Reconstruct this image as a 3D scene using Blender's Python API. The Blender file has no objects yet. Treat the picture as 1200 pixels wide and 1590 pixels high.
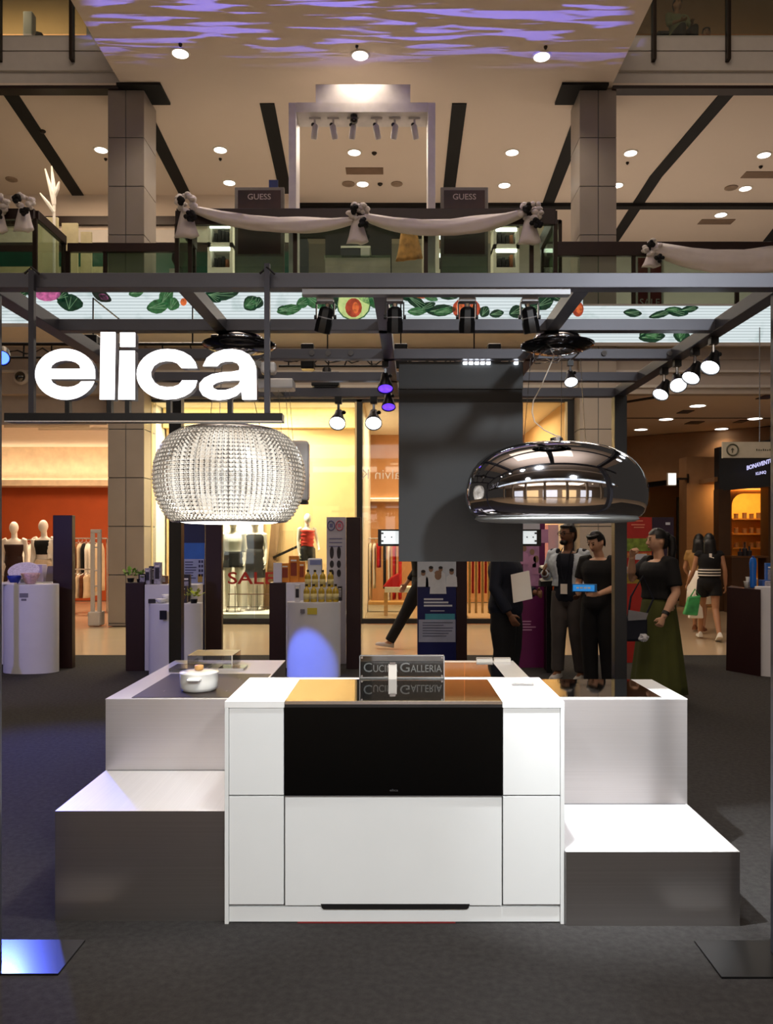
import bpy, bmesh, math, random
from mathutils import Vector, Matrix

SC = bpy.context.scene
C = SC.collection
RND = random.Random(11)
PI = math.pi

# ------------------------------------------------------------------ camera
F, CU, CV, EYE = 1250.0, 612.0, 838.0, 1.59     # focal length in px of the 1200x1590 frame, principal point, eye height
cam_d = bpy.data.cameras.new('camera')
cam = bpy.data.objects.new('camera', cam_d)
C.objects.link(cam)
cam.location = (0, 0, EYE)
cam.rotation_euler = (PI / 2, 0, 0)
cam_d.sensor_fit = 'VERTICAL'
cam_d.sensor_height = 36.0
cam_d.lens = F * 36.0 / 1590.0
cam_d.shift_x = (600.0 - CU) / 1590.0
cam_d.shift_y = (CV - 795.0) / 1590.0
cam_d.clip_end = 200
SC.camera = cam

# ------------------------------------------------------------------ view, world
SC.view_settings.view_transform = 'Standard'
SC.view_settings.look = 'None'
SC.view_settings.gamma = 1.0
SC.view_settings.use_curve_mapping = False
SC.view_settings.exposure = 0.0
SC.cycles.max_bounces = 7
SC.cycles.diffuse_bounces = 3
SC.cycles.glossy_bounces = 4
SC.cycles.transmission_bounces = 6
SC.cycles.transparent_max_bounces = 10
SC.cycles.caustics_reflective = False
SC.cycles.caustics_refractive = False
SC.cycles.sample_clamp_indirect = 4.0
world = bpy.data.worlds.new('mall_ambient')
SC.world = world
world.use_nodes = True
bg = world.node_tree.nodes['Background']
bg.inputs['Color'].default_value = (1.0, 0.86, 0.74, 1)
bg.inputs['Strength'].default_value = 0.04


def add_light(kind, name, loc, target=None, power=100, col=(1, 1, 1), size=0.1, size_y=None, angle=60, blend=0.5, parent=None):
    d = bpy.data.lights.new(name, kind)
    d.energy = power
    d.color = col
    o = bpy.data.objects.new(name, d)
    C.objects.link(o)
    if kind == 'SPOT':
        d.spot_size = math.radians(angle)
        d.spot_blend = blend
        d.shadow_soft_size = size
    elif kind == 'AREA':
        d.size = size
        if size_y:
            d.shape = 'RECTANGLE'
            d.size_y = size_y
    else:
        d.shadow_soft_size = size
    loc = Vector(loc)
    if parent:
        o.parent = parent
        o.location = loc - root_loc(parent)
    else:
        o.location = loc
    if target is not None:
        o.rotation_euler = (Vector(target) - loc).to_track_quat('-Z', 'Y').to_euler()
    return o


WARM = (1.0, 0.74, 0.50)
WARM2 = (1.0, 0.84, 0.66)
COOL = (0.93, 0.97, 1.0)
BLUE = (0.10, 0.16, 1.0)
PURPLE = (0.33, 0.22, 1.0)

# stage wash lamps that hang in the atrium behind the visitor and light the stand
add_light('SPOT', 'stage_wash_light', (2.6, -2.2, 4.6), (0.75, 3.4, 1.0), 1130, COOL, 0.25, angle=38, blend=1.0)
add_light('SPOT', 'stage_wash_light', (-2.0, -2.6, 4.8), (-0.1, 3.4, 0.55), 600, COOL, 0.25, angle=27, blend=1.0)
# blue washes of the neighbouring event on the carpet and the pedestals
add_light('SPOT', 'blue_wash_light', (-1.9, 5.9, 3.2), (-0.98, 9.2, 0.16), 1300, (0.10, 0.19, 1.0), 0.03, angle=9, blend=0.5)
add_light('SPOT', 'blue_wash_light', (-6.0, 5.4, 3.2), (-3.6, 9.4, 0.5), 270, (0.34, 0.32, 1.0), 0.1, angle=44, blend=0.6)
# added, unseen area fills standing in for the mall's general lighting
add_light('AREA', 'aisle_fill', (0.0, 12.6, 5.1), (0, 12.6, 0), 190, WARM2, 9.0, 0.5)
add_light('AREA', 'atrium_fill', (0.0, 4.0, 14.0), (0, 9.0, 0), 330, WARM2, 8.0, 8.0)
add_light('AREA', 'ceiling_up_fill', (0.0, -1.0, 12.5), (0, -1.0, 16), 900, (1.0, .92, .9), 14.0, 10.0)  # added upward fill, brightens the unseen atrium ceiling mirrored in the chrome hood
add_light('AREA', 'near_side_fill', (0.0, -8.5, 5.0), (0, -8.5, 0), 420, WARM2, 12.0, 3.0)


# ------------------------------------------------------------------ helpers
def X(u, Y):
    return (u - CU) * Y / F


def Z(v, Y):
    return EYE - (v - CV) * Y / F


def at(u, v, Y):
    return Vector((X(u, Y), Y, Z(v, Y)))


def lin(c):
    r = []
    for x in c[:3]:
        x = x / 255.0
        r.append(x / 12.92 if x <= 0.04045 else ((x + 0.055) / 1.055) ** 2.4)
    return (r[0], r[1], r[2], 1.0)


def mat(name, col, rough=0.5, metal=0.0, emit=0.0, vary=0.08, nscale=6.0, bump=0.0, bscale=60.0, trans=0.0, alpha=1.0,
        coat=0.0, stretch=None, spec=0.5, ior=1.45, aniso=0.0):
    m = bpy.data.materials.new(name)
    m.use_nodes = True
    nt = m.node_tree
    p = nt.nodes['Principled BSDF']
    c = lin(col)
    tc = nt.nodes.new('ShaderNodeTexCoord')
    mp = nt.nodes.new('ShaderNodeMapping')
    nt.links.new(tc.outputs['Object'], mp.inputs['Vector'])
    if stretch:
        mp.inputs['Scale'].default_value = stretch
    nz = nt.nodes.new('ShaderNodeTexNoise')
    nz.inputs['Scale'].default_value = nscale
    nz.inputs['Detail'].default_value = 4
    nt.links.new(mp.outputs['Vector'], nz.inputs['Vector'])
    rp = nt.nodes.new('ShaderNodeValToRGB')
    rp.color_ramp.elements[0].position = 0.3
    rp.color_ramp.elements[1].position = 0.7
    rp.color_ramp.elements[0].color = (c[0] * (1 - vary), c[1] * (1 - vary), c[2] * (1 - vary), 1)
    rp.color_ramp.elements[1].color = (min(1, c[0] * (1 + vary)), min(1, c[1] * (1 + vary)), min(1, c[2] * (1 + vary)), 1)
    nt.links.new(nz.outputs['Fac'], rp.inputs['Fac'])
    nt.links.new(rp.outputs['Color'], p.inputs['Base Color'])
    p.inputs['Roughness'].default_value = rough
    p.inputs['Metallic'].default_value = metal
    p.inputs['IOR'].default_value = ior
    p.inputs['Specular IOR Level'].default_value = spec
    p.inputs['Anisotropic'].default_value = aniso
    if trans:
        p.inputs['Transmission Weight'].default_value = trans
    if coat:
        p.inputs['Coat Weight'].default_value = coat
        p.inputs['Coat Roughness'].default_value = 0.04
    if alpha < 1:
        p.inputs['Alpha'].default_value = alpha
    if emit:
        nt.links.new(rp.outputs['Color'], p.inputs['Emission Color'])
        p.inputs['Emission Strength'].default_value = emit
    if bump:
        n2 = nt.nodes.new('ShaderNodeTexNoise')
        n2.inputs['Scale'].default_value = bscale
        n2.inputs['Detail'].default_value = 3
        nt.links.new(mp.outputs['Vector'], n2.inputs['Vector'])
        b = nt.nodes.new('ShaderNodeBump')
        b.inputs['Strength'].default_value = bump
        b.inputs['Distance'].default_value = 0.01
        nt.links.new(n2.outputs['Fac'], b.inputs['Height'])
        nt.links.new(b.outputs['Normal'], p.inputs['Normal'])
    return m


def glass_mat(name, col, fac=0.12, rough=0.02):
    """Thin sheet of clear glass or acrylic: mostly see-through with a mirror glint."""
    m = bpy.data.materials.new(name)
    m.use_nodes = True
    nt = m.node_tree
    nt.nodes.remove(nt.nodes['Principled BSDF'])
    out = nt.nodes['Material Output']
    tr = nt.nodes.new('ShaderNodeBsdfTransparent')
    tr.inputs['Color'].default_value = lin(col)
    gl = nt.nodes.new('ShaderNodeBsdfGlossy')
    gl.inputs['Roughness'].default_value = rough
    lw = nt.nodes.new('ShaderNodeLayerWeight')
    lw.inputs['Blend'].default_value = 0.35
    mr = nt.nodes.new('ShaderNodeMapRange')
    mr.inputs['To Min'].default_value = fac * 0.45
    mr.inputs['To Max'].default_value = min(1, fac * 4)
    nt.links.new(lw.outputs['Fresnel'], mr.inputs['Value'])
    mx = nt.nodes.new('ShaderNodeMixShader')
    nt.links.new(mr.outputs['Result'], mx.inputs['Fac'])
    nt.links.new(tr.outputs['BSDF'], mx.inputs[1])
    nt.links.new(gl.outputs['BSDF'], mx.inputs[2])
    nt.links.new(mx.outputs['Shader'], out.inputs['Surface'])
    return m


def root_loc(o):
    while o.parent is not None:
        o = o.parent
    return o.location.copy()


def tag(o, label=None, cat=None, group=None, kind=None):
    if label:
        o['label'] = label
    if cat:
        o['category'] = cat
    if group:
        o['group'] = group
    if kind:
        o['kind'] = kind
    return o


def thing(name, label, cat, loc=(0, 0, 0), rotz=0.0, group=None):
    o = bpy.data.objects.new(name, None)
    o.empty_display_size = 0.1
    C.objects.link(o)
    o.location = loc
    o.rotation_euler = (0, 0, rotz)
    return tag(o, label, cat, group)


def dup(root, loc=None, rotz=None, label=None, group=None):
    r = root.copy()
    C.objects.link(r)
    if loc is not None:
        r.location = loc
    if rotz is not None:
        r.rotation_euler = (0, 0, rotz)
    if label:
        r['label'] = label
    if group:
        r['group'] = group

    def kids(a, b):
        for ch in list(a.children):
            c = ch.copy()
            C.objects.link(c)
            c.parent = b
            kids(ch, c)
    kids(root, r)
    return r


class MB:
    """Collects shapes into one mesh."""

    def __init__(self):
        self.v = []
        self.f = []

    def box(self, x0, x1, y0, y1, z0, z1):
        b = len(self.v)
        self.v += [(x0, y0, z0), (x1, y0, z0), (x1, y1, z0), (x0, y1, z0), (x0, y0, z1), (x1, y0, z1), (x1, y1, z1), (x0, y1, z1)]
        self.f += [tuple(b + i for i in q) for q in ((0, 3, 2, 1), (4, 5, 6, 7), (0, 1, 5, 4), (1, 2, 6, 5), (2, 3, 7, 6), (3, 0, 4, 7))]
        return self

    def hexa(self, pts):
        """Box from eight free corners in the order of box()."""
        b = len(self.v)
        self.v += [tuple(p) for p in pts]
        self.f += [tuple(b + i for i in q) for q in ((0, 3, 2, 1), (4, 5, 6, 7), (0, 1, 5, 4), (1, 2, 6, 5), (2, 3, 7, 6), (3, 0, 4, 7))]
        return self

    def bar(self, p, q, w, h=None, up=(0, 0, 1)):
        p, q = Vector(p), Vector(q)
        d = (q - p).normalized()
        u = Vector(up)
        if abs(d.dot(u)) > 0.95:
            u = Vector((0, 1, 0))
        s = d.cross(u).normalized() * (w / 2)
        t = s.cross(d).normalized() * ((h or w) / 2)
        b = len(self.v)
        for c in (p, q):
            self.v += [tuple(c - s - t), tuple(c + s - t), tuple(c + s + t), tuple(c - s + t)]
        self.f += [tuple(b + i for i in k) for k in ((0, 1, 2, 3), (7, 6, 5, 4), (0, 4, 5, 1), (1, 5, 6, 2), (2, 6, 7, 3), (3, 7, 4, 0))]
        return self

    def rings(self, rings, cap=True, closed=False):
        """rings: lists of points of the same length; lofted."""
        b = len(self.v)
        n = len(rings[0])
        for r in rings:
            self.v += [tuple(p) for p in r]
        for i in range(len(rings) - 1):
            for j in range(n):
                k = (j + 1) % n
                self.f.append((b + i * n + j, b + i * n + k, b + (i + 1) * n + k, b + (i + 1) * n + j))
        if cap:
            self.f.append(tuple(b + j for j in reversed(range(n))))
            e = b + (len(rings) - 1) * n
            self.f.append(tuple(e + j for j in range(n)))
        return self

    def tube(self, pts, r, seg=10, cap=True):
        pts = [Vector(p) for p in pts]
        rr = r if isinstance(r, (list, tuple)) else [r] * len(pts)
        ref = None
        R = []
        for i, p in enumerate(pts):
            d = (pts[min(i + 1, len(pts) - 1)] - pts[max(i - 1, 0)])
            d = d.normalized() if d.length > 1e-9 else Vector((0, 0, 1))
            if ref is None:
                ref = Vector((1, 0, 0)) if abs(d.x) < 0.9 else Vector((0, 1, 0))
            s = d.cross(ref)
            if s.length < 1e-6:
                s = d.cross(Vector((0, 1, 0.3)))
            s.normalize()
            t = s.cross(d).normalized()
            ref = t.cross(s).cross(s) if False else ref
            R.append([p + s * (math.cos(2 * PI * k / seg) * rr[i]) + t * (math.sin(2 * PI * k / seg) * rr[i]) for k in range(seg)])
        return self.rings(R, cap)

    def cyl(self, p, q, r, r2=None, seg=16):
        return self.tube([p, q], [r, r if r2 is None else r2], seg)

    def lathe(self, prof, c=(0, 0, 0), seg=32, sx=1.0, sy=1.0, axis=None):
        """prof: (r, z) pairs bottom to top; axis: optional Matrix for orientation."""
        R = []
        c = Vector(c)
        for r, z in prof:
            r = max(r, 1e-5)
            ring = []
            for k in range(seg):
                a = 2 * PI * k / seg
                p = Vector((math.cos(a) * r * sx, math.sin(a) * r * sy, z))
                if axis is not None:
                    p = axis @ p
                ring.append(c + p)
            R.append(ring)
        return self.rings(R, True)

    def ball(self, c, rx, ry=None, rz=None, seg=14, ring=9):
        ry = ry or rx
        rz = rz or rx
        c = Vector(c)
        R = []
        for i in range(1, ring):
            t = PI * i / ring
            R.append([c + Vector((math.sin(t) * math.cos(2 * PI * k / seg) * rx, math.sin(t) * math.sin(2 * PI * k / seg) * ry, -math.cos(t) * rz)) for k in range(seg)])
        return self.rings(R, True)

    def prism(self, poly, y0, y1):
        """poly: (x, z) pairs, extruded along y from y0 (front) to y1."""
        n = len(poly)
        b = len(self.v)
        self.v += [(x, y0, z) for x, z in poly] + [(x, y1, z) for x, z in poly]
        self.f.append(tuple(b + i for i in range(n)))
        self.f.append(tuple(b + n + i for i in reversed(range(n))))
        for i in range(n):
            j = (i + 1) % n
            self.f.append((b + i, b + n + i, b + n + j, b + j))
        return self

    def quad(self, a, b_, c, d):
        b = len(self.v)
        self.v += [tuple(a), tuple(b_), tuple(c), tuple(d)]
        self.f.append((b, b + 1, b + 2, b + 3))
        return self

    def build(self, name, m, parent=None, smooth=False, bevel=0.0, world=True, kind=None, label=None, remesh=0.0, soft=0, subsurf=0, auto=None):
        me = bpy.data.meshes.new(name)
        off = root_loc(parent) if (parent is not None and world) else Vector((0, 0, 0))
        me.from_pydata([(p[0] - off.x, p[1] - off.y, p[2] - off.z) for p in self.v], [], self.f)
        bm = bmesh.new()
        bm.from_mesh(me)
        bmesh.ops.recalc_face_normals(bm, faces=bm.faces)
        bm.to_mesh(me)
        bm.free()
        me.materials.append(m)
        if smooth:
            me.polygons.foreach_set('use_smooth', [True] * len(me.polygons))
        if auto:
            me.polygons.foreach_set('use_smooth', [True] * len(me.polygons))
            me.set_sharp_from_angle(angle=math.radians(auto))
        o = bpy.data.objects.new(name, me)
        C.objects.link(o)
        if parent is not None:
            o.parent = parent
        if bevel:
            b = o.modifiers.new('bevel', 'BEVEL')
            b.width = bevel
            b.segments = 2
            b.limit_method = 'ANGLE'
        if remesh:
            r = o.modifiers.new('remesh', 'REMESH')
            r.mode = 'VOXEL'
            r.voxel_size = remesh
            r.use_smooth_shade = True
            if soft:
                s = o.modifiers.new('smooth', 'SMOOTH')
                s.factor = 0.5
                s.iterations = soft
        if subsurf:
            s = o.modifiers.new('subsurf', 'SUBSURF')
            s.levels = s.render_levels = subsurf
        if kind:
            o['kind'] = kind
        if label:
            o['label'] = label
        return o


def solid(name, label, cat, mb, m, group=None, **kw):
    """A top-level thing that is one mesh."""
    o = mb.build(name, m, **kw)
    return tag(o, label, cat, group)


def struct(name, mb, m, parent=None, **kw):
    o = mb.build(name, m, parent, **kw)
    if parent is None:
        o['kind'] = 'structure'
    return o


def text_mesh(s, bold=0.0, extrude=0.0, spacing=1.0):
    cu = bpy.data.curves.new('lettering', 'FONT')
    cu.body = s
    cu.size = 1.0
    cu.offset = bold
    cu.extrude = extrude
    cu.resolution_u = 3
    cu.space_character = spacing
    o = bpy.data.objects.new('lettering_tmp', cu)
    C.objects.link(o)
    dg = bpy.context.evaluated_depsgraph_get()
    me = bpy.data.meshes.new_from_object(o.evaluated_get(dg))
    bpy.data.objects.remove(o)
    bpy.data.curves.remove(cu)
    return me


def lettering(s, x0, x1, z0, z1, y, m, parent=None, name='lettering', bold=0.0, extrude=0.02, mirror=False, slope=0.0, label=None):
    """Text standing in the xz plane at depth y, facing -y, fitted to the box x0..x1, z0..z1."""
    me = text_mesh(s, bold, extrude)
    xs = [v.co.x for v in me.vertices]
    ys = [v.co.y for v in me.vertices]
    a, b, c, d = min(xs), max(xs), min(ys), max(ys)
    off = root_loc(parent) if parent is not None else Vector((0, 0, 0))
    k = (z1 - z0) / (d - c)
    for v in me.vertices:
        t = (v.co.x - a) / (b - a)
        if mirror:
            t = 1 - t
        x = x0 + t * (x1 - x0)
        z = z0 + (v.co.y - c) * k + slope * (x - x0)
        v.co = (x - off.x, y - v.co.z * k - off.y, z - off.z)
    if mirror:
        me.flip_normals()
    me.materials.clear()
    me.materials.append(m)
    o = bpy.data.objects.new(name, me)
    C.objects.link(o)
    if parent is not None:
        o.parent = parent
    if label:
        o['label'] = label
    return o


def outline_mesh(loops, extrude):
    """2-D outline with holes -> extruded mesh (xy plane)."""
    cu = bpy.data.curves.new('outline', 'CURVE')
    cu.dimensions = '2D'
    cu.fill_mode = 'BOTH'
    cu.extrude = extrude
    for lp in loops:
        sp = cu.splines.new('POLY')
        sp.points.add(len(lp) - 1)
        for p, q in zip(sp.points, lp):
            p.co = (q[0], q[1], 0, 1)
        sp.use_cyclic_u = True
    o = bpy.data.objects.new('outline_tmp', cu)
    C.objects.link(o)
    dg = bpy.context.evaluated_depsgraph_get()
    me = bpy.data.meshes.new_from_object(o.evaluated_get(dg))
    bpy.data.objects.remove(o)
    bpy.data.curves.remove(cu)
    return me


def arc(cx, cy, rx, ry, a0, a1, n=14):
    return [(cx + rx * math.cos(math.radians(a0 + (a1 - a0) * i / n)), cy + ry * math.sin(math.radians(a0 + (a1 - a0) * i / n))) for i in range(n + 1)]


def grp(n):
    return ['first', 'second', 'third', 'fourth', 'fifth', 'sixth', 'seventh', 'eighth', 'ninth', 'tenth', 'eleventh', 'twelfth'][n]


# ------------------------------------------------------------------ materials
M = {}
M['carpet'] = mat('charcoal_carpet', (62, 60, 59), 0.95, vary=0.2, nscale=34, bump=0.6, bscale=160, spec=0.1)
M['tile'] = mat('beige_polished_floor', (196, 172, 142), 0.16, vary=0.05, nscale=0.6)
M['white'] = mat('white_lacquer', (226, 228, 227), 0.32, vary=0.01)
M['white_top'] = mat('white_solid_surface', (236, 236, 234), 0.28, vary=0.015)
M['steel'] = mat('brushed_aluminium', (186, 182, 180), 0.33, metal=0.97, vary=0.05, nscale=3, stretch=(0.3, 0.3, 60), aniso=0.4)
M['grey_top'] = mat('grey_solid_top', (190, 186, 182), 0.32, vary=0.02)
M['riser'] = mat('brushed_riser', (204, 201, 202), 0.38, metal=0.78, vary=0.04, nscale=3, stretch=(0.3, 0.3, 60))
M['tread'] = mat('satin_metal_tread', (222, 220, 222), 0.34, metal=0.35, vary=0.03, nscale=3, stretch=(60, 0.3, 1))
M['seam'] = mat('dark_joint', (96, 96, 98), 0.6)
M['black_glass'] = mat('black_glass', (4, 4, 5), 0.03, vary=0.0, spec=0.9, coat=0.6)
M['black_front'] = mat('black_front_glass', (2, 2, 2), 0.35, vary=0.0, spec=0.15)
M['hob_matte'] = mat('brown_matte_hob', (44, 35, 32), 0.45, vary=0.08, spec=0.22)
M['silver'] = mat('silver_metal', (200, 200, 202), 0.22, metal=1.0, vary=0.02)
M['chrome'] = mat('chrome', (205, 205, 210), 0.035, metal=1.0, vary=0.0)
M['beam'] = mat('dark_steel_beam', (84, 85, 94), 0.42, metal=0.35, vary=0.06)
M['black'] = mat('black_paint', (14, 14, 15), 0.5, vary=0.05)
M['black_metal'] = mat('black_metal', (18, 18, 20), 0.35, metal=0.4, vary=0.05)
M['panel_grey'] = mat('dark_grey_panel', (56, 59, 62), 0.5, vary=0.02)
M['track'] = mat('grey_track', (150, 152, 158), 0.4, metal=0.4)
M['face_lit'] = mat('lit_sign_face', (255, 253, 255), 0.4, emit=2.2, vary=0.0)
M['return'] = mat('sign_return', (120, 118, 128), 0.4, metal=0.4)
M['lamp'] = mat('lamp_white', (255, 250, 242), 0.4, emit=6.0, vary=0.0)
M['lamp_warm'] = mat('lamp_warm', (255, 236, 205), 0.4, emit=4.0, vary=0.0)
M['lamp_cool'] = mat('lamp_cool', (244, 249, 255), 0.4, emit=8.0, vary=0.0)
M['lamp_purple'] = mat('lamp_purple', (90, 50, 255), 0.4, emit=2.5, vary=0.3, nscale=40)
M['lamp_blue'] = mat('lamp_blue', (60, 90, 255), 0.4, emit=6.0, vary=0.0)
M['glass'] = glass_mat('clear_glass', (232, 240, 234), 0.10)
M['glass_green'] = glass_mat('greenish_glass', (226, 238, 228), 0.07)
M['acrylic'] = glass_mat('clear_acrylic', (235, 238, 238), 0.22)
M['clad'] = mat('grey_stone_cladding', (150, 140, 130), 0.35, vary=0.05, nscale=2)
M['ceiling'] = mat('painted_ceiling', (226, 210, 194), 0.8, vary=0.015, nscale=0.7)
M['slot'] = mat('ceiling_slot_black', (8, 6, 5), 0.7)
M['fascia'] = mat('pale_fascia', (196, 190, 184), 0.6, vary=0.03)
M['bulk'] = mat('bulkhead_grey', (176, 164, 154), 0.7, vary=0.03)
M['rail'] = mat('dark_wood_rail', (38, 20, 16), 0.4, vary=0.2)
M['bracket'] = mat('bronze_bracket', (44, 34, 26), 0.4, metal=0.5)
M['cloth_white'] = mat('white_sheer_cloth', (222, 214, 210), 0.85, vary=0.04)
M['flower_black'] = mat('black_silk', (10, 8, 10), 0.8)
M['maroon'] = mat('maroon_laminate', (36, 7, 10), 0.45, vary=0.08)
M['ped'] = mat('white_pedestal', (214, 214, 220), 0.4, vary=0.02)
M['yellow_wall'] = mat('ochre_wall', (226, 184, 130), 0.8, vary=0.03)
M['orange_wall'] = mat('burnt_orange_wall', (178, 76, 26), 0.7, vary=0.1, nscale=1.5)
M['tan_wall'] = mat('tan_wall', (196, 140, 96), 0.8, vary=0.05)
M['shop_white'] = mat('shop_white', (244, 236, 224), 0.6, vary=0.02)
M['brown_wall'] = mat('brown_corridor_wall', (150, 112, 76), 0.7, vary=0.05)
M['wood'] = mat('light_wood', (206, 158, 96), 0.5, vary=0.15, nscale=20, stretch=(1, 1, 8))
M['porcelain'] = mat('white_porcelain', (236, 236, 230), 0.18, vary=0.01, coat=0.4)
M['red'] = mat('red_cloth', (190, 16, 22), 0.8)
M['red_sign'] = mat('dark_red_print', (132, 22, 20), 0.5)
M['cream'] = mat('cream_cloth', (232, 208, 176), 0.85, vary=0.1)
M['brown_cloth'] = mat('brown_cloth', (120, 70, 40), 0.85, vary=0.25, nscale=14)
M['black_cloth'] = mat('black_cloth', (12, 11, 13), 0.85, vary=0.1)
M['navy'] = mat('navy_cloth', (16, 20, 34), 0.85, vary=0.1)
M['mann'] = mat('white_mannequin', (240, 228, 214), 0.35, vary=0.01)
# ================================================================== structure
YP = 14.8                     # front of the stone pillars
YF = 15.3                     # shop front
ZC = 9.9                      # second-floor ceiling
ZS0, ZS1 = 5.18, 5.90         # first slab: soffit and top

struct('floor', MB().box(-16, 16, -14, 26, -0.2, -0.012), M['tile'])
struct('floor_carpet', MB().box(-9, 9, -0.4, 11.1, -0.012, 0.0), M['carpet'])

# upper slab, set back at both ends
struct('floor_upper', MB().box(-12, 3.14, 13.42, 22.5, ZS0, ZS1).box(3.14, 12, 14.72, 24, ZS0, ZS1), M['fascia'])

# soffit that projects over the void, and the ceiling behind it
XS0, XS1 = -4.98, 3.98
soffit = struct('ceiling_soffit', MB().box(XS0, XS1, 9.6, 15.3, ZC, ZC + 0.95), M['ceiling'])
ceil_up = struct('ceiling_upper', MB().box(-14, XS0, 14.74, 19.4, ZC, ZC + .05).box(XS1, 14, 14.74, 22.6, ZC, ZC + .05)
                 .box(XS0, XS1, 15.3, 19.4, ZC + 0.0, ZC + .05).box(-2.4, XS1, 19.4, 22.6, ZC, ZC + .05), M['ceiling'])
for (xa, ya, xb, yb) in ((-7.12, 14.76, -7.62, 19.4), (-4.86, 15.6, -5.03, 19.4), (-2.42, 15.32, -2.6, 19.3), (1.24, 15.32, 1.31, 19.6),
                         (3.66, 15.7, 3.80, 19.95), (6.2, 14.9, 5.98, 18.4), (5.98, 18.4, 6.1, 22.4), (10.1, 20.6, 10.4, 22.4)):
    w = .14
    MB().hexa([(xa - w, ya, ZC - .02), (xa + w, ya, ZC - .02), (xb + w, yb, ZC - .02), (xb - w, yb, ZC - .02),
               (xa - w, ya, ZC - .001), (xa + w, ya, ZC - .001), (xb + w, yb, ZC - .001), (xb - w, yb, ZC - .001)]).build('light_slot', M['slot'], ceil_up)
MB().box(-2.4, 12, 19.85, 20.05, ZC - .09, ZC - .002).build('cross_slot', M['slot'], ceil_up)
for (u, v, w) in ((566, 265, 58), (1187, 271, 66), (1112, 344, 52)):
    Y = F * (ZC - EYE) / (CV - v)
    MB().box(X(u - w / 2, Y), X(u + w / 2, Y), Y - .16, Y + .16, ZC - .015, ZC - .001).build('air_vent', mat('vent_bronze', (128, 104, 84), .6), ceil_up)
for (u, v, r) in ((541, 285, 10), (616, 285, 9), (590, 285, 4), (1135, 291, 10), (581, 237, 4), (1181, 258, 3), (164, 246, 2.5), (342, 246, 2.5), (66, 203, 5),
                  (280, 68, 3), (554, 71, 2.5), (847, 72, 3), (18, 278, 9), (974, 252, 2.5)):
    Y = F * (ZC - EYE) / (CV - v)
    k = Y / F
    MB().lathe([(r * k * .5, -.05), (r * k, -.02), (r * k, 0)], (X(u, Y), Y, ZC - .001), 12).build('ceiling_sensor', M['bracket'] if r < 7 else mat('speaker_grille', (150, 128, 108), .7),
                                                                                         soffit if v < 100 else ceil_up)

# third-floor slab edges at both sides
for nm, xa, xb in (('trim_1', -14, XS0 - .02), ('trim_2', XS1 + .02, 14)):
    zf = ZC - .02
    t = struct(nm, MB().box(xa, xb, 14.70, 14.95, zf + .28, 10.50).box(xa, xb, 14.73, 14.95, 10.5, 10.525).box(xa, xb, 14.70, 14.95, 10.525, 10.80)
               .box(xa, xb, 14.76, 14.95, zf + .03, zf + .28), M['fascia'])
    MB().box(xa, xb, 14.74, 14.97, zf - .03, zf + .03).build('shadow_gap', M['rail'], t)
struct('floor_third', MB().box(-14, XS0 - .02, 14.96, 20, 10.0, 10.80).box(XS1 + .02, 14, 14.96, 20, 10.0, 10.80), M['fascia'])
struct('wall_third_left', MB().box(-14, XS0, 19, 19.2, 10.8, 15), M['yellow_wall'])
struct('wall_third_right', MB().box(XS1, 14, 20, 20.2, 10.8, 15), M['brown_wall'])


# ---- pillars: a core and proud cladding panels
def pillar(name, x0, x1, y0, side, z1):
    core = struct(name, MB().box(x0 + .015, x1 - .015, y0 + .015, y0 + .75, 0, z1), M['seam'])
    core['kind'] = 'structure'
    xm = (x0 + x1) / 2
    zs = [0.0] + [0.05 + .893 * k for k in range(0, 12)]
    zs = [z for z in zs if z < z1 - .05] + [z1]
    g = .008
    for a, b in zip(zs[:-1], zs[1:]):
        for xa, xb in ((x0, xm), (xm, x1)):
            MB().box(xa + g, xb - g, y0, y0 + .02, a + g, b - g).build('cladding_panel', M['clad'], core)
        xs = (x1 - .02, x1) if side > 0 else (x0, x0 + .02)
        MB().box(xs[0], xs[1], y0 + g, y0 + .75, a + g, b - g).build('cladding_panel', M['clad'], core)
    return core


p1 = pillar('pillar', -5.27, -4.60, YP, 1, ZC - .02)
p2 = pillar('pillar', 3.41, 4.09, YP, -1, ZC - .02)
for p, xa, xb in ((p1, -5.05, -4.25), (p2, 3.05, 3.9)):
    MB().box(xa, xb, 14.62, 15.3, ZC - .05, ZC - .004).build('capital_plate', M['slot'], p)

# ---- bulkhead over the shop fronts
bulk = struct('wall_bulkhead', MB().box(-14, 14, 15.02, 15.24, 4.31, ZS0).box(-14, -5.45, 15.24, 15.3, 3.77, 4.31).box(-14, 14, 14.98, 15.02, 4.95, 5.02), M['bulk'])
MB().box(-14, 14, 14.94, 15.02, 4.70, 4.74).build('cornice', M['fascia'], bulk)
MB().box(-5.45, 14, 14.96, 15.02, 4.42, 4.47).build('cornice', M['fascia'], bulk)

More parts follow.
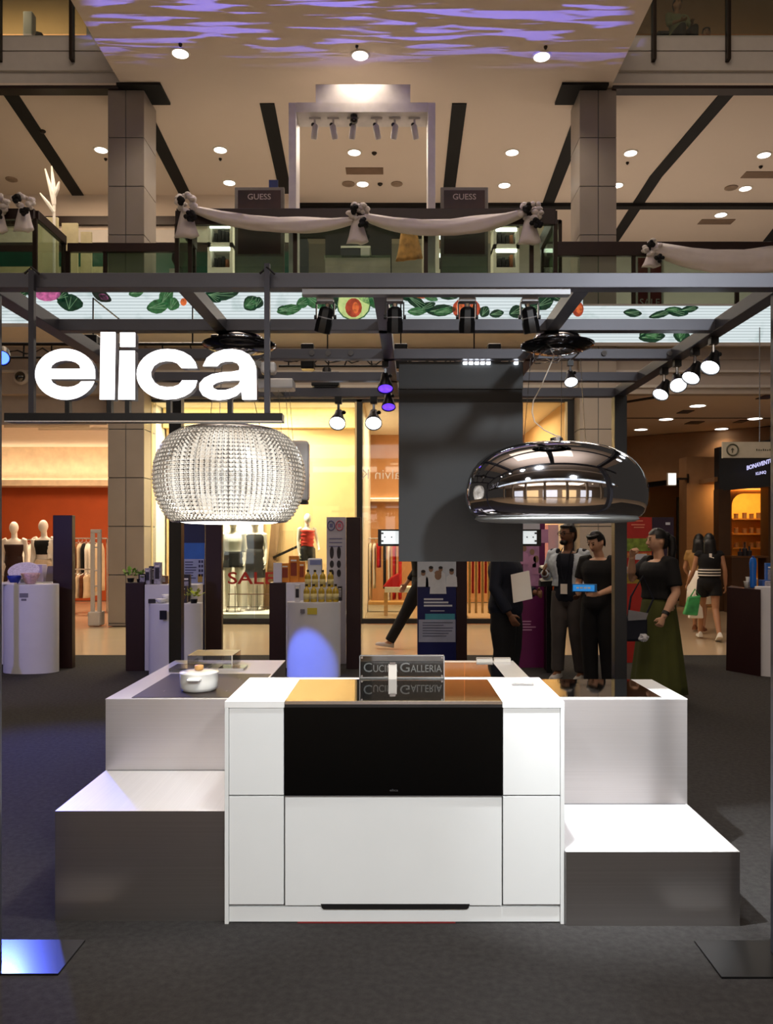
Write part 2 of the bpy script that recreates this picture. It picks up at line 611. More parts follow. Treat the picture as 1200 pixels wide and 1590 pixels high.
# ---- shop 1 (far end of the aisle, burnt orange wall)
s1 = struct('wall_shop_1', MB().box(-12, -4.9, 21.0, 21.2, 0, 4.31), M['orange_wall'])
MB().box(-12, -4.9, 20.3, 21.0, 2.95, 3.10).build('cove_shelf', M['cream'], s1)
MB().box(-11.9, -5.0, 20.85, 20.99, 3.10, 3.14).build('cove_lamp', M['lamp_warm'], s1)
MB().box(-12, -4.9, 20.9, 20.999, 3.14, 4.0).build('cove_back', M['cream'], s1)
add_light('AREA', 'cove_light', (-8, 20.6, 3.3), (-8, 21, 4.2), 18, WARM, 6, .2, parent=s1)
c1 = struct('ceiling_shop_1', MB().box(-12, -4.9, 15.3, 21.2, 4.0, 4.1), M['shop_white'])
struct('wall_shop_divider', MB().box(-4.88, -4.72, 15.5, 21.2, 0, 4.3), M['shop_white'])
for px_ in (28, 75, 115):
    MB().bar((X(px_, 17) - .9, 16.2 + px_ * .01, 3.97), (X(px_, 17) + .9, 16.2 + px_ * .01, 3.97), .05).build('lighting_track', M['shop_white'], c1)
add_light('AREA', 'shop_light', (-7.4, 17.6, 3.95), (-7.4, 18.0, 0), 340, WARM, 3.6, 3.0)

# ---- shop 2 (window display with ochre backing, then a deep shop)
wb = struct('wall_window_backing', MB().box(-4.68, -.70, 16.55, 16.65, 0.0, 4.3), M['yellow_wall'])
MB().box(-4.68, -.70, 16.3, 16.55, 3.86, 4.3).build('header_band', mat('pale_ochre', (236, 204, 140), .8), wb)
struct('floor_display', MB().box(-4.6, -.72, 15.36, 16.55, 0.0, 0.17), M['shop_white'])
struct('wall_window_divider', MB().box(-.70, -.60, 15.4, 20.5, 0, 4.3), M['shop_white'])
s2 = struct('wall_shop_2', MB().box(-.6, 3.4, 20.5, 20.7, 0, 4.3), M['tan_wall'])
struct('ceiling_shop_2', MB().box(-4.7, 3.4, 15.3, 20.7, 4.26, 4.3), M['shop_white'])
struct('wall_shop_side', MB().box(3.30, 3.42, 15.4, 20.7, 0, 4.3), M['yellow_wall'])
MB().box(-.6, 3.3, 20.2, 20.5, 2.55, 2.62).build('cove_shelf', M['cream'], s2)
MB().box(-.6, 3.3, 20.42, 20.49, 2.62, 2.65).build('cove_lamp', M['lamp_warm'], s2)
add_light('AREA', 'window_light', (-2.7, 15.75, 4.2), (-2.7, 16.6, 0), 120, WARM2, 3.6, .5)
add_light('AREA', 'shop_light', (1.3, 17.8, 4.2), (1.3, 18.0, 0), 330, WARM, 3.4, 3.4)

# glazing of shop 2: black frames, panes and plinth
win = struct('window_1', MB().box(-4.72, -4.62, YF - .05, YF + .05, 0, 4.25).box(-.71, -.61, YF - .05, YF + .05, 0.08, 4.25).box(3.28, 3.40, YF - .05, YF + .05, 0, 4.25)
             .box(-4.62, 3.28, YF - .05, YF + .05, 4.20, 4.25), M['black'])
MB().box(-4.62, 3.28, YF - .06, YF + .06, 0.0, 0.09).build('plinth', M['black'], win)
for xa, xb in ((-4.62, -2.66), (-2.65, -.71), (-.61, 1.33), (1.34, 3.28)):
    MB().box(xa, xb, YF - .006, YF + .006, .09, 4.2).build('pane', M['glass'], win)
MB().box(3.24, 3.28, YF - .06, YF, 3.0, 4.2).box(-4.62, -4.59, YF - .06, YF, .1, 4.2).box(-.745, -.71, YF - .06, YF, .1, 4.2).build('frame_trim', mat('pale_frame_trim', (222, 200, 150), .4), win)
lettering('SALE', X(354, YF), X(427, YF), Z(907, YF), Z(888, YF), YF - .02, M['red_sign'], win, bold=.012, extrude=.005)
lettering('A selection of styles is included', X(354, YF), X(425, YF), Z(924, YF), Z(921, YF), YF - .02, M['red_sign'], win, extrude=.002) if False else None
MB().box(X(354, YF), X(420, YF), YF - .012, YF - .008, Z(923.2, YF), Z(921.8, YF)).build('small_print_line', mat('taupe_print', (120, 96, 80), .6), win)
lettering('alvin K', X(560, YF), X(621, YF), Z(744, YF), Z(729, YF), YF - .02, M['shop_white'], win, mirror=True, bold=-.005, extrude=.004)  # reflection of another shop's sign, modelled as mirrored letters on the pane

# ---- corridor at the far side: ceiling, walls, pillars
ch = struct('ceiling_corridor', MB().box(3.42, 16, 15.24, 23.5, 4.31, 4.4), M['ceiling'])
for (xa, ya, xb, yb) in ((3.7, 17.0, 5.0, 15.3), (8.3, 20.4, 10.0, 17.6)):
    MB().bar((xa, ya, 4.305), (xb, yb, 4.305), .16, .02).build('light_slot', M['slot'], ch)
MB().box(3.42, 16, 17.95, 18.0, 4.298, 4.309).build('joint_line', M['slot'], ch)
for (u, v, w) in ((1064, 639, 18), (1078, 656, 22), (1150, 654, 14), (1190, 616, 20)):
    Y = F * (4.31 - EYE) / (CV - v)
    MB().box(X(u - w / 2, Y), X(u + w / 2, Y), Y - .2, Y + .2, 4.295, 4.309).build('air_vent', M['rail'], ch)
wc = struct('wall_corridor', MB().box(3.42, 16, 23.5, 23.7, 0, 4.4), M['brown_wall'])
MB().hexa([(5.6, 21.6, 3.0), (9.0, 19.3, 3.3), (9.0, 19.6, 3.3), (5.6, 21.9, 3.0), (5.6, 21.6, 4.3), (9.0, 19.3, 4.3), (9.0, 19.6, 4.3), (5.6, 21.9, 4.3)]).build('curved_bulkhead', M['brown_wall'], wc)
MB().hexa([(5.9, 21.55, 2.86), (8.6, 19.7, 3.2), (8.6, 19.9, 3.2), (5.9, 21.75, 2.86), (5.9, 21.55, 3.06), (8.6, 19.7, 3.55), (8.6, 19.9, 3.55), (5.9, 21.75, 3.06)]).build('dark_lintel', M['slot'], wc)
MB().hexa([(6.35, 21.3, 3.06), (7.8, 20.25, 3.30), (7.8, 20.3, 3.30), (6.35, 21.35, 3.06), (6.35, 21.3, 3.12), (7.8, 20.25, 3.36), (7.8, 20.3, 3.36), (6.35, 21.35, 3.12)]).build('cove_lamp', M['lamp_warm'], wc)
struct('pillar_corridor', MB().box(X(1066, 19), X(1092, 19), 19, 19.5, 0, 3.55).box(X(1092, 19), X(1115, 19), 19.05, 19.5, 0, 3.55), M['brown_wall'])
struct('wall_corridor_recess', MB().box(X(1052, 21), X(1063, 21), 21, 21.1, 0, 2.7), M['slot'])

# beauty shop with the lit niche
n = struct('wall_niche_shop', MB().box(X(1116, 18), X(1134, 18), 18.0, 18.3, 0, 2.72).box(X(1190, 18), 12, 17.9, 18.3, 0, 3.0), mat('dark_brown_wall', (74, 50, 30), .5))
MB().hexa([(X(1117, 18), 18.02, Z(762, 18)), (12, 16.9, 3.06), (12, 17.1, 3.06), (X(1117, 18), 18.3, Z(762, 18)),
           (X(1117, 18), 18.02, Z(694, 18)), (12, 16.9, 4.28), (12, 17.1, 4.28), (X(1117, 18), 18.3, Z(694, 18))]).build('dark_fascia', mat('midnight_fascia', (6, 6, 12), .4), n)
slope = .30
lettering('BONAVENTUR', X(1158, 17.4), X(1203, 17.4), Z(730.5, 17.4), Z(723.5, 17.4), 17.36, mat('lit_blue_white', (200, 200, 255), .4, emit=1.0), n, bold=.035, slope=slope)
lettering('KLINIQ', X(1172, 17.4), X(1188, 17.4), Z(739, 17.4), Z(733.5, 17.4), 17.36, bpy.data.materials['lit_blue_white'], n, bold=.02, slope=slope * .6)
nb = struct('wall_niche_back', MB().box(X(1120, 19.6), 13, 19.6, 19.8, 0, 3.0), mat('amber_niche_back', (255, 178, 74), .7))
struct('ceiling_niche', MB().box(7.2, 13, 18.1, 19.8, 2.9, 3.0), M['brown_wall'])
add_light('AREA', 'niche_light', (X(1165, 19), 18.7, 2.85), (X(1165, 19), 19.4, 1.2), 60, (1, .62, .22), 1.6, .5)
# arched surround in front of the amber wall
arch = [(X(1116, 18.5), 0), (X(1136, 18.5), 0), (X(1136, 18.5), Z(785, 18.5))] + [(X(1136, 18.5) + .28 - .28 * math.cos(a * PI / 12), Z(785, 18.5) + .28 * math.sin(a * PI / 12)) for a in range(1, 7)] + \
    [(12, Z(785, 18.5) + .28), (12, 2.95), (X(1116, 18.5), 2.95)]
MB().prism(arch, 18.5, 18.56).build('niche_surround', mat('copper_surround', (150, 84, 26), .5), n)

# second-floor shops behind the balustrade
bw = struct('wall_upper_left', MB().box(-14, -2.4, 19.4, 19.6, 5.9, ZC), M['ceiling'])
MB().box(-14, -2.4, 19.3, 19.4, 9.15, 9.35).build('dark_lintel', M['rail'], bw)
MB().box(-14, -2.4, 19.25, 19.4, 8.7, 9.0).build('pale_lintel', M['fascia'], bw)
MB().box(-14, -2.4, 19.2, 19.4, 8.45, 8.62).build('dark_lintel', M['rail'], bw)
MB().box(-14, -2.4, 19.18, 19.4, 5.9, 8.45).build('green_cladding', mat('deep_green_wall', (14, 62, 50), .25, vary=.3, nscale=1), bw)
MB().box(-10.2, -6.3, 18.6, 19.18, 7.5, 7.9).build('pale_ledge', mat('olive_ledge', (140, 136, 108), .6), bw)
bw2 = struct('wall_upper_right', MB().box(-2.4, 14, 22.6, 22.8, 5.9, ZC), M['fascia'])
MB().box(-2.4, 1.6, 20.0, 20.1, 9.1, 9.7).build('dark_lintel', M['slot'], bw2)
MB().box(-.6, 14, 22.5, 22.6, 9.3, 9.6).build('light_panel', mat('lit_ceiling_panel', (236, 226, 216), .6, emit=.5), bw2) if False else None
MB().box(X(496, 18.5), X(540, 18.5), 18.5, 18.9, 5.9, 8.2).build('shop_divider', mat('taupe_wall', (110, 94, 82), .7), bw2) if False else None
for (x, y, w, col) in ((-7, 17.0, 480, WARM), (-1.2, 16.3, 620, WARM2), (5, 17.6, 560, (1, .88, .76)), (9.5, 18.5, 380, (1, .88, .76))):
    add_light('AREA', 'upper_shop_light', (x, y, ZC - .1), (x, y, 0), w * .23, col, 2.5, 2.5)
add_light('AREA', 'third_floor_light', (-9, 17, 13), (-9, 18.4, 11), 70, WARM, 3, 3)
add_light('AREA', 'third_floor_light', (8, 18, 13.5), (8, 19.8, 11), 10, WARM, 3, 3)

# opposite side of the atrium, behind the visitor; its glowing parts are added for reflections
opp = struct('wall_opposite', MB().box(-16, 16, -13.2, -13, 0, 12), M['bulk'])
for k in range(5):
    x0 = -11 + k * 4.6
    MB().box(x0, x0 + 3.4, -13, -12.94, .3, 3.4).build('opposite_glow_panel', mat('glow_panel_warm' if k % 2 else 'glow_panel_white', (255, 214, 160) if k % 2 else (236, 240, 255), .5, emit=1.2), opp)  # invented glow panels, there to be mirrored in the chrome hood
MB().box(-16, 16, -13, -5.6, 5.2, 5.9).build('gallery_slab', M['fascia'], opp)
MB().box(-14, 14, -5.6, -5.57, 5.25, 5.85).build('opposite_glow_strip', mat('glow_strip_white', (214, 228, 255), .5, emit=1.6, vary=.35, nscale=1.2), opp)  # invented glowing strip that puts a bright streak on the chrome hood
MB().box(-16, 16, -13, -7.0, 9.9, 10.6).build('gallery_slab', M['fascia'], opp)
for k in range(9):
    MB().lathe([(0, -.02), (.2, -.02), (.2, 0)], (-8 + 2 * k, -7.6 - (k % 2), 5.19), 14).build('gallery_glow_disc', M['lamp_warm'], opp)  # invented glowing discs that brighten the hood's reflections
for k in range(7):
    MB().box(-11 + k * 3.4, -10.6 + k * 3.4, -7.0, -6.6, 0, 5.2).build('gallery_pillar', M['clad'], opp)

struct('ceiling_atrium', MB().box(-16, 16, -14, 9.4, 15.5, 15.7), M['ceiling'])
add_light('AREA', 'partition_light', (-6.9, 15.6, 9.0), (-7.0, 16.6, 6.8), 14, WARM2, 1.2, .4)

# ------------------------------------------------------------------ downlights
def downlight(name, u, v, zc, label, r=.13, group='ceiling downlights', power=0, col=WARM2):
    Y = F * (zc - EYE) / (CV - v)
    x = X(u, Y)
    t = thing(name, label, 'ceiling light', (x, Y, zc), 0, group)
    MB().lathe([(r, -.02), (r * 1.2, -.02), (r * 1.25, -.002), (r, -.002)], (0, 0, 0), 20).build('trim_ring', M['shop_white'], t, world=False)
    MB().lathe([(0, -.026), (r * .8, -.026), (r, -.021), (r, -.012)], (0, 0, 0), 20).build('lamp_disc', M['lamp'], t, world=False)
    if power:
        add_light('SPOT', 'downlight_lamp', (x, Y, zc - .05), (x, Y, 0), power, col, .1, angle=130, blend=.6, parent=t)
    return t


for i, (u, v) in enumerate(((280, 82), (559, 85), (841, 87))):
    downlight('downlight', u, v, ZC, grp(i) + ' of three round downlights in the projecting soffit, counted from the darker pillar', .135, 'soffit downlights', 170)
for i, (u, v) in enumerate(((157, 232), (342, 232), (550, 236), (795, 236), (979, 237), (1186, 240))):
    downlight('downlight', u, v, ZC, grp(i) + ' bright downlight along the front row of the upper ceiling', .13, 'front row downlights', 90)
for i, (u, v) in enumerate(((356, 283), (563, 285), (783, 287), (958, 287), (1157, 292))):
    downlight('downlight', u, v, ZC, grp(i) + ' bright downlight along the rear row of the upper ceiling', .13, 'rear row downlights', 60)
downlight('downlight', 1119, 333, ZC, 'lone downlight in the far upper ceiling past the dark cross slot', .14)
for i, (u, v) in enumerate(((1083, 629), (1034, 650), (995, 666), (1172, 649), (1120, 665))):
    downlight('downlight', u, v, 4.31, 'warm corridor downlight, ' + ('nearest to the track heads', 'middle of the slanting line', 'closest to the rear gantry post', 'above the hanging round-emblem sign', 'deepest beside the emblem sign')[i], .15, 'corridor downlights', 24, WARM)
# ================================================================== the kitchen stand
# ---- central white island
YC = 3.333
ZT = .92
xa, xb = X(349, YC), X(876, YC)          # outer sides
x1, x2 = X(441.5, YC), X(780, YC)        # joints between side panels and centre
yb = 3.914
isl = thing('kitchen_island', 'white central kitchen island with a wide black glass front panel', 'kitchen island', ((xa + xb) / 2, (YC + yb) / 2, 0))
z1 = Z(1235.5, YC)                        # underside of the black front
z2 = Z(1404.5, YC)                        # underside of the drawer fronts
zk = .012
MB().box(xa + .02, xb - .02, YC + .022, yb - .02, zk, ZT - .03).build('carcass', M['seam'], isl)
MB().box(xa, xa + .016, YC - .004, yb, 0, ZT - .026).build('side_panel', M['white'], isl, bevel=.001)
MB().box(xb - .016, xb, YC - .004, yb, 0, ZT - .026).build('side_panel', M['white'], isl, bevel=.001)
MB().box(xa, x1 - .0, YC - .004, yb, ZT - .025, ZT).box(x2, xb, YC - .004, yb, ZT - .025, ZT).box(x1, x2, 3.86, yb, ZT - .025, ZT).build('worktop', M['white_top'], isl)
g = .0028
MB().box(xa + .0175, x1 - g, YC, YC + .02, z1 + g, ZT - .027).build('door', M['white'], isl, bevel=.0012)
MB().box(x2 + g, xb - .0175, YC, YC + .02, z1 + g, ZT - .027).build('door', M['white'], isl, bevel=.0012)
MB().box(xa + .0175, x1 - g, YC, YC + .02, z2, z1 - g).build('door', M['white'], isl, bevel=.0012)
MB().box(x2 + g, xb - .0175, YC, YC + .02, z2, z1 - g).build('door', M['white'], isl, bevel=.0012)
d = MB().box(x1 + g, x2 - g, YC, YC + .02, z2 - .004, z1 - g).build('drawer_front', M['white'], isl, bevel=.0012)
xh0, xh1 = X(498, YC), X(729, YC)
zh0, zh1 = Z(1411.5, YC), Z(1403.5, YC)
MB().prism([(xh0, zh1), (xh0 + .004, zh0 + .006), (xh0 + .012, zh0), (xh1 - .012, zh0), (xh1 - .004, zh0 + .006), (xh1, zh1)], YC - .003, YC + .02).build('grip_slot', M['black'], isl)
MB().box(xa + .0165, xb - .0165, YC + .006, YC + .03, .006, z2 - .012).build('plinth', M['white'], isl)
MB().box(xa + .3, xb - .45, YC + .002, YC + .02, .001, .005).build('floor_seal', mat('red_floor_tape', (120, 20, 20), .6), isl)
# extractor hob with the black fascia, set into the island
hob = thing('extractor_hob', 'wide mirror-black glass hob with black fascia sunk into the white island', 'hob', ((x1 + x2) / 2, 3.6, ZT - .3))
MB().box(x1 + .002, x2 - .002, YC - .001, 3.858, ZT - .024, ZT + .001).build('glass_top', M['black_glass'], hob)
MB().box(x1 + .002, x2 - .002, YC - .007, YC - .0015, ZT - .010, ZT + .003).build('front_trim', M['silver'], hob)
MB().box(x1 + .002, x2 - .002, YC - .006, YC + .018, Z(1098, YC), ZT - .0105).build('control_strip', mat('charcoal_strip', (30, 31, 33), .35), hob)
MB().box(x1 + .002, x2 - .002, YC - .006, YC + .018, z1 + .002, Z(1098, YC) - .001).build('fascia_panel', M['black_front'], hob)
MB().box(x1 + .002, x2 - .002, YC - .006, YC + .018, z1 - .002, z1 + .0015).build('lower_trim', M['seam'], hob)
lettering('elica', X(605, YC), X(618, YC), Z(1228, YC), Z(1224.5, YC), YC - .0065, mat('grey_logo', (70, 70, 72), .5), hob, name='logo', bold=.01, extrude=.002)

# acrylic name stand on the back edge of the island
YS = 3.88
sx0, sx1 = X(558, YS), X(690, YS)
sz0, sz1 = ZT, Z(1017, YS)
sg = thing('name_stand', 'clear acrylic stand holding a dark card with white stand name', 'sign', ((sx0 + sx1) / 2, YS, ZT))
MB().box(sx0, sx1, YS - .004, YS - .001, sz0, sz1).box(sx0, sx1, YS + .003, YS + .006, sz0, sz1).build('acrylic_sheet', M['acrylic'], sg)
MB().box(sx0 + .008, sx1 - .006, YS, YS + .002, sz0 + .012, sz1 - .008).build('card', mat('charcoal_card', (50, 50, 52), .35, vary=.35, nscale=18, stretch=(1, 1, .3)), sg)
MB().box(sx0, sx1, YS - .02, YS + .03, sz0, sz0 + .004).build('foot', M['acrylic'], sg)
fr = MB()
for a, b, c, e in ((sx0, sx1, sz1 - .004, sz1), (sx0, sx0 + .004, sz0, sz1), (sx1 - .004, sx1, sz0, sz1), (sx0, sx1, sz0 + .004, sz0 + .008)):
    fr.box(a, b, YS - .006, YS + .007, c, e)
fr.build('polished_edge', mat('pale_acrylic_edge', (170, 172, 174), .2, metal=.4), sg)
for a in (sx0 + .012, sx1 - .012):
    for c in (sz0 + .014, sz1 - .012):
        MB().cyl((a, YS - .008, c), (a, YS - .004, c), .005, seg=10).build('screw', M['silver'], sg)
LW = mat('pale_print', (225, 225, 225), .6)
zz0, zh, zs = Z(1043.5, YS), Z(1029, YS), Z(1032.5, YS)
for s, a, b, top in (('C', 564.5, 577.5, zh), ('UCINA', 579.5, 618, zs), ('G', 621, 636, zh), ('ALLERIA', 637.5, 686, zs)):
    lettering(s, X(a, YS), X(b, YS), zz0, top, YS - .0006, LW, sg, bold=.004, extrude=.001)

tc_ = thing('tent_card', 'small bright white card with silver clip standing before the dark name card', 'card', (X(609.5, 3.862), 3.862, ZT + .001))
MB().box(-.020, .020, -.004, .004, 0, .071).build('card', M['shop_white'], tc_, world=False)
MB().box(-.014, .014, -.007, .005, .071, .082).build('clip', M['silver'], tc_, world=False)

# small clear acrylic block on the island
ab = thing('acrylic_block', 'small clear acrylic tag lying on white island top beside the hob', 'price tag', (X(811, 3.7), 3.7, ZT))
MB().box(-.05, .05, -.02, .02, 0, .012).build('block', M['acrylic'], ab, world=False, bevel=.002)
MB().box(-.05, .05, -.022, -.02, .003, .012).build('engraved_face', M['silver'], ab, world=False)

# ---- darker left block: step and hob counter
ZL = .81
YL0, YL1, YL2 = 3.357, 3.945, 5.21
xl0, xl1 = -1.414, xa - .002
stl = thing('step_counter', 'brushed metal stepped counter beside the white island, carrying the white pot', 'counter', ((xl0 + xl1) / 2, 4.2, 0))
MB().box(xl0, xl1, YL0, YL0 + .004, 0, .457).build('lower_riser', M['steel'], stl)
MB().box(xl0, xl1, YL0 + .004, YL2, 0, .455).build('step_body', M['steel'], stl)
MB().box(xl0, xl1, YL0, YL1, .455, .459).build('tread', M['tread'], stl)
MB().box(xl0, xl1, YL1, YL1 + .004, .459, ZL - .004).build('upper_riser', M['riser'], stl)
MB().box(xl0, xl1, YL1 + .004, YL2, .455, ZL - .004).build('upper_body', M['steel'], stl)
MB().box(xl0 - .001, xl1, YL1 - .001, YL2 + .001, ZL - .004, ZL).build('counter_top', M['grey_top'], stl)
hb = thing('induction_hob', 'matt brown-black induction hob under the white pot', 'hob', (X(300, 4.2), 4.3, ZL))
hx = -1.292
MB().box(hx, -.715, YL1 + .02, 4.66, ZL, ZL + .004).build('glass_top', M['hob_matte'], hb)
MB().box(hx - .002, -.713, YL1 + .018, 4.662, ZL, ZL + .002).build('edge_trim', M['silver'], hb)
for (a, b) in ((-1.18, 4.13), (-1.18, 4.48), (-.86, 4.13), (-.86, 4.48)):
    mk = MB()
    mk.box(a - .018, a + .018, b - .002, b + .002, ZL + .004, ZL + .0045).box(a - .002, a + .002, b - .018, b + .018, ZL + .004, ZL + .0045)
    mk.build('cooking_zone_mark', mat('zone_grey', (96, 90, 88), .5), hb)

# ---- white pot with wooden knob
py = 4.16
pot = thing('casserole_pot', 'white round casserole pot with wooden knob standing on brown hob', 'pot', (X(309, py), py, ZL + .004))
r = .097
MB().lathe([(r * .82, 0), (r * .9, .004), (r * .97, .02), (r, .05), (r * 1.01, .088), (r * 1.03, .092), (r * 1.01, .096), (r * .96, .094)], (0, 0, 0), 40).build('body', M['porcelain'], pot, world=False, smooth=True)
lidp = MB().lathe([(r * .97, .090), (r * .96, .097), (r * .7, .100), (r * .3, .102), (0, .102)], (0, 0, 0), 40).build('lid', M['porcelain'], pot, world=False, smooth=True)
MB().lathe([(.012, .101), (.021, .104), (.023, .112), (.023, .124), (.021, .128), (0, .129)], (0, 0, 0), 24).build('knob', M['wood'], lidp, world=False, smooth=True)
for sgn in (-1, 1):
    MB().hexa([(-.036 - .01 * (sgn < 0), sgn * r * .9, .062), (.036, sgn * r * .9, .062), (.03, sgn * (r + .035), .066), (-.03, sgn * (r + .035), .066),
               (-.036, sgn * r * .9, .078), (.036, sgn * r * .9, .078), (.03, sgn * (r + .035), .076), (-.03, sgn * (r + .035), .076)]).build('handle', M['porcelain'], pot, world=False, bevel=.004)

# ---- clear acrylic risers behind the pot
for i, (u0, u1, y0, y1, h, lb) in enumerate(((291, 361, 4.9, 5.16, .075, 'taller clear acrylic riser with grey top behind white pot'), (262, 318, 4.74, 4.93, .02, 'low grey slab in front of the acrylic riser, behind white pot'))):
    a = thing('acrylic_riser', lb, 'display riser', (X((u0 + u1) / 2, y0), (y0 + y1) / 2, ZL), 0)
    xa_, xb_ = X(u0, y0), X(u1, y0)
    MB().box(xa_, xb_, y0, y1, ZL + h - .004, ZL + h).build('top_sheet', mat('smoked_sheet', (82, 76, 72), .25) if i == 0 else bpy.data.materials['smoked_sheet'], a)
    MB().box(xa_, xa_ + .005, y0, y1, ZL, ZL + h - .004).build('side_sheet', M['acrylic'], a)
    MB().box(xb_ - .005, xb_, y0, y1, ZL, ZL + h - .004).build('side_sheet', M['acrylic'], a)
    MB().box(xa_ + .005, xb_ - .005, y0, y0 + .004, ZL, ZL + h - .004).build('front_sheet', M['acrylic'], a)
    MB().box(xb_ - .006, xb_, y0 - .001, y0, ZL, ZL + h).build('polished_edge', M['shop_white'], a)
a = thing('acrylic_tray', 'flat clear acrylic tray on the grey counter beside taller riser', 'display tray', (X(362, 4.85), 4.85, ZL))
MB().box(X(338, 4.8), X(378, 4.8), 4.8, 4.95, ZL, ZL + .012).build('sheet', M['acrylic'], a)
MB().box(X(338, 4.8), X(378, 4.8), 4.797, 4.8, ZL, ZL + .012).build('edge', M['fascia'], a)

# ---- brighter block at the other side
ZR = .818
YR0, YR1, YR2 = 3.3125, 3.908, 4.447
xr0, xr1 = xb + .002, 1.422
stt = thing('step_counter', 'brushed metal stepped counter brightly lit by the track heads, holding glossy hob', 'counter', ((xr0 + xr1) / 2, 3.9, 0))
MB().box(xr0, xr1, YR0, YR0 + .004, 0, .304).build('lower_riser', M['steel'], stt)
MB().box(xr0, xr1, YR0 + .004, YR2, 0, .302).build('step_body', M['steel'], stt)
MB().box(xr0, xr1, YR0, YR1, .302, .306).build('tread', M['tread'], stt)
MB().box(xr0, xr1, YR1, YR1 + .004, .306, ZR - .004).build('upper_riser', M['riser'], stt)
MB().box(xr0, xr1, YR1 + .004, YR2, .302, ZR - .004).build('upper_body', M['steel'], stt)
MB().box(xr0, xr1 + .001, YR1 - .001, YR2 + .001, ZR - .004, ZR).build('counter_top', M['white_top'], stt)
MB().box(xr0 + .002, xr1 - .01, YR1 - .003, YR1 - .001, .306, .309).build('joint_line', M['seam'], stt)
MB().box(xl0 + .01, xl1 - .002, YL1 - .003, YL1 - .001, .459, .462).build('joint_line', M['seam'], stl)
hr = thing('induction_hob', 'glossy black induction hob on the bright counter end, mirroring visitors', 'hob', (1.0, 4.2, ZR))
MB().hexa([(.735, YR1 + .03, ZR), (1.305, YR1 + .03, ZR), (1.30, YR2 - .015, ZR), (.735, YR2 - .015, ZR),
           (.735, YR1 + .03, ZR + .004), (1.305, YR1 + .03, ZR + .004), (1.30, YR2 - .015, ZR + .004), (.735, YR2 - .015, ZR + .004)]).build('glass_top', M['black_glass'], hr)
MB().box(.733, 1.307, YR1 + .028, YR1 + .03, ZR, ZR + .004).build('edge_trim', M['silver'], hr)

# ---- white counter behind the island, with a glossy hob
bk = thing('rear_counter', 'white counter with glossy hob standing behind the name stand', 'counter', (.35, 4.8, 0))
MB().box(-.05, .757, 4.47, 5.15, 0, .795).build('body', M['steel'], bk)
MB().box(-.06, .760, 4.46, 5.16, .795, .815).build('counter_top', M['white_top'], bk)
hq = thing('induction_hob', 'glossy black induction hob on the rear white counter', 'hob', (.3, 4.8, .815))
MB().box(0.0, .62, 4.52, 5.06, .815, .819).build('glass_top', M['black_glass'], hq)
MB().box(-.002, .622, 4.518, 4.52, .815, .819).build('edge_trim', M['silver'], hq)
for i, (u0, u1) in enumerate(((740, 765), (767, 793))):
    t = thing('acrylic_block', ('pale acrylic label on the rear counter edge, closer to name stand', 'pale acrylic label on the rear counter edge, outer of the pair')[i], 'price tag', (X((u0 + u1) / 2, 5.11), 5.11, .815))
    MB().box(X(u0, 5.1), X(u1, 5.1), 5.1, 5.13, .815, .84).build('block', M['shop_white'], t, bevel=.002)
    MB().box(X(u0, 5.1), X(u1, 5.1), 5.097, 5.1, .836, .84).build('polished_edge', M['silver'], t)
# ================================================================== steel gantry with lamps, hoods and sign
ZB0, ZB1 = 2.53, 2.585
gx0, gx1 = -1.54, 1.475
gan = thing('steel_gantry', 'dark square-tube gantry frame carrying lamps and hoods above the stand', 'gantry', (0, 4.1, 0))
YFB = 3.0
MB().box(gx0 - .6, gx1 + .6, YFB, YFB + .06, ZB0, ZB1).build('front_beam', M['beam'], gan, bevel=.002)
MB().box(gx0, gx1 + .03, 5.27, 5.33, ZB0 - .002, ZB1).build('rear_beam', M['beam'], gan, bevel=.002)
for y, xs0, xs1 in ((3.615, gx0, gx1), (4.18, gx0, gx1), (4.76, gx0, gx1)):
    MB().box(xs0, xs1, y, y + .055, ZB0, ZB1 - .003).build('cross_beam', M['beam'], gan, bevel=.002)
for x, w in ((gx0, .07), (gx1, .07)):
    MB().box(x - w / 2, x + w / 2, YFB + .06, 5.27, ZB0 - .001, ZB1).build('side_beam', M['beam'], gan, bevel=.002)
for x, x_far in ((-.79, -.75), (-.055, 0.0), (.71, .715)):
    MB().hexa([(x - .028, YFB + .06, ZB0), (x + .028, YFB + .06, ZB0), (x_far + .028, 5.27, ZB0), (x_far - .028, 5.27, ZB0),
               (x - .028, YFB + .06, ZB1 - .004), (x + .028, YFB + .06, ZB1 - .004), (x_far + .028, 5.27, ZB1 - .004), (x_far - .028, 5.27, ZB1 - .004)]).build('long_beam', M['beam'], gan)
for x, y in ((-1.55, 3.06), (1.488, 3.06), (-1.43, 5.29), (1.478, 5.29)):
    MB().box(x - .04, x + .04, y - .04, y + .04, .006, ZB0).build('post', M['black_metal'] if y > 4 else M['beam'], gan, bevel=.002)
MB().hexa([(-1.80, 2.936, 0), (-1.226, 2.936, 0), (-1.222, 3.185, 0), (-1.80, 3.185, 0), (-1.80, 2.936, .008), (-1.226, 2.936, .008), (-1.222, 3.185, .008), (-1.80, 3.185, .008)]).build('base_plate', mat('polished_black_plate', (70, 72, 80), .16, metal=.9), gan)
MB().box(1.185, 1.76, 2.914, 3.18, 0, .008).build('base_plate', mat('satin_black_plate', (22, 22, 23), .4, metal=.4), gan)
MB().box(X(470, 3.03), X(884, 3.03), 3.01, 3.05, ZB0 - .022, ZB0).build('lamp_track', M['track'], gan)
for (x, y) in ((X(485, 4.2), 4.176), (X(545, 4.2), 4.176), (X(936, 4.2), 4.176), (X(510, 4.2), 4.176), (X(1037, 4.2), 4.176)):
    MB().cyl((x, y - .006, 2.557), (x, y + .004, 2.557), .014, seg=12).build('bolt_cap', M['seam'], gan)


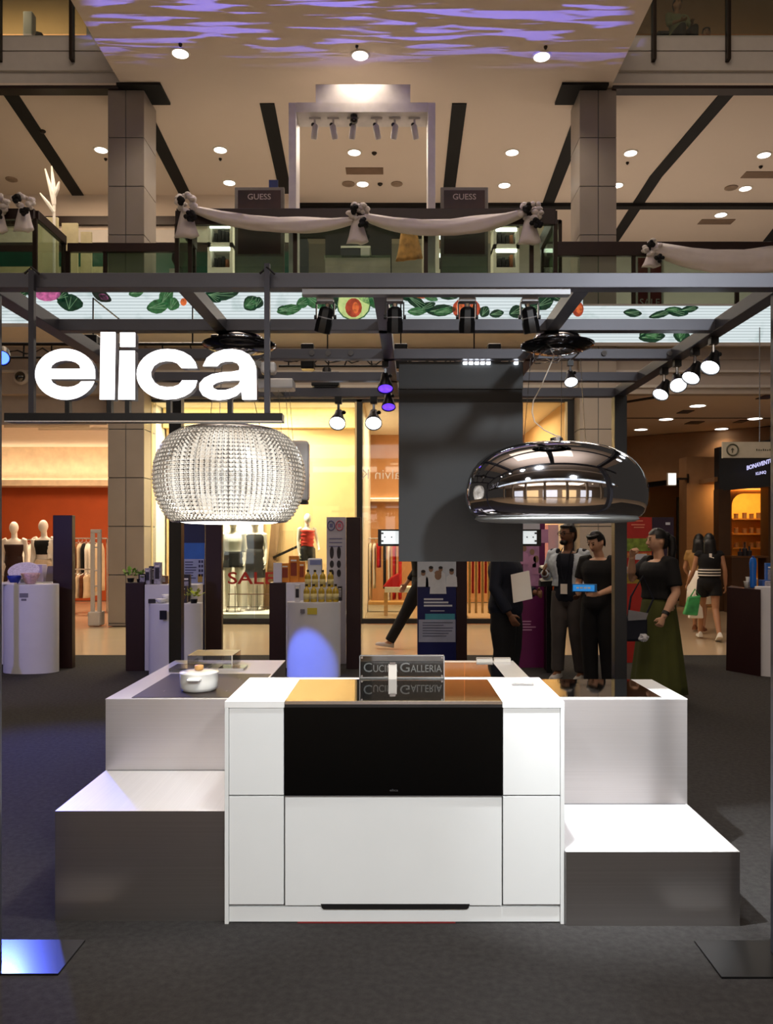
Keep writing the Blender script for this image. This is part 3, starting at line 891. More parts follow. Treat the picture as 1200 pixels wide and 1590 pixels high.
# ---- theatre lamps on the front track
def theatre_lamp(u, tilt, yaw, label, power, aim):
    y = 3.06
    x = X(u, y)
    t = thing('theatre_spotlight', label, 'spotlight', (x, y, ZB0 - .024), 0, 'theatre spotlights on the front track')
    MB().box(-.032, .032, -.020, .020, -.016, 0).build('clamp', M['track'], t, world=False, bevel=.003)
    MB().box(-.036, -.031, -.010, .010, -.075, -.016).build('yoke_arm', M['black_metal'], t, world=False)
    MB().box(.031, .036, -.010, .010, -.075, -.016).build('yoke_arm', M['black_metal'], t, world=False)
    rot = Matrix.Rotation(math.radians(yaw), 3, 'Y') @ Matrix.Rotation(math.radians(tilt), 3, 'X')
    c = Vector((0, 0, -.072))
    b = MB()
    for sx in (1,):
        b.lathe([(.014, .040), (.024, .034), (.029, .026), (.030, -.012), (.032, -.016), (.032, -.056), (.029, -.058), (.027, -.050)], c, 8, axis=rot @ Matrix.Rotation(PI / 8, 3, 'Z'))
    b = b.build('body', M['black_metal'], t, world=False, auto=30)
    MB().lathe([(.009, .038), (.011, .052), (0, .054)], c, 12, axis=rot).build('rear_knob', M['silver'], b, world=False)
    MB().lathe([(0, -.053), (.027, -.053), (.0275, -.048)], c, 20, axis=rot).build('lens', M['lamp'], b, world=False)
    MB().lathe([(.0305, -.002), (.0308, .002)], c, 8, axis=rot @ Matrix.Rotation(PI / 8, 3, 'Z')).build('grey_band', M['track'], b, world=False)
    for s in (-1, 1):
        MB().cyl((s * .033, 0, -.070), (s * .042, 0, -.070), .008, seg=10).build('pivot_knob', M['black'], t, world=False)
    p = Vector((x, y, ZB0 - .098)) + rot @ Vector((0, 0, -.07))
    add_light('SPOT', 'theatre_lamp_beam', p, aim, power, COOL, .03, angle=58, blend=.8, parent=t)
    return t


for i, (u, ti, ya, pw) in enumerate(((505, 16, 14, 75), (613, 12, 0, 20), (725, 14, 0, 36), (822, 14, -12, 420))):
    theatre_lamp(u, ti, ya, 'black theatre spotlight on the front track, ' + ('nearest the lit sign', 'next to the middle beam', 'hanging before the orange fruit picture', 'nearest the chrome hood canopy')[i], pw, ((-1.1, 3.72, .45), (-.2, 3.8, .9), (.6, 3.8, .9), (1.0, 3.88, .52))[i])


# ---- track heads (conical lamps)
def track_head(name, loc, aim, label, group, power, s=1.0, col=COOL, lamp='lamp_cool', on='black_metal', ang=40):
    loc = Vector(loc)
    t = thing(name, label, 'spotlight', loc, 0, group)
    MB().box(-.018 * s, .018 * s, -.018 * s, .018 * s, -.035 * s, 0).build('track_adapter', M[on], t, world=False)
    MB().cyl((0, 0, -.035 * s), (0, 0, -.075 * s), .007 * s, seg=8).build('stem', M['silver'], t, world=False)
    d = (Vector(aim) - loc).normalized()
    rot = d.to_track_quat('-Z', 'Y').to_matrix()
    c = Vector((0, 0, -.1 * s))
    b = MB().lathe([(.014 * s, .045 * s), (.022 * s, .035 * s), (.026 * s, 0), (.043 * s, -.05 * s), (.045 * s, -.066 * s), (.041 * s, -.066 * s), (.039 * s, -.05 * s)], c, 20, axis=rot).build('lamp_cone', M[on], t, world=False, auto=40)
    MB().lathe([(0, -.060 * s), (.039 * s, -.060 * s), (.0395 * s, -.054 * s)], c, 18, axis=rot).build('lens', M[lamp], b, world=False)
    MB().ball(c + Vector((.028 * s, 0, .02 * s)), .011 * s, seg=8, ring=6).build('joint_knob', M[on], t, world=False)
    if power:
        add_light('SPOT', 'track_beam', loc + c + d * .1, aim, power, col, .02, angle=ang, blend=.5, parent=t)
    return t


# four heads under the far side beam, lighting the bright counter end
for i, (u, v, Y, aim, pw) in enumerate(((1098, 548, 3.72, (.7, 2.9, 1.2), 30), (1076, 560, 3.95, (.6, 3.2, 1.1), 26), (1052, 572, 4.2, (1.2, 2.9, 1.4), 26), (1034, 580, 4.4, (.5, 3.5, .9), 30))):
    track_head('track_spotlight', (gx1, Y, ZB0 - .003), aim, 'black cone track spotlight under the side beam, ' + grp(i) + ' from the nearer end', 'track spotlights under the side beam', pw, 1.0)
for i, (u, Y) in enumerate(((525, 5.26), (580, 5.26))):
    track_head('track_spotlight', (X(u, Y), Y + .03, ZB0 - .004), (X(u, Y) - .1 + .1 * i, 3.9, 1.2), ('black lit track spotlight on the rear beam, nearer the crystal hood', 'black lit track spotlight on the rear beam, nearer the grey panel')[i], None, 10, 1.25)
track_head('track_spotlight', (X(886, 4.2), 4.21, ZB0 - .003), (X(880, 3.9), 3.0, 1.0), 'small lit spotlight under the cross beam above the chrome hood', None, 8, .8)
for i, (u, v, Y) in enumerate(((598, 560, 4.2), (603, 590, 4.78))):
    track_head('purple_spotlight', (X(u, Y) - .0, Y + .03, ZB0 - .004), (X(u, Y) + .02, Y - .5, 1.5), ('small purple lit spotlight beside the middle beam, upper one', 'small purple lit spotlight beside the middle beam, lower one')[i], None, 0, .95, PURPLE, 'lamp_purple')
# blue stage lamp on a stand beyond the outer post
bp = at(3, 552, 9.0)
bl = thing('stage_lamp', 'blue glowing stage lamp at the picture edge beside the lit sign', 'stage lamp', (bp.x - .25, 9.05, 0))
MB().cyl((0, 0, .02), (0, 0, bp.z), .03, seg=10).build('pole', M['black_metal'], bl, world=False)
for a in range(3):
    MB().cyl((0, 0, .5), (math.cos(a * 2.1 + 1.2) * .24, math.sin(a * 2.1 + 1.2) * .24, .012), .014, seg=8).build('tripod_leg', M['black_metal'], bl, world=False)
MB().cyl((0, 0, bp.z - .03), (.25, -.02, bp.z - .03), .02, seg=8).build('arm', M['black_metal'], bl, world=False)
rot = (Vector((-1.6, 3.0, 0)) - bp).to_track_quat('-Z', 'Y').to_matrix()
lbx = MB().lathe([(.04, .14), (.08, .11), (.09, 0), (.09, -.1), (.08, -.1), (.075, -.08)], (.25, -.05, bp.z), 18, axis=rot).build('lamp_can', M['black_metal'], bl, world=False, auto=40)
MB().lathe([(0, -.09), (.07, -.09), (.075, -.085)], (.25, -.05, bp.z), 18, axis=rot).build('lens', M['lamp_blue'], lbx, world=False)
add_light('SPOT', 'blue_stage_beam', bp + (Vector((-1.6, 3.0, 0)) - bp).normalized() * .15, (-1.9, 4.6, 0), 1250, BLUE, .10, angle=46, blend=.7, parent=bl)

# ---- projector of the rippling purple light on the soffit
pj = thing('gobo_projector', 'small black effect projector standing on the rear gantry beam', 'projector', (-.45, 5.3, ZB1))
MB().box(-.09, .09, -.06, .06, .01, .1).build('housing', M['black_metal'], pj, world=False, bevel=.004)
MB().cyl((0, .05, .09), (0, .075, .14), .03, seg=16).build('lens_barrel', M['black'], pj, world=False)
MB().box(-.07, .07, -.05, .05, 0, .012).build('foot', M['black'], pj, world=False)
pl = add_light('SPOT', 'gobo_beam', (-.45, 5.4, ZB1 + .2), (-.55, 12.6, ZC), 7500, (.17, .17, 1.0), .0, angle=52, blend=.2, parent=pj)
pl.data.use_nodes = True
nt = pl.data.node_tree
em = nt.nodes['Emission']
tc = nt.nodes.new('ShaderNodeTexCoord')
mp = nt.nodes.new('ShaderNodeMapping')
sp = nt.nodes.new('ShaderNodeSeparateXYZ')
dx = nt.nodes.new('ShaderNodeMath')
dx.operation = 'DIVIDE'
dy = nt.nodes.new('ShaderNodeMath')
dy.operation = 'DIVIDE'
cb = nt.nodes.new('ShaderNodeCombineXYZ')
nt.links.new(tc.outputs['Normal'], sp.inputs['Vector'])
for nd, ax in ((dx, 'X'), (dy, 'Y')):
    nt.links.new(sp.outputs[ax], nd.inputs[0])
    nt.links.new(sp.outputs['Z'], nd.inputs[1])
nt.links.new(dx.outputs[0], cb.inputs['X'])
nt.links.new(dy.outputs[0], cb.inputs['Y'])
nt.links.new(cb.outputs['Vector'], mp.inputs['Vector'])
mp.inputs['Scale'].default_value = (6.5, 85.0, 1)
nz = nt.nodes.new('ShaderNodeTexNoise')
nz.inputs['Scale'].default_value = 1.0
nz.inputs['Detail'].default_value = 2.0
nz.inputs['Distortion'].default_value = .6
nt.links.new(mp.outputs['Vector'], nz.inputs['Vector'])
rp = nt.nodes.new('ShaderNodeValToRGB')
rp.color_ramp.elements[0].position = .52
rp.color_ramp.elements[1].position = .57
rp.color_ramp.elements[0].color = (0, 0, 0, 1)
rp.color_ramp.elements[1].color = (1, 1, 1, 1)
nt.links.new(nz.outputs['Fac'], rp.inputs['Fac'])
# soft lower border of the beam's mask
mr = nt.nodes.new('ShaderNodeMapRange')
mr.inputs['From Min'].default_value = .10
mr.inputs['From Max'].default_value = .055
nt.links.new(dy.outputs[0], mr.inputs['Value'])
mu = nt.nodes.new('ShaderNodeMath')
mu.operation = 'MULTIPLY'
nt.links.new(rp.outputs['Color'], mu.inputs[0])
nt.links.new(mr.outputs['Result'], mu.inputs[1])
# side borders of the beam's mask
ab_ = nt.nodes.new('ShaderNodeMath')
ab_.operation = 'ABSOLUTE'
nt.links.new(dx.outputs[0], ab_.inputs[0])
ms = nt.nodes.new('ShaderNodeMapRange')
ms.inputs['From Min'].default_value = .43
ms.inputs['From Max'].default_value = .40
nt.links.new(ab_.outputs[0], ms.inputs['Value'])
mv = nt.nodes.new('ShaderNodeMath')
mv.operation = 'MULTIPLY'
nt.links.new(mu.outputs[0], mv.inputs[0])
nt.links.new(ms.outputs['Result'], mv.inputs[1])
nt.links.new(mv.outputs[0], em.inputs['Strength'])

# ---- hanging lit sign
YSG = 2.97
K = YSG / F
sgn = thing('hanging_sign', 'big lit white lowercase letters on black bar hung from the front beam', 'sign', (X(225, YSG), YSG, Z(657, YSG)))
MB().box(X(12, YSG), X(440, YSG), YSG - .03, YSG + .03, Z(656, YSG), Z(643, YSG)).build('bar', M['black_metal'], sgn, bevel=.002)
MB().box(X(13, YSG), X(439, YSG), YSG - .031, YSG - .028, Z(657, YSG), Z(655, YSG)).build('bar_edge', M['silver'], sgn)
for u in (50, 415):
    MB().box(X(u, YSG) - .010, X(u, YSG) + .010, YSG - .010, YSG + .010, Z(644, YSG), Z(410 if u > 99 else 420, YSG)).build('hanging_rod', mat('rod_metal', (58, 58, 66), .4, metal=.5) if u < 99 else bpy.data.materials['rod_metal'], sgn)
    MB().tube([(X(u - 12, YSG), YSG, Z(425, YSG)), (X(u - 4, YSG), YSG, Z(418, YSG)), (X(u, YSG), YSG - .012, Z(416, YSG)), (X(u + 12, YSG), YSG, Z(426, YSG))], .004, 6).build('hook', M['black'], sgn)
for u in (105, 170, 198, 262, 357):
    MB().box(X(u - 3.5, YSG), X(u + 3.5, YSG), YSG - .006, YSG + .02, Z(645, YSG), Z(617, YSG)).build('letter_post', M['black_metal'], sgn)
letters = {
    'e': [[(149, 589)] + [(149, 584)] + arc(103, 582, 46.5, 39.5, 0, -180, 18)[1:] + arc(103, 582, 46.5, 39.5, -180, -344, 16)[1:] + [(128, 593)] +
          [(124, 597), (117, 600.5), (108, 602), (99, 601.5), (90, 599), (83, 594.5), (80, 589)],
          [(80, 573.5), (82, 568), (88, 563.5), (96, 561), (103, 560.5), (111, 561), (119, 563.5), (125, 568), (127, 573.5)]],
    'l': [[(158, 517), (180.5, 517), (179, 621), (156.5, 621)]],
    'i': [[(187.5, 545.5), (210.5, 545.5), (210.5, 621), (185, 621)], [(188, 517.5), (211, 517.5), (211, 539.5), (188, 539.5)]],
    'c': [[(307, 572.5), (304, 563), (297, 554), (286, 547.5), (274, 544), (262, 543)] + arc(260, 582, 46.5, 39, -90, -270, 18)[1:] +
          [(274, 620), (287, 616), (297, 610), (304, 602), (307, 591.5), (284, 591.5), (279, 598), (270, 601.5), (260, 602), (249, 600), (241, 594.5), (236, 586),
           (235.5, 578), (240, 569), (248, 563.5), (258, 561.5), (268, 562), (276, 565), (283, 572.5)]],
    'a': [[(399, 621), (398.5, 575), (395, 562), (388, 552), (376, 545.5), (362, 543), (348, 544), (333, 549), (322, 557), (316, 569.5), (338, 569.5), (343, 564.5), (351, 562), (361, 562),
           (369, 565), (373, 571), (372, 576), (362, 578), (346, 579), (330, 582), (318, 588), (311, 596), (310.5, 606), (316, 615), (327, 620.5), (341, 622), (356, 620), (368, 615), (375.5, 608), (377, 621)],
          [(374.5, 591.5), (362, 591.5), (347, 592.5), (337, 595), (331, 599), (332, 603.5), (339, 606.5), (351, 606.5), (363, 603), (371, 598)]],
}
for ch, loops in letters.items():
    for nm, mt, dep, yo in (('letter', 'return', .018, .012), ('letter_face', 'face_lit', .003, -.0095)):
        me = outline_mesh([[(X(p[0], YSG), Z(p[1], YSG)) for p in lp] for lp in loops], dep)
        off = sgn.location
        for vt in me.vertices:
            x, z, d_ = vt.co
            vt.co = (x - off.x, YSG + yo - d_ - off.y, z - off.z)
        me.materials.clear()
        me.materials.append(M[mt])
        bm = bmesh.new()
        bm.from_mesh(me)
        bmesh.ops.recalc_face_normals(bm, faces=bm.faces)
        bm.to_mesh(me)
        bm.free()
        o = bpy.data.objects.new(nm, me)
        C.objects.link(o)
        if nm == 'letter':
            shell = o
            o.parent = sgn
        else:
            o.parent = shell

# ---- canopies (round ceiling plates of the hoods)
def canopy(u, v, Y, label, wires):
    x = X(u, Y)
    t = thing('hood_canopy', label, 'hood canopy', (x, Y, ZB0 - .004), 0)
    MB().lathe([(.17, -.035), (.165, -.045), (.11, -.065), (.055, -.07)], (0, 0, 0), 32).build('dark_dish', mat('smoked_dish', (26, 24, 28), .12, metal=.6), t, world=False, smooth=True) if wires else None
    MB().lathe([(0, -.085), (.05, -.08), (.085, -.065), (.105, -.04), (.11, -.012), (.105, 0)], (0, 0, 0), 32).build('chrome_dome', M['chrome'], t, world=False, smooth=True)
    ring = [(math.cos(2 * PI * i / 30) * .115 + .01 * math.sin(i), math.sin(2 * PI * i / 30) * .10, -.055 - .035 * math.sin(2 * PI * i / 30) - .01 * math.cos(i * 1.7)) for i in range(31)]
    MB().tube(ring, .0035, 6).build('coiled_cable', M['silver'], t, world=False)
    ring = [(math.cos(2 * PI * i / 26 + .5) * .10, math.sin(2 * PI * i / 26) * .11, -.07 + .03 * math.cos(2 * PI * i / 26 + 1)) for i in range(27)]
    MB().tube(ring, .003, 6).build('coiled_cable', M['silver'], t, world=False)
    return t


canopy(372, 515, 3.72, 'chrome canopy with coiled cable above the crystal hood', True)
canopy(865, 508, 3.72, 'chrome canopy with dark dish above the chrome hood', True)

# ---- crystal hood
hx, hy, hz = X(357, 3.77), 3.77, Z(809, 3.77)
cr = thing('crystal_hood', 'round extractor hood covered in clear crystal beads, glowing white underneath', 'extractor hood', (hx, hy, hz))
prof = [(.255, .0), (.283, .022), (.306, .06), (.325, .10), (.338, .155), (.342, .21), (.337, .262), (.322, .31), (.300, .35), (.272, .385), (.235, .408)]
seglen = [0]
for a, b in zip(prof[:-1], prof[1:]):
    seglen.append(seglen[-1] + math.hypot(b[0] - a[0], b[1] - a[1]))


def on_prof(s):
    for i in range(len(prof) - 1):
        if s <= seglen[i + 1] or i == len(prof) - 2:
            t = (s - seglen[i]) / (seglen[i + 1] - seglen[i])
            p = Vector(prof[i]).lerp(Vector(prof[i + 1]), t)
            d_ = (Vector(prof[i + 1]) - Vector(prof[i])).normalized()
            return p, d_


MB().lathe([(max(.01, r_ - .045), z_) for r_, z_ in prof] + [(.02, .40)], (0, 0, 0), 40).build('inner_body', mat('frosted_liner', (255, 242, 224), .6, vary=.3, nscale=9, emit=1.55), cr, world=False, smooth=True)
beads = MB()
wire = MB()
rows, cols = 25, 88
for j in range(rows):
    p, d_ = on_prof(seglen[-1] * (j + .5) / rows)
    hh = seglen[-1] / rows * .47
    for k in range(cols):
        a = 2 * PI * (k + .5 * (j % 2) * 0) / cols
        er = Vector((math.cos(a), math.sin(a), 0))
        et = Vector((-math.sin(a), math.cos(a), 0))
        up = (er * d_.x + Vector((0, 0, d_.y))).normalized()
        nn = (er * d_.y - Vector((0, 0, d_.x))).normalized()
        c = er * p.x + Vector((0, 0, p.y))
        ww = PI * p.x / cols * .94
        b = len(beads.v)
        f1, f2 = .55, .010
        beads.v += [tuple(c - et * ww - up * hh), tuple(c + et * ww - up * hh), tuple(c + et * ww + up * hh), tuple(c - et * ww + up * hh),
                    tuple(c - et * ww * f1 - up * hh * f1 + nn * f2), tuple(c + et * ww * f1 - up * hh * f1 + nn * f2), tuple(c + et * ww * f1 + up * hh * f1 + nn * f2), tuple(c - et * ww * f1 + up * hh * f1 + nn * f2),
                    tuple(c - nn * .011)]
        beads.f += [tuple(b + i for i in q) for q in ((4, 5, 6, 7), (0, 1, 5, 4), (1, 2, 6, 5), (2, 3, 7, 6), (3, 0, 4, 7), (1, 0, 8), (2, 1, 8), (3, 2, 8), (0, 3, 8))]
mcr = mat('clear_crystal', (255, 250, 242), .10, vary=0.0, trans=.80, ior=1.32, spec=.9)
beads.build('crystal_beads', mcr, cr, world=False, kind='stuff')
for k in range(0, cols, 2):
    a = 2 * PI * (k + .5) / cols
    wire.tube([(math.cos(a) * (r_ - .012), math.sin(a) * (r_ - .012), z_) for r_, z_ in prof], .0016, 4)
wire.build('frame_wires', M['silver'], cr, world=False, kind='stuff')
MB().lathe([(.238, .404), (.235, .42), (.2, .432), (.05, .436), (0, .436)], (0, 0, 0), 40).build('metal_cap', M['silver'], cr, world=False, smooth=True)
MB().lathe([(.262, .004), (.262, -.006), (.24, -.008), (.24, .004)], (0, 0, 0), 40).build('metal_rim', M['silver'], cr, world=False, smooth=True)
MB().lathe([(0, -.016), (.12, -.015), (.2, -.011), (.238, -.003), (.24, .006)], (0, 0, 0), 40).build('light_diffuser', M['lamp'], cr, world=False, smooth=True)
add_light('POINT', 'crystal_lamp', (hx, hy, hz + .18), None, 9, WARM2, .12, parent=cr)
bpy.data.objects['crystal_lamp'].data.energy = 0.0 if False else 9
add_light('SPOT', 'hood_lamp', (hx, hy, hz - .03), (hx, hy, 0), 26, WARM2, .12, angle=120, blend=.6, parent=cr)
for i in range(3):
    a = 2 * PI * i / 3 + .4
    MB().cyl((math.cos(a) * .15, math.sin(a) * .15, .42), (math.cos(a) * .08, -.05 + math.sin(a) * .07, ZB0 - hz - .105), .0018, seg=6).build('steel_wire', M['silver'], cr, world=False)

# ---- chrome hood
hx2, hy2, hz2 = X(864, 3.77), 3.77, Z(808, 3.77)
ch = thing('chrome_hood', 'mirror chrome bowl-shaped extractor hood hung on thin steel wires', 'extractor hood', (hx2, hy2, hz2))
cp = [(.345, .004), (.385, .012), (.41, .035), (.424, .075), (.4285, .12), (.424, .165), (.408, .215), (.378, .262), (.33, .305), (.265, .337), (.19, .358), (.10, .368), (0, .371)]
MB().lathe(cp, (0, 0, 0), 72, sy=.62).build('shell', M['chrome'], ch, world=False, smooth=True, subsurf=1)
MB().lathe([(0, -.012), (.28, -.012), (.36, -.006), (.384, .006), (.37, .02)], (0, 0, 0), 48, sy=.62).build('filter_plate', mat('grey_filter', (150, 152, 150), .4, metal=.3), ch, world=False, smooth=True)
MB().lathe([(.03, .366), (.03, .385), (.012, .39), (0, .39)], (0, 0, 0), 20).build('cable_gland', M['silver'], ch, world=False)
for (ua, va, ub, vb) in ((872, 540, 871, 690), (901, 543, 909, 690), (824, 560, 812, 700)):
    a, b = at(ua, va, 3.72), at(ub, vb, 3.77)
    a.z = ZB0 - .10
    b.z = hz2 + (.365 if ub > 820 else .33)
    MB().cyl(tuple(a), tuple(b), .0016, seg=6).build('steel_wire', M['silver'], ch)
pts = [(868, 535), (855, 565), (840, 600), (828, 622), (826, 640), (830, 655), (845, 668), (862, 676), (871, 678)]
MB().tube([tuple(at(u, v, 3.73 + .005 * i)) for i, (u, v) in enumerate(pts)], .0028, 6).build('power_cable', M['shop_white'], ch)

# ---- tall dark grey panel hood
YP2 = 4.235
pn = thing('panel_hood', 'tall dark grey rectangular panel hanging below the cross beam', 'panel', (X(715, YP2), YP2 + .02, Z(872, YP2)))
px0, px1 = X(619, YP2), X(812, YP2)
MB().box(px0, px1, YP2, YP2 + .05, Z(604, YP2), ZB0 - .003).build('upper_cover', M['panel_grey'], pn, bevel=.002)
MB().box(px0 + .002, px1 - .002, YP2 + .012, YP2 + .045, Z(626, YP2), Z(604, YP2)).build('dark_band', M['black'], pn)  # recessed black band between upper cover and main panel
MB().box(px0, px1, YP2, YP2 + .05, Z(872, YP2), Z(625, YP2)).build('main_panel', M['panel_grey'], pn, bevel=.002)
for u in (722, 731, 740, 749, 758, 801):
    MB().box(X(u - 3, YP2), X(u + 3, YP2), YP2 - .012, YP2 - .001, Z(566, YP2), Z(562.5, YP2)).build('led_dot', M['lamp_cool'], pn)
bx0, bx1 = X(587, 4.33), X(838, 4.33)
lb = MB().box(bx0, bx1, 4.288, 4.33, Z(848, 4.3), Z(822, 4.3)).build('light_box', M['black_metal'], pn)
MB().box(bx0 + .018, bx1 - .025, 4.285, 4.288, Z(844.5, 4.3), Z(824.5, 4.3)).build('white_screen', mat('white_screen', (226, 234, 236), .4, emit=.75), lb)
mk = MB()
for u in (597.5, 608, 827.5, 818):
    mk.box(X(u - 1, 4.29), X(u + 1, 4.29), 4.283, 4.285, Z(835, 4.29), Z(833, 4.29))
for u in (593.5, 831.5):
    for v in (828, 840):
        mk.box(X(u - 2, 4.29), X(u + 2, 4.29), 4.282, 4.284, Z(v + 1.5, 4.29), Z(v - 1.5, 4.29))
mk.build('icon_marks', M['seam'], lb)
MB().box(bx0 + .2, bx1 - .2, YP2 + .05, 4.29, Z(844, 4.3), Z(826, 4.3)).build('rear_bracket', M['black_metal'], pn)

# ---- white upright hood behind the crystal one
yw = 4.74
wh = thing('white_hood', 'white upright rounded hood hanging half hidden behind the crystal hood', 'extractor hood', (X(452, yw), yw, Z(782, yw)))
MB().box(X(424, yw), X(480, yw), yw - .05, yw + .05, Z(778, yw), Z(685, yw)).build('body', mat('white_enamel', (232, 234, 236), .3), wh, bevel=.02)
MB().box(X(430, yw), X(478, yw), yw - .055, yw + .04, Z(783, yw), Z(778, yw)).build('base_strip', M['black'], wh)
MB().box(X(399, yw), X(457, yw), yw - .08, yw + .06, Z(606, yw), ZB0 - .004).build('ceiling_plate', bpy.data.materials['white_enamel'], wh, bevel=.008)
for u in (432, 443, 449):
    MB().cyl(tuple(at(u, 604, yw)), tuple(at(u + 6, 688, yw)), .0016, seg=6).build('steel_wire', M['silver'], wh)

ad = thing('power_adapter', 'small white rounded box hung under the cross beam beside last sign letter', 'adapter', (X(416, 3.66), 3.68, Z(580, 3.66)))
MB().box(-.034, .034, -.03, .03, 0, .054).build('case', bpy.data.materials['white_enamel'], ad, world=False, bevel=.012)
MB().cyl((0, -.03, .05), (0, -.03, ZB0 - Z(580, 3.66) - .004), .006, seg=8).build('stem', M['silver'], ad, world=False)

# ---- far lighting bars in front of the bulkhead
for i, (y, z, xa_, xb_, lb_) in enumerate(((11.9, 4.48, -6.9, -2.0, 'thin dark lighting bar with cables behind the lit sign'), (12.2, 4.42, -1.75, 1.95, 'dark lighting bar with cable loops behind the theatre lamps'))):
    b = thing('lighting_bar', lb_, 'lighting bar', ((xa_ + xb_) / 2, y, z))
    MB().cyl((xa_, y, z), (xb_, y, z), .025, seg=8).cyl((xa_, y, z - .2), (xb_, y, z - .2), .018, seg=8).build('tube', M['black_metal'], b)
    n_ = 12
    for k in range(n_):
        x = xa_ + (xb_ - xa_) * (k + .5) / n_
        MB().cyl((x, y, z), (x + RND.uniform(-.1, .1), y, z - .2), .012, seg=6).build('brace', M['black_metal'], b)
    cb_ = [(xa_ + (xb_ - xa_) * k / 40, y - .03, z - .06 - .08 * abs(math.sin(k * .9)) - RND.uniform(0, .05)) for k in range(41)]
    MB().tube(cb_, .012, 5).build('cable', M['black'], b)
    for k in range(3):
        x = xa_ + (xb_ - xa_) * (.2 + .3 * k)
        MB().tube([(x, y, z), (x, y, 5.16), (x, 13.388, 5.16)], .012, 6).build('hanger', M['black_metal'], b)
    for k in range(3):
        x = xa_ + (xb_ - xa_) * (.12 + .38 * k)
        MB().box(x - .1, x + .1, y - .12, y + .1, z - .26, z + .12).build('lamp_body', M['black_metal'], b, bevel=.02)
dm = thing('dome_camera', 'small dark dome camera on the grey bulkhead under the lit sign', 'security camera', tuple(at(34, 586, 14.98)))
MB().lathe([(.14, 0), (.14, .05), (.10, .07)], (0, 0, 0), 20, axis=Matrix.Rotation(PI / 2, 3, 'X')).build('collar', M['fascia'], dm, world=False)
MB().ball((0, -.06, 0), .10, seg=14, ring=8).build('dome', M['black_glass'], dm, world=False, smooth=True)
# ================================================================== second-floor edge: screen, balustrade, drapes, shop fittings
def screen_mat():
    m = bpy.data.materials.new('led_screen_white')
    m.use_nodes = True
    nt = m.node_tree
    p = nt.nodes['Principled BSDF']
    tc = nt.nodes.new('ShaderNodeTexCoord')
    sep = nt.nodes.new('ShaderNodeSeparateXYZ')
    nt.links.new(tc.outputs['Object'], sep.inputs['Vector'])
    a = nt.nodes.new('ShaderNodeMath')
    a.operation = 'MULTIPLY'
    a.inputs[1].default_value = 1 / .052
    nt.links.new(sep.outputs['Z'], a.inputs[0])
    b = nt.nodes.new('ShaderNodeMath')
    b.operation = 'FRACT'
    nt.links.new(a.outputs[0], b.inputs[0])
    r = nt.nodes.new('ShaderNodeValToRGB')
    r.color_ramp.elements[0].position = .10
    r.color_ramp.elements[1].position = .22
    r.color_ramp.elements[0].color = lin((150, 164, 166))
    r.color_ramp.elements[1].color = lin((226, 238, 240))
    nt.links.new(b.outputs[0], r.inputs['Fac'])
    n = nt.nodes.new('ShaderNodeTexNoise')
    n.inputs['Scale'].default_value = 2.5
    n.inputs['Detail'].default_value = 6
    nt.links.new(tc.outputs['Object'], n.inputs['Vector'])
    r2 = nt.nodes.new('ShaderNodeValToRGB')
    r2.color_ramp.elements[0].position = .30
    r2.color_ramp.elements[1].position = .45
    r2.color_ramp.elements[0].color = (.72, .78, .76, 1)
    nt.links.new(n.outputs['Fac'], r2.inputs['Fac'])
    mx = nt.nodes.new('ShaderNodeMix')
    mx.data_type = 'RGBA'
    mx.blend_type = 'MULTIPLY'
    mx.inputs[0].default_value = 1
    nt.links.new(r.outputs['Color'], mx.inputs[6])
    nt.links.new(r2.outputs['Color'], mx.inputs[7])
    nt.links.new(mx.outputs[2], p.inputs['Emission Color'])
    p.inputs['Emission Strength'].default_value = .92
    p.inputs['Base Color'].default_value = (.02, .02, .02, 1)
    p.inputs['Roughness'].default_value = .5
    return m


def pic(name, col, vary=.5, sc=14):
    m = mat(name, col, .6, emit=.8, vary=vary, nscale=sc)
    return m


LM = {'d': pic('screen_dark_green', (20, 50, 34)), 'g': pic('screen_green', (48, 92, 56)), 'l': pic('screen_lime', (178, 200, 130), .2), 'r': pic('screen_brown_red', (150, 62, 40), .5, 9),
      'o': pic('screen_orange', (196, 98, 52), .5), 'p': pic('screen_pink', (176, 92, 140), .4), 'k': pic('screen_dark', (26, 34, 28)), 'v': pic('screen_vein', (104, 140, 104), .2)}
led = thing('led_screen', 'long white video screen along the upper slab edge showing leaves and fruit', 'video screen', (0, 13.4, ZS0))
SM = screen_mat()
YA, YB_ = 13.40, 14.70
MB().box(-9, 3.14, YA, YA + .02, ZS0 + .01, 5.86).build('screen_panel', SM, led)
MB().box(3.14, 12, YB_, YB_ + .02, ZS0 + .01, 5.86).build('screen_panel', SM, led)
MB().box(-9, 3.15, YA - .01, YA + .02, ZS0 - .05, ZS0 + .01).build('screen_edge', M['fascia'], led)
MB().box(3.15, 12, YB_ - .01, YB_ + .02, ZS0 - .05, ZS0 + .01).build('screen_edge', M['fascia'], led)
LEAF = {k: MB() for k in LM}


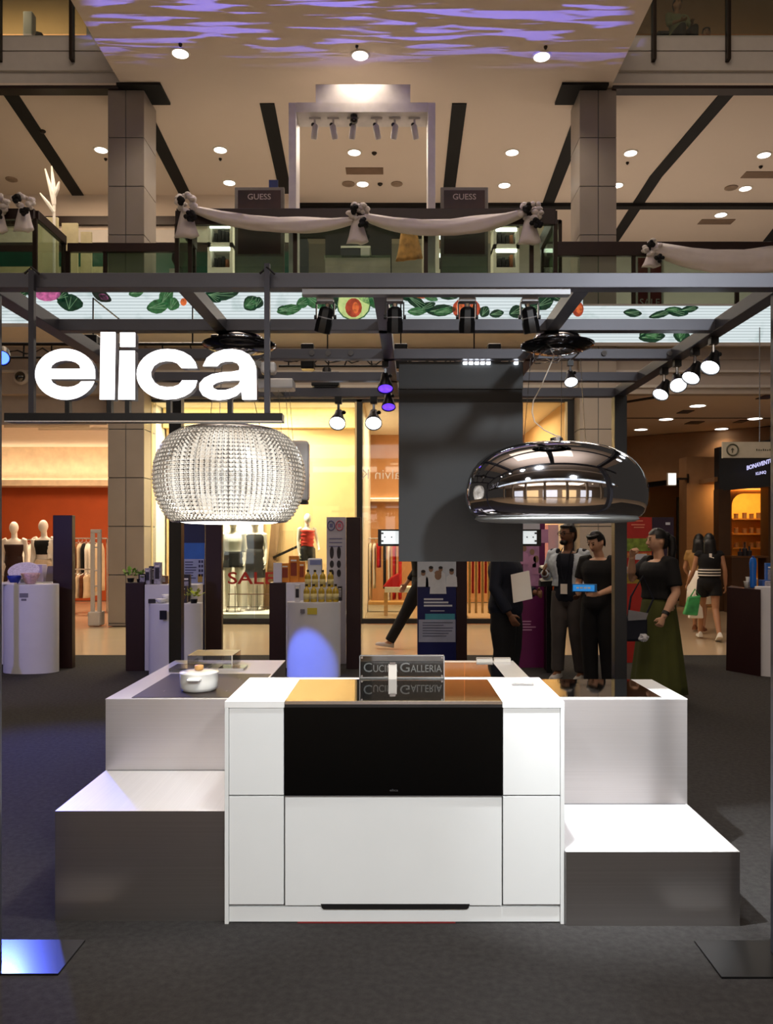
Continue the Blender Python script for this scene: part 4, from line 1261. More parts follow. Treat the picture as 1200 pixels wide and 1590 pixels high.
def leaf(k, u, v, ru, rv, ang=0, Y=13.4, shape='leaf', lift=.004):
    c = at(u, v, Y)
    s = Y / F
    a = math.radians(ang)
    pts = []
    n_ = 14
    for i in range(n_):
        t = 2 * PI * i / n_
        x, z = math.cos(t), math.sin(t)
        if shape == 'leaf':
            z *= .55 + .45 * (1 - abs(x)) ** .6
            x *= 1.05
        x, z = x * ru * s, z * rv * s
        pts.append((c.x + x * math.cos(a) - z * math.sin(a), c.z + x * math.sin(a) + z * math.cos(a)))
    pts = [(x, min(max(z, ZS0 + .012), 5.858)) for x, z in pts]
    LEAF[k].prism(pts, Y - lift, Y - lift + .002)
    if shape == 'leaf' and k in 'dg':
        for q in (0, .45, -.45):
            x0, z0 = -ru * .8 * s, 0
            x1_, z1_ = ru * .7 * s, q * rv * s
            w = .35 * s
            P = [(x0, z0 - w), (x1_, z1_ - w), (x1_, z1_ + w), (x0, z0 + w)]
            P = [(c.x + x * math.cos(a) - z * math.sin(a), min(max(c.z + x * math.sin(a) + z * math.cos(a), ZS0 + .012), 5.858)) for x, z in P]
            LEAF['v'].prism(P, Y - lift - .002, Y - lift - .0005)


leaf('p', 74, 455, 21, 13, 0, shape='disc'); leaf('k', 74, 449, 22, 5, 0)
for a in ((109, 470, 13, 22, 80), (97, 460, 10, 10, 30), (30, 458, 14, 8, 20), (45, 452, 9, 7, -20)):
    leaf('d', *a)
leaf('k', 158, 460, 16, 9, -25); leaf('p', 161, 461, 8, 5, -25)
for a in ((212, 454, 12, 8, 15), (258, 459, 16, 11, 60), (245, 476, 17, 12, 10), (268, 472, 10, 12, 70)):
    leaf('g', *a)
leaf('d', 263, 449, 12, 6, 5); leaf('o', 285, 469, 5, 6, shape='disc')
for a in ((344, 456, 26, 12, 5), (390, 471, 13, 13, 40), (332, 462, 12, 8, -30), (400, 470, 9, 10, 70)):
    leaf('d', *a)
leaf('g', 388, 472, 9, 9, 30, lift=.009)
for a in ((449, 481, 19, 9, 10), (487, 466, 20, 13, -30), (470, 470, 10, 9, 20), (585, 470, 9, 18, 80), (568, 462, 8, 20, 60)):
    leaf('g', *a)
leaf('d', 440, 480, 9, 6, 0); leaf('d', 512, 470, 14, 16, -60)
leaf('l', 549, 472, 25, 24, 0, shape='disc'); leaf('g', 549, 472, 27, 26, 0, shape='disc', lift=.002); leaf('r', 549, 478, 13, 15, 0, shape='disc', lift=.009); leaf('o', 552, 478, 5, 9, 0, shape='disc', lift=.012)
for a in ((645, 468, 22, 9, -35), (660, 478, 17, 8, 25), (685, 482, 22, 10, 5), (632, 460, 10, 8, 10), (693, 458, 18, 8, -10), (605, 478, 13, 14, 40)):
    leaf('d', *a)
for a in ((647, 484, 14, 7, 0), (688, 484, 14, 6, 10), (668, 462, 12, 6, -20)):
    leaf('g', *a, lift=.009)
leaf('o', 655, 459, 12, 5, 0); leaf('r', 724, 480, 22, 18, 0, shape='disc'); leaf('o', 722, 476, 14, 12, 0, shape='disc', lift=.009); leaf('r', 726, 474, 6, 6, 0, shape='disc', lift=.012)
for a in ((752, 484, 9, 9, 60), (771, 487, 11, 7, 10), (802, 484, 12, 11, 20), (845, 470, 16, 12, 30), (862, 460, 14, 8, -20), (880, 470, 9, 14, 60), (830, 478, 10, 9, 0)):
    leaf('d', *a)
leaf('r', 897, 480, 9, 12, 0, shape='disc'); leaf('o', 899, 480, 5, 7, 0, shape='disc', lift=.009); leaf('l', 894, 456, 9, 7, 0)
for a in ((982, 486, 14, 7, -5), (1025, 488, 18, 6, 15), (1050, 484, 18, 8, -10), (1012, 523, 20, 10, 5), (1058, 521, 11, 14, 80), (1070, 480, 14, 6, 10), (1000, 516, 9, 6, 40)):
    leaf('d', *a, Y=14.7)
for a in ((1012, 521, 10, 6, 0), (1056, 520, 6, 8, 70), (1044, 481, 9, 4, 0)):
    leaf('g', *a, Y=14.7, lift=.009)
for k, mb in LEAF.items():
    if mb.v:
        mb.build('leaf_picture', LM[k], led, kind='stuff')


# ---- balustrade
def balustrade(label, x0, x1, y, ends=(), zr0=6.86, zr1=7.13, posts=(), rail_h=None):
    t = thing('glass_balustrade', label, 'balustrade', ((x0 + x1) / 2, y, ZS1))
    MB().box(x0, x1, y, y + .09, zr0, zr1).build('handrail', M['rail'], t, bevel=.01)
    xs = sorted(set([x0] + list(posts) + [x1]))
    for a, b in zip(xs[:-1], xs[1:]):
        MB().box(a + .03, b - .03, y + .04, y + .052, ZS1 + .02, zr0 + .02).build('glass_panel', M['glass_green'], t)
    for x in xs:
        MB().box(x - .035, x + .035, y + .025, y + .075, ZS1, zr0 + .02).build('post', M['bracket'], t)
    for (xe, ya, yb_) in ends:
        MB().box(xe - .045, xe + .045, ya, yb_, zr0 + .02, zr1 - .001).build('return_handrail', M['rail'], t, bevel=.01)
        MB().box(xe - .006, xe + .006, ya + .05, yb_ - .05, ZS1 + .02, zr0 + .03).build('return_glass', M['glass_green'], t)
        MB().box(xe - .03, xe + .03, yb_ - .08, yb_, ZS1, zr0 + .03).build('post', M['bracket'], t)
    return t


balustrade('dark-railed glass balustrade of the projecting balcony, hung with white swags', -3.64, 2.7, 13.45, ((-3.64, 13.54, 14.7), (2.7, 13.54, 14.7)), posts=(-3.42, -1.66, .53, 2.3))
balustrade('dark-railed glass balustrade of the farther balcony, with white-and-black bouquets', -10, -6.02, 13.45, ((-6.02, 13.54, 14.7),), posts=(-6.9, -8.5), zr0=6.95)
balustrade('short glass balustrade set back beside the tall window pillar', -5.98, -3.72, 14.72, zr0=6.86, zr1=7.02, posts=(-5.3,))
balustrade('long glass balustrade set back beyond the SALE board with one white drape', 2.8, 12, 14.76, zr0=6.80, zr1=7.06, posts=(4.4, 6.3, 8.2, 10.1))
# third floor glass
for nm, xa, xb, xs in (('amber', -14, XS0 - .05, (-7.18, -5.86)), ('dark', XS1 + .05, 14, (4.72, 6.07, 9.3))):
    t = thing('glass_balustrade', ('third-floor glass balustrade on bronze brackets before an amber wall' if nm == 'amber' else 'third-floor glass balustrade on bronze brackets before a dark room'), 'balustrade', ((xa + xb) / 2, 14.6, 10.3))
    MB().box(xa, xb, 14.64, 14.66, 10.80, 11.9).build('glass_panel', M['glass'], t)
    MB().box(xa, xb, 14.60, 14.70, 11.9, 11.98).build('handrail', M['rail'], t)
    for x in xs:
        MB().box(x - .035, x + .035, 14.58, 14.70, 10.30, 11.9).build('bracket', M['bracket'], t, bevel=.01)


# ---- swags and bouquets
def swag(label, p0, p1, drop, w, Y, tails=False):
    p0, p1 = Vector(p0), Vector(p1)
    rings = []
    n_ = 26
    for i in range(n_ + 1):
        t = i / n_
        c = p0.lerp(p1, t) - Vector((0, 0, drop * 4 * t * (1 - t)))
        ww = w * (.35 + .65 * min(1, 4 * t * (1 - t) + .1))
        ring = []
        for k in range(16):
            a = 2 * PI * k / 16
            rr = 1 + .18 * math.sin(5 * a + t * 9) + .08 * math.sin(9 * a)
            ring.append(c + Vector((0, math.cos(a) * .07 * rr, math.sin(a) * ww / 2 * rr)))
        rings.append(ring)
    return solid('fabric_swag', label, 'drapery', MB().rings(rings), M['cloth_white'], smooth=True)


yb2 = 13.36
swag('white sheer swag between the first and the middle bouquet of the balcony', at(300, 325, yb2), at(548, 343, yb2), .02 + 13 * .0107, .24, yb2)
swag('white sheer swag between the middle and the last bouquet of the balcony', at(566, 337, yb2), at(816, 330, yb2), 20 * .0107, .26, yb2)
swag('white sheer swag running off along the set-back dark rail', at(1012, 385, 14.66), at(1290, 384, 14.66), 22 * .0117, .42, 14.66)


def bouquet(u, v, Y, label, s=1.0, tall=1.0):
    c = at(u, v, Y)
    t = thing('bouquet', label, 'bouquet', tuple(c), 0, 'balcony bouquets')
    rr = random.Random(int(u))
    k = Y / F * s
    puff = MB()
    for i in range(26):
        a = rr.uniform(0, 2 * PI)
        q = rr.uniform(.2, 1) ** .6
        p = Vector((math.cos(a) * 17 * k * q, rr.uniform(-.16, .02), (12 + math.sin(a) * 16 * q) * k))
        puff.ball(p, 5.2 * k * rr.uniform(.8, 1.3), 5 * k, 4.6 * k * rr.uniform(.7, 1.2), 8, 6)
    puff.build('ruffle', M['cloth_white'], t, world=False, smooth=True)
    for (dx_, dz_, r_) in ((-6, 14, 9), (8, -10, 11)):
        fl = MB()
        for i in range(14):
            a = rr.uniform(0, 2 * PI)
            q = rr.uniform(0, .7)
            fl.ball((dx_ * k + math.cos(a) * r_ * k * q, -.20 + rr.uniform(-.03, .03), dz_ * k + math.sin(a) * r_ * k * q), 4.2 * k, 3.5 * k, 3.8 * k, 7, 5)
        fl.build('black_rose', M['flower_black'], t, world=False, smooth=True)
    rings = []
    for i in range(9):
        q = i / 8
        z = (2 - 40 * q * tall) * k
        w = (7 + 9 * q) * k
        rings.append([Vector((math.cos(2 * PI * j / 16) * w * (1 + .25 * math.sin(4 * 2 * PI * j / 16 + q)) - 1 * k, math.sin(2 * PI * j / 16) * .06 - .06, z + .02 * math.cos(3 * 2 * PI * j / 16))) for j in range(16)])
    MB().rings(rings).build('tail_cloth', M['cloth_white'], t, world=False, smooth=True)
    return t


bouquet(292, 332, 13.42, 'white ruffle bouquet with two black roses at the first corner of the balcony')
bouquet(556, 345, 13.42, 'white ruffle bouquet with two black roses at the middle of the balcony', .9)
bouquet(822, 344, 13.42, 'white ruffle bouquet with two black roses beside the leaning dark slot', .95)
bouquet(40, 328, 13.42, 'white and black bouquet on the farther balcony corner', .85)
bouquet(0, 330, 13.42, 'white and black bouquet cut by the picture edge on the farther balcony', .85)
bouquet(1010, 398, 14.70, 'white and black bouquet on the set-back dark rail', .8, .6)


# ---- fashion poster stands, portal, counters, displays on the second floor
def poster_stand(u0, u1, label, full):
    Y = 14.1
    x0, x1_ = X(u0, Y), X(u1, Y)
    t = thing('poster_stand', label, 'advertising stand', ((x0 + x1_) / 2, Y, ZS1))
    zt = Z(290, Y)
    MB().box(x0, x1_, Y + .012, Y + .10, ZS1, zt).build('board', mat('warm_grey_board', (136, 130, 122), .6) if 'warm_grey_board' not in bpy.data.materials else bpy.data.materials['warm_grey_board'], t, bevel=.01)
    pm = bpy.data.materials.get('brown_photo_print') or mat('brown_photo_print', (58, 34, 28), .4, vary=.7, nscale=1.6)
    MB().box(x0 + .06, x1_ - .06, Y, Y + .011, Z(394, Y), zt - .06).build('poster', pm, t)
    um = (u0 + u1) / 2
    lettering('GUESS', X(um - 18, Y), X(um + 18, Y), Z(310, Y), Z(301, Y), Y - .004, mat('poster_lettering', (196, 180, 172), .5) if not bpy.data.materials.get('poster_lettering') else bpy.data.materials['poster_lettering'], t, bold=.01, extrude=.002)
    MB().box(x0 + .02, x1_ - .02, Y - .001, Y + .011, ZS1 + .02, Z(398, Y)).build('base_panel', mat('sage_grey_panel', (140, 148, 132), .5) if not bpy.data.materials.get('sage_grey_panel') else bpy.data.materials['sage_grey_panel'], t)
    return t


poster_stand(364, 441, 'grey stand with brown fashion poster next to the blue tag and portal', True)
poster_stand(684, 758, 'grey stand with brown fashion poster beyond the portal, farther from the blue tag', True)
tg = thing('blue_tag', 'small blue square notice on top corner of a poster stand', 'notice', (X(428, 14.25), 14.25, Z(290, 14.1)))
MB().box(X(419, 14.25), X(433, 14.25), 14.13, 14.16, Z(290, 14.1), Z(278, 14.1)).build('board', mat('notice_blue', (50, 66, 120), .5), tg)

YPT = 13.9
pt = thing('shop_portal', 'tall white portal frame with header panel rising behind the balcony', 'portal', (X(562, YPT), YPT, ZS1))
PW = mat('white_portal', (220, 214, 212), .45)
MB().box(X(448, YPT), X(460, YPT), YPT, YPT + .5, ZS1, Z(159, YPT)).build('post', PW, pt, bevel=.01)
MB().box(X(664, YPT), X(676, YPT), YPT, YPT + .5, ZS1, Z(159, YPT)).build('post', PW, pt, bevel=.01)
MB().box(X(460, YPT), X(664, YPT), YPT, YPT + .5, Z(174, YPT), Z(159, YPT)).build('lintel', PW, pt)
MB().box(X(490, YPT), X(637, YPT), YPT + .02, YPT + .12, Z(159, YPT), Z(130, YPT)).build('header_panel', PW, pt)
for i, u in enumerate((487, 516, 547, 584, 613, 644)):
    p = at(u, 174, YPT + .25)
    p.x = X(u, YPT)
    t = thing('portal_spotlight', grp(i) + ' of six small white spotlights under the portal lintel', 'spotlight', (p.x, YPT + .2, Z(174, YPT) - .002), 0, 'portal spotlights')
    MB().box(-.10, .10, -.03, .03, -.03, 0).build('adapter', PW, t, world=False)
    MB().cyl((0, 0, -.03), (0, 0, -.12), .02, seg=8).build('stem', PW, t, world=False)
    rot = Matrix.Rotation(math.radians(18), 3, 'X') @ Matrix.Rotation(math.radians(-12 if i % 2 else 8), 3, 'Y')
    MB().lathe([(.04, -.16), (.055, -.14), (.055, .06), (.03, .09)], (0, 0, -.2), 12, axis=rot).build('lamp_body', PW, t, world=False, auto=40)
    add_light('SPOT', 'portal_beam', (p.x, YPT + .25, p.z - .4), (p.x + .3 * (i - 2.5) * .3, 15.3, 6.3), 60, WARM2, .05, angle=60, blend=.6, parent=t)
    MB().ball((-.03, -.03, -.13), .035, seg=8, ring=6).build('joint', M['black'], t, world=False)
cc = thing('ceiling_camera', 'black dome camera under the portal lintel', 'security camera', (X(549, YPT), YPT + .1, Z(174, YPT)))
MB().cyl((0, 0, -.002), (0, 0, -.06), .06, seg=14).build('mount', M['black'], cc, world=False)
MB().ball((0, 0, -.09), .07, seg=12, ring=8).build('dome', M['black_glass'], cc, world=False, smooth=True)


def display_case(u0, u1, v0, v1, Y, label, seed):
    x0, x1_ = X(u0, Y), X(u1, Y)
    t = thing('display_case', label, 'display cabinet', ((x0 + x1_) / 2, Y, ZS1), 0, 'lit white display cabinets')
    W = M['shop_white']
    z0, z1_ = Z(v1, Y), Z(v0, Y)
    MB().box(x0, x1_, Y - .0, Y + .5, ZS1, z0).build('base_cabinet', W, t)
    MB().box(x0, x1_, Y + .45, Y + .5, z0, z1_).build('back_panel', mat('case_back', (120, 116, 104), .6) if not bpy.data.materials.get('case_back') else bpy.data.materials['case_back'], t)
    MB().box(x0, x0 + .06, Y, Y + .45, z0, z1_).build('side_panel', W, t)
    MB().box(x1_ - .06, x1_, Y, Y + .45, z0, z1_).build('side_panel', W, t)
    zm = (z0 + z1_) / 2
    LS = bpy.data.materials.get('shelf_light') or mat('shelf_light', (255, 250, 240), .5, emit=5.0, vary=0)
    for zz in (z1_, zm):
        MB().box(x0, x1_, Y, Y + .45, zz - .05, zz + .05).build('shelf', W, t)
        MB().box(x0 + .05, x1_ - .05, Y - .01, Y + .02, zz - .12, zz - .05).build('light_strip', LS, t)
    rr = random.Random(seed)
    for zz in (z0, zm + .05):
        n_ = 4 if x1_ - x0 > .4 else 1
        nth = 'upper' if zz > z0 else 'lower'
        for i in range(n_):
            x = x0 + .1 + (x1_ - x0 - .2) * (i + .5) / n_
            w = (x1_ - x0 - .2) / n_ * .40
            h = rr.uniform(.2, .3)
            o = solid('watch_box', 'small dark item on the ' + nth + ' shelf of ' + label + ', ' + grp(i), 'shop goods', MB().box(x - w, x + w, Y + .12, Y + .3, zz + .002, zz + h).box(x - w * .5, x + w * .5, Y + .10, Y + .12, zz + h * .3, zz + h * .75), M['black_cloth'] if rr.random() < .8 else M['brown_cloth'], group='goods in the lit display cabinets')
    return t


display_case(322, 361, 345, 415, 16.2, 'lit cabinet behind the first swag', 3)
display_case(766, 806, 350, 415, 16.2, 'lit cabinet near the last bouquet', 4)
display_case(672, 692, 362, 418, 16.0, 'narrow lit cabinet beside portal post', 5)

ct = thing('cash_desk', 'glass-fronted cash desk behind the middle of the balcony', 'counter', (X(562, 14.9), 14.9, ZS1))
MB().box(X(505, 14.9), X(606, 14.9), 14.9, 15.6, ZS1, Z(400, 14.9)).build('body', mat('grey_marble_desk', (150, 142, 130), .35, vary=.25, nscale=3), ct)
MB().box(X(503, 14.9), X(607, 14.9), 14.88, 15.62, Z(400, 14.9), Z(397, 14.9)).build('worktop', M['glass_green'], ct)
MB().box(X(505, 15.7), X(608, 15.7), 15.7, 15.8, ZS1, Z(364, 15.7)).build('dark_back', M['black'], ct)
pr = thing('printer', 'dark till printer with pale lid on the glass cash desk', 'printer', (X(550, 15), 15.1, Z(397, 14.9) + .001))
MB().box(X(529, 15), X(574, 15), 15.0, 15.4, Z(397, 14.9), Z(385, 15)).build('body', mat('printer_grey', (58, 60, 66), .5), pr, bevel=.01)
MB().box(X(529, 15), X(575, 15), 14.99, 15.4, Z(385, 15), Z(382, 15)).build('lid', M['shop_white'], pr)
MB().box(X(560, 15), X(574, 15), 14.95, 15.0, Z(397, 14.9), Z(386, 15)).build('receipt_slot', M['fascia'], pr)

# shawl poster column and white wall beside it
sh = thing('shawl_stand', 'brown draped shawl on a stand before a white panel, behind the balcony', 'clothes stand', (X(634, 15.2), 15.2, ZS1))
rings = []
for i in range(12):
    q = i / 11
    z = Z(336, 15.2) + (Z(404, 15.2) - Z(336, 15.2)) * q
    w = (.08 + .165 * q)
    rings.append([Vector((X(634, 15.2) + math.cos(2 * PI * j / 22) * w * (1 + .14 * math.sin(5 * 2 * PI * j / 22 + q * 2)), 15.2 + math.sin(2 * PI * j / 22) * w * .6 * (1 + .14 * math.sin(7 * 2 * PI * j / 22)), z + .05 * math.sin(2 * PI * j / 22 + .6))) for j in range(22)])
MB().rings(rings).build('shawl', mat('tan_patterned_shawl', (186, 128, 70), .8, vary=.5, nscale=7), sh, smooth=True)
MB().lathe([(.22, 0), (.23, .3), (.23, .42)], (X(636, 15.2), 15.2, ZS1), 20).build('base', M['brown_cloth'], sh)
MB().box(X(655, 15.5), X(682, 15.5), 15.5, 15.55, ZS1, Z(335, 15.5)).build('white_panel', M['shop_white'], sh)

# handbag on a stand near the first bouquet and shop fittings at the far side
mb_ = thing('shopper_stand', 'dark dummy with pale tag standing behind the first bouquet', 'dummy', (X(277, 15.4), 15.4, ZS1))
MB().lathe([(.25, 0), (.24, .5), (.14, .75), (.06, .9), (.13, 1.05), (.12, 1.2), (.03, 1.3)], (0, 0, 0), 18, sy=.7).build('body', M['black_cloth'], mb_, world=False, smooth=True)
MB().box(-.11, .08, -.24, -.20, .48, .80).build('tag_card', M['fascia'], mb_, world=False)

wp = thing('partition_screen', 'pale folding partition seen through glass beyond the farther balcony', 'partition', (X(90, 16.5), 16.5, ZS1))
for (u0, u1, v0) in ((51, 83, 331), (85, 110, 336), (112, 129, 347)):
    MB().box(X(u0, 16.5), X(u1, 16.5), 16.5 + u0 * .004, 16.56 + u0 * .004, ZS1, Z(v0, 16.5)).build('leaf_panel', mat('pale_olive_panel', (196, 186, 150), .5) if not bpy.data.materials.get('pale_olive_panel') else bpy.data.materials['pale_olive_panel'], wp)
sm = thing('branch_lamp', 'white branch-shaped decoration rising behind the farther balcony', 'decoration', (X(80, 16.3), 16.3, ZS1))
MB().cyl((X(84, 16.3), 16.3, ZS1), (X(84, 16.3), 16.3, Z(296, 16.3)), .03, seg=8).build('pole', M['shop_white'], sm)
for a in ((84, 318, 70, 262), (84, 305, 92, 282), (84, 310, 76, 284), (84, 316, 80, 258), (84, 330, 62, 300)):
    MB().tube([tuple(at(a[0], a[1], 16.3)), tuple(at((a[0] + a[2]) / 2 + 1, (a[1] + a[3]) / 2, 16.25)), tuple(at(a[2], a[3], 16.2))], [.04, .04, .015], 7).build('branch', M['shop_white'], sm)
sb = thing('sale_board', 'dark red SALE board standing behind the set-back balustrade', 'sign', (X(1009, 15.6), 15.6, ZS1))
MB().box(X(989, 15.6), X(1028, 15.6), 15.6, 15.65, ZS1, Z(400, 15.6)).build('board', mat('deep_red_board', (110, 16, 18), .5), sb)
for u in (988, 1007, 1028):
    MB().box(X(u, 15.6) - .02, X(u, 15.6) + .02, 15.57, 15.66, ZS1, Z(398, 15.6)).build('upright', M['fascia'], sb)
lettering('SALE', X(993, 15.6), X(1024, 15.6), Z(475, 15.6), Z(464, 15.6), 15.59, M['fascia'], sb, extrude=.002)

# glass cabinet corner near the last bouquet
gc = thing('glass_case', 'tall glass shop case beside the leaning dark slot', 'display cabinet', (X(865, 15.0), 15.2, ZS1))
for u in (851, 870):
    MB().box(X(u, 15) - .03, X(u, 15) + .03, 15.0, 15.06, ZS1, Z(342, 15)).build('post', M['bracket'], gc)
MB().box(X(851, 15), X(870, 15), 15.02, 15.04, ZS1, Z(345, 15)).build('glass_panel', M['glass_green'], gc)
MB().box(X(850, 15), X(871, 15), 15.0, 15.4, Z(347, 15), Z(341, 15)).build('top_frame', M['bracket'], gc)

# ---- third floor: black pedestals
for i, (u0, u1, us, lab) in enumerate(((12, 96, 44, 'black round-based stand with grey post behind the third-floor glass'), (190, 200, 142, 'second black stand beside the soffit behind the third-floor glass'))):
    Y = 16.4
    t = thing('pedestal_stand', lab, 'stand', (X(us, Y), Y, 10.80))
    MB().lathe([(.56, 0), (.56, .03), (.40, .16), (.2, .24), (0, .26)], (0, 0, .002), 28).build('base', M['black_metal'], t, world=False, smooth=True)
    MB().bar((.0, 0, .2), (.24, 0, 1.1), .12).build('stem', M['black_metal'], t, world=False)
    MB().box(-.07, .12, -.1, .1, .62, 1.5).build('post', M['fascia'], t, world=False, bevel=.02)
    MB().bar((.15, .1, .95), (.5, .1, .12), .22, .1).build('backrest', M['black'], t, world=False)
# ================================================================== event kiosks, shop contents, corridor signs
def slab(u0, u1, v0, Y, label, v1=None, d=.10):
    x0, x1_ = X(u0, Y), X(u1, Y)
    return solid('kiosk_slab', label, 'kiosk panel', MB().box(x0, x1_, Y, Y + d, 0.001, Z(v0, Y)), M['maroon'], bevel=.004)


def pedestal(u0, u1, v0, Y, label, logo=None):
    """Half-round white pedestal, Y is its front."""
    x0, x1_ = X(u0, Y), X(u1, Y)
    r_ = (x1_ - x0) / 2
    h = Z(v0, Y)
    c = ((x0 + x1_) / 2, Y + r_ * .6, 0)
    t = thing('round_pedestal', label, 'pedestal', c)
    MB().lathe([(r_, .002), (r_, h - .012), (r_ * .995, h - .004), (r_ * .985, h)], (0, 0, 0), 40, sy=.6).build('drum', M['ped'], t, world=False, auto=40)
    MB().lathe([(r_ * .9, .0), (r_ * .9, .003)], (0, 0, 0), 24, sy=.6).build('foot', M['black'], t, world=False)
    return t, c, h, r_


def item(name, label, cat, loc, group=None):
    return thing(name, label, cat, loc, 0, group)


def gift_box(loc, w, d, h, m, label, m2=None, cat='box', rot=0.0, name='carton'):
    t = item(name, label, cat, loc)
    t.rotation_euler = (0, 0, rot)
    MB().box(-w / 2, w / 2, -d / 2, d / 2, .001, h).build('box', m, t, world=False, bevel=min(w, h) * .04)
    if m2:
        MB().box(-w * .32, w * .32, -d / 2 - .003, -d / 2, h * .25, h * .75).build('printed_face', m2, t, world=False)
        MB().box(-w * .3, w * .3, -d / 2 - .0036, -d / 2 - .003, h * .80, h * .86).build('print_line', M['shop_white'], t, world=False)
    return t


# ---- kiosk 1 (outer)
slab(82, 112, 800, 9.95, 'tall dark maroon slab between the outer white pedestal and the clothes rack')
t, c, h, r_ = pedestal(-6, 80, 908, 9.5, 'bluish-lit white pedestal carrying bowls, cut by the picture edge')
lg = MB()
lg.box(-.05, .05, -r_ * .6 - .002, -r_ * .6 + .01, h - .15, h - .10).box(-.03, .03, -r_ * .6 - .002, -r_ * .6 + .01, h - .19, h - .165)
lg.build('small_emblem', mat('grey_print', (120, 118, 130), .6), t, world=False)
bx = solid('display_plinth', 'low white plinth behind the bowls on the outer pedestal', 'plinth', MB().box(X(2, 10.25), X(81, 10.25), 10.25, 10.6, .001, Z(904, 10.25)), M['ped'], bevel=.006)
TL = Z(904, 10.25)
gb = item('gift_box', 'slanted lilac gift box with framed purple window on the outer plinth', 'box', (X(45, 10.4), 10.4, TL))
MB().hexa([(-.24, -.10, .001), (.22, -.10, .001), (.22, .12, .001), (-.24, .12, .001), (-.19, .02, .22), (.16, .02, .22), (.18, .12, .22), (-.19, .12, .22)]).build('box', mat('lilac_card', (176, 162, 196), .6), gb, world=False, bevel=.006)
MB().hexa([(-.16, -.086, .05), (.12, -.086, .05), (.12, -.07, .05), (-.16, -.07, .05), (-.15, -.02, .17), (.11, -.02, .17), (.11, .0, .17), (-.15, .0, .17)]).build('purple_window', mat('purple_film', (120, 70, 176), .3), gb, world=False)
MB().hexa([(.24, -.06, .001), (.36, -.02, .001), (.36, .10, .001), (.24, .10, .001), (.24, .0, .2), (.30, .02, .2), (.30, .10, .2), (.24, .10, .2)]).build('side_flap', mat('taupe_card', (120, 108, 112), .6), gb, world=False)


def bowl(loc, r_, hh, m, label, sc=1.0):
    t = item('bowl', label, 'bowl', loc)
    MB().lathe([(r_ * .4, .001), (r_ * .5, .006), (r_ * .85, hh * .6), (r_, hh), (r_ * .96, hh), (r_ * .8, hh * .6), (r_ * .4, .012), (0, .012)], (0, 0, 0), 26).build('bowl_body', m, t, world=False, smooth=True)
    return t


PX = mat('pink_check', (206, 168, 176), .4, vary=.25, nscale=40)
bowl((X(46, 9.66), 9.68, h), .11, .13, PX, 'pink checked bowl on the outer pedestal')
bowl((X(20, 9.66), 9.70, h), .085, .10, mat('cobalt_glaze', (30, 50, 150), .25), 'cobalt blue bowl on the outer pedestal')
dl = item('lace_doily', 'white lace doily propped above the pink bowl', 'doily', (X(38, 9.95), 9.93, h))
MB().lathe([(0, 0), (.05, .002), (.11, .0), (.13, .004), (.11, .008), (0, .006)], (0, 0, .15), 22, sx=1.5, axis=Matrix.Rotation(.9, 3, 'X')).build('disc', mat('lace_white', (214, 206, 222), .8, vary=.25, nscale=60), dl, world=False)
MB().box(-.15, .15, -.02, .03, .001, .12).build('stand', M['ped'], dl, world=False)
solid('booklet', 'white folded booklet beside the blue bowl', 'booklet', MB().box(X(2, 9.58), X(24, 9.58), 9.545, 9.62, h + .001, h + .018), M['shop_white'])

# ---- kiosk 2
slab(195, 223, 905, 9.75, 'low dark maroon slab left of the plant boxes', d=.3) if False else slab(195, 223, 905, 9.75, 'low dark maroon slab carrying green sprigs and dark boxes', d=.3)
solid('display_plinth', 'white plinth with dark boxes beside the low maroon slab', 'plinth', MB().box(X(224, 9.75), X(306, 9.75), 9.76, 10.05, .001, Z(908, 9.75)), M['ped'], bevel=.006)
t, c, h, r_ = pedestal(224, 308, 938, 9.3, 'white pedestal with a blue light spot, partly behind the rear gantry post')
TP = Z(908, 9.75)
DK = mat('dark_package', (40, 36, 44), .5, vary=.4, nscale=18)
PK = mat('package_print', (150, 146, 156), .5, vary=.4, nscale=30)
BR = mat('kraft_package', (110, 74, 48), .6)
for i, (u, w, hh, m, lab) in enumerate(((224, .12, .13, DK, 'dark small box next to the green sprigs'), (238, .15, .22, DK, 'dark tall box in the middle of the plinth behind the gantry post'), (247, .10, .27, PK, 'tallest grey printed box on the plinth'),
                                       (252, .13, .10, BR, 'brown kraft box on plinth nearest the gantry post'), (232, .08, .2, PK, 'slim grey printed box behind the sprigs'))):
    gift_box((X(u, 9.9), 9.86 + .09 * (i % 2), TP), w * .8, .08, hh, m, lab, PK if m is not PK else DK)
FG = mat('fresh_green', (110, 150, 50), .6, vary=.3, nscale=20)


def sprig(loc, label, m, n_=16, s=.1, seed=1):
    t = item('leafy_sprig', label, 'plant', loc)
    rr = random.Random(seed)
    MB().lathe([(s * .35, .001), (s * .45, s * .5), (s * .4, s * .5)], (0, 0, 0), 12).build('pot', M['black'], t, world=False)
    b = MB()
    for i in range(n_):
        a = rr.uniform(0, 2 * PI)
        e = rr.uniform(.3, 1.2)
        q = Vector((math.cos(a) * math.cos(e), math.sin(a) * math.cos(e), math.sin(e)))
        p = Vector((0, 0, s * .5)) + q * s * rr.uniform(.5, 1.1)
        sd = q.cross(Vector((0, 0, 1))).normalized() * s * .22
        tip = p + q * s * .55
        mid = p + q * s * .28 + Vector((0, 0, s * .06))
        k = len(b.v)
        b.v += [tuple(p), tuple(mid + sd), tuple(tip), tuple(mid - sd), tuple(mid + Vector((0, 0, s * .05)))]
        b.f += [(k, k + 1, k + 4), (k + 1, k + 2, k + 4), (k + 2, k + 3, k + 4), (k + 3, k, k + 4)]
    b.build('leaves', m, t, world=False, kind='stuff')
    return t


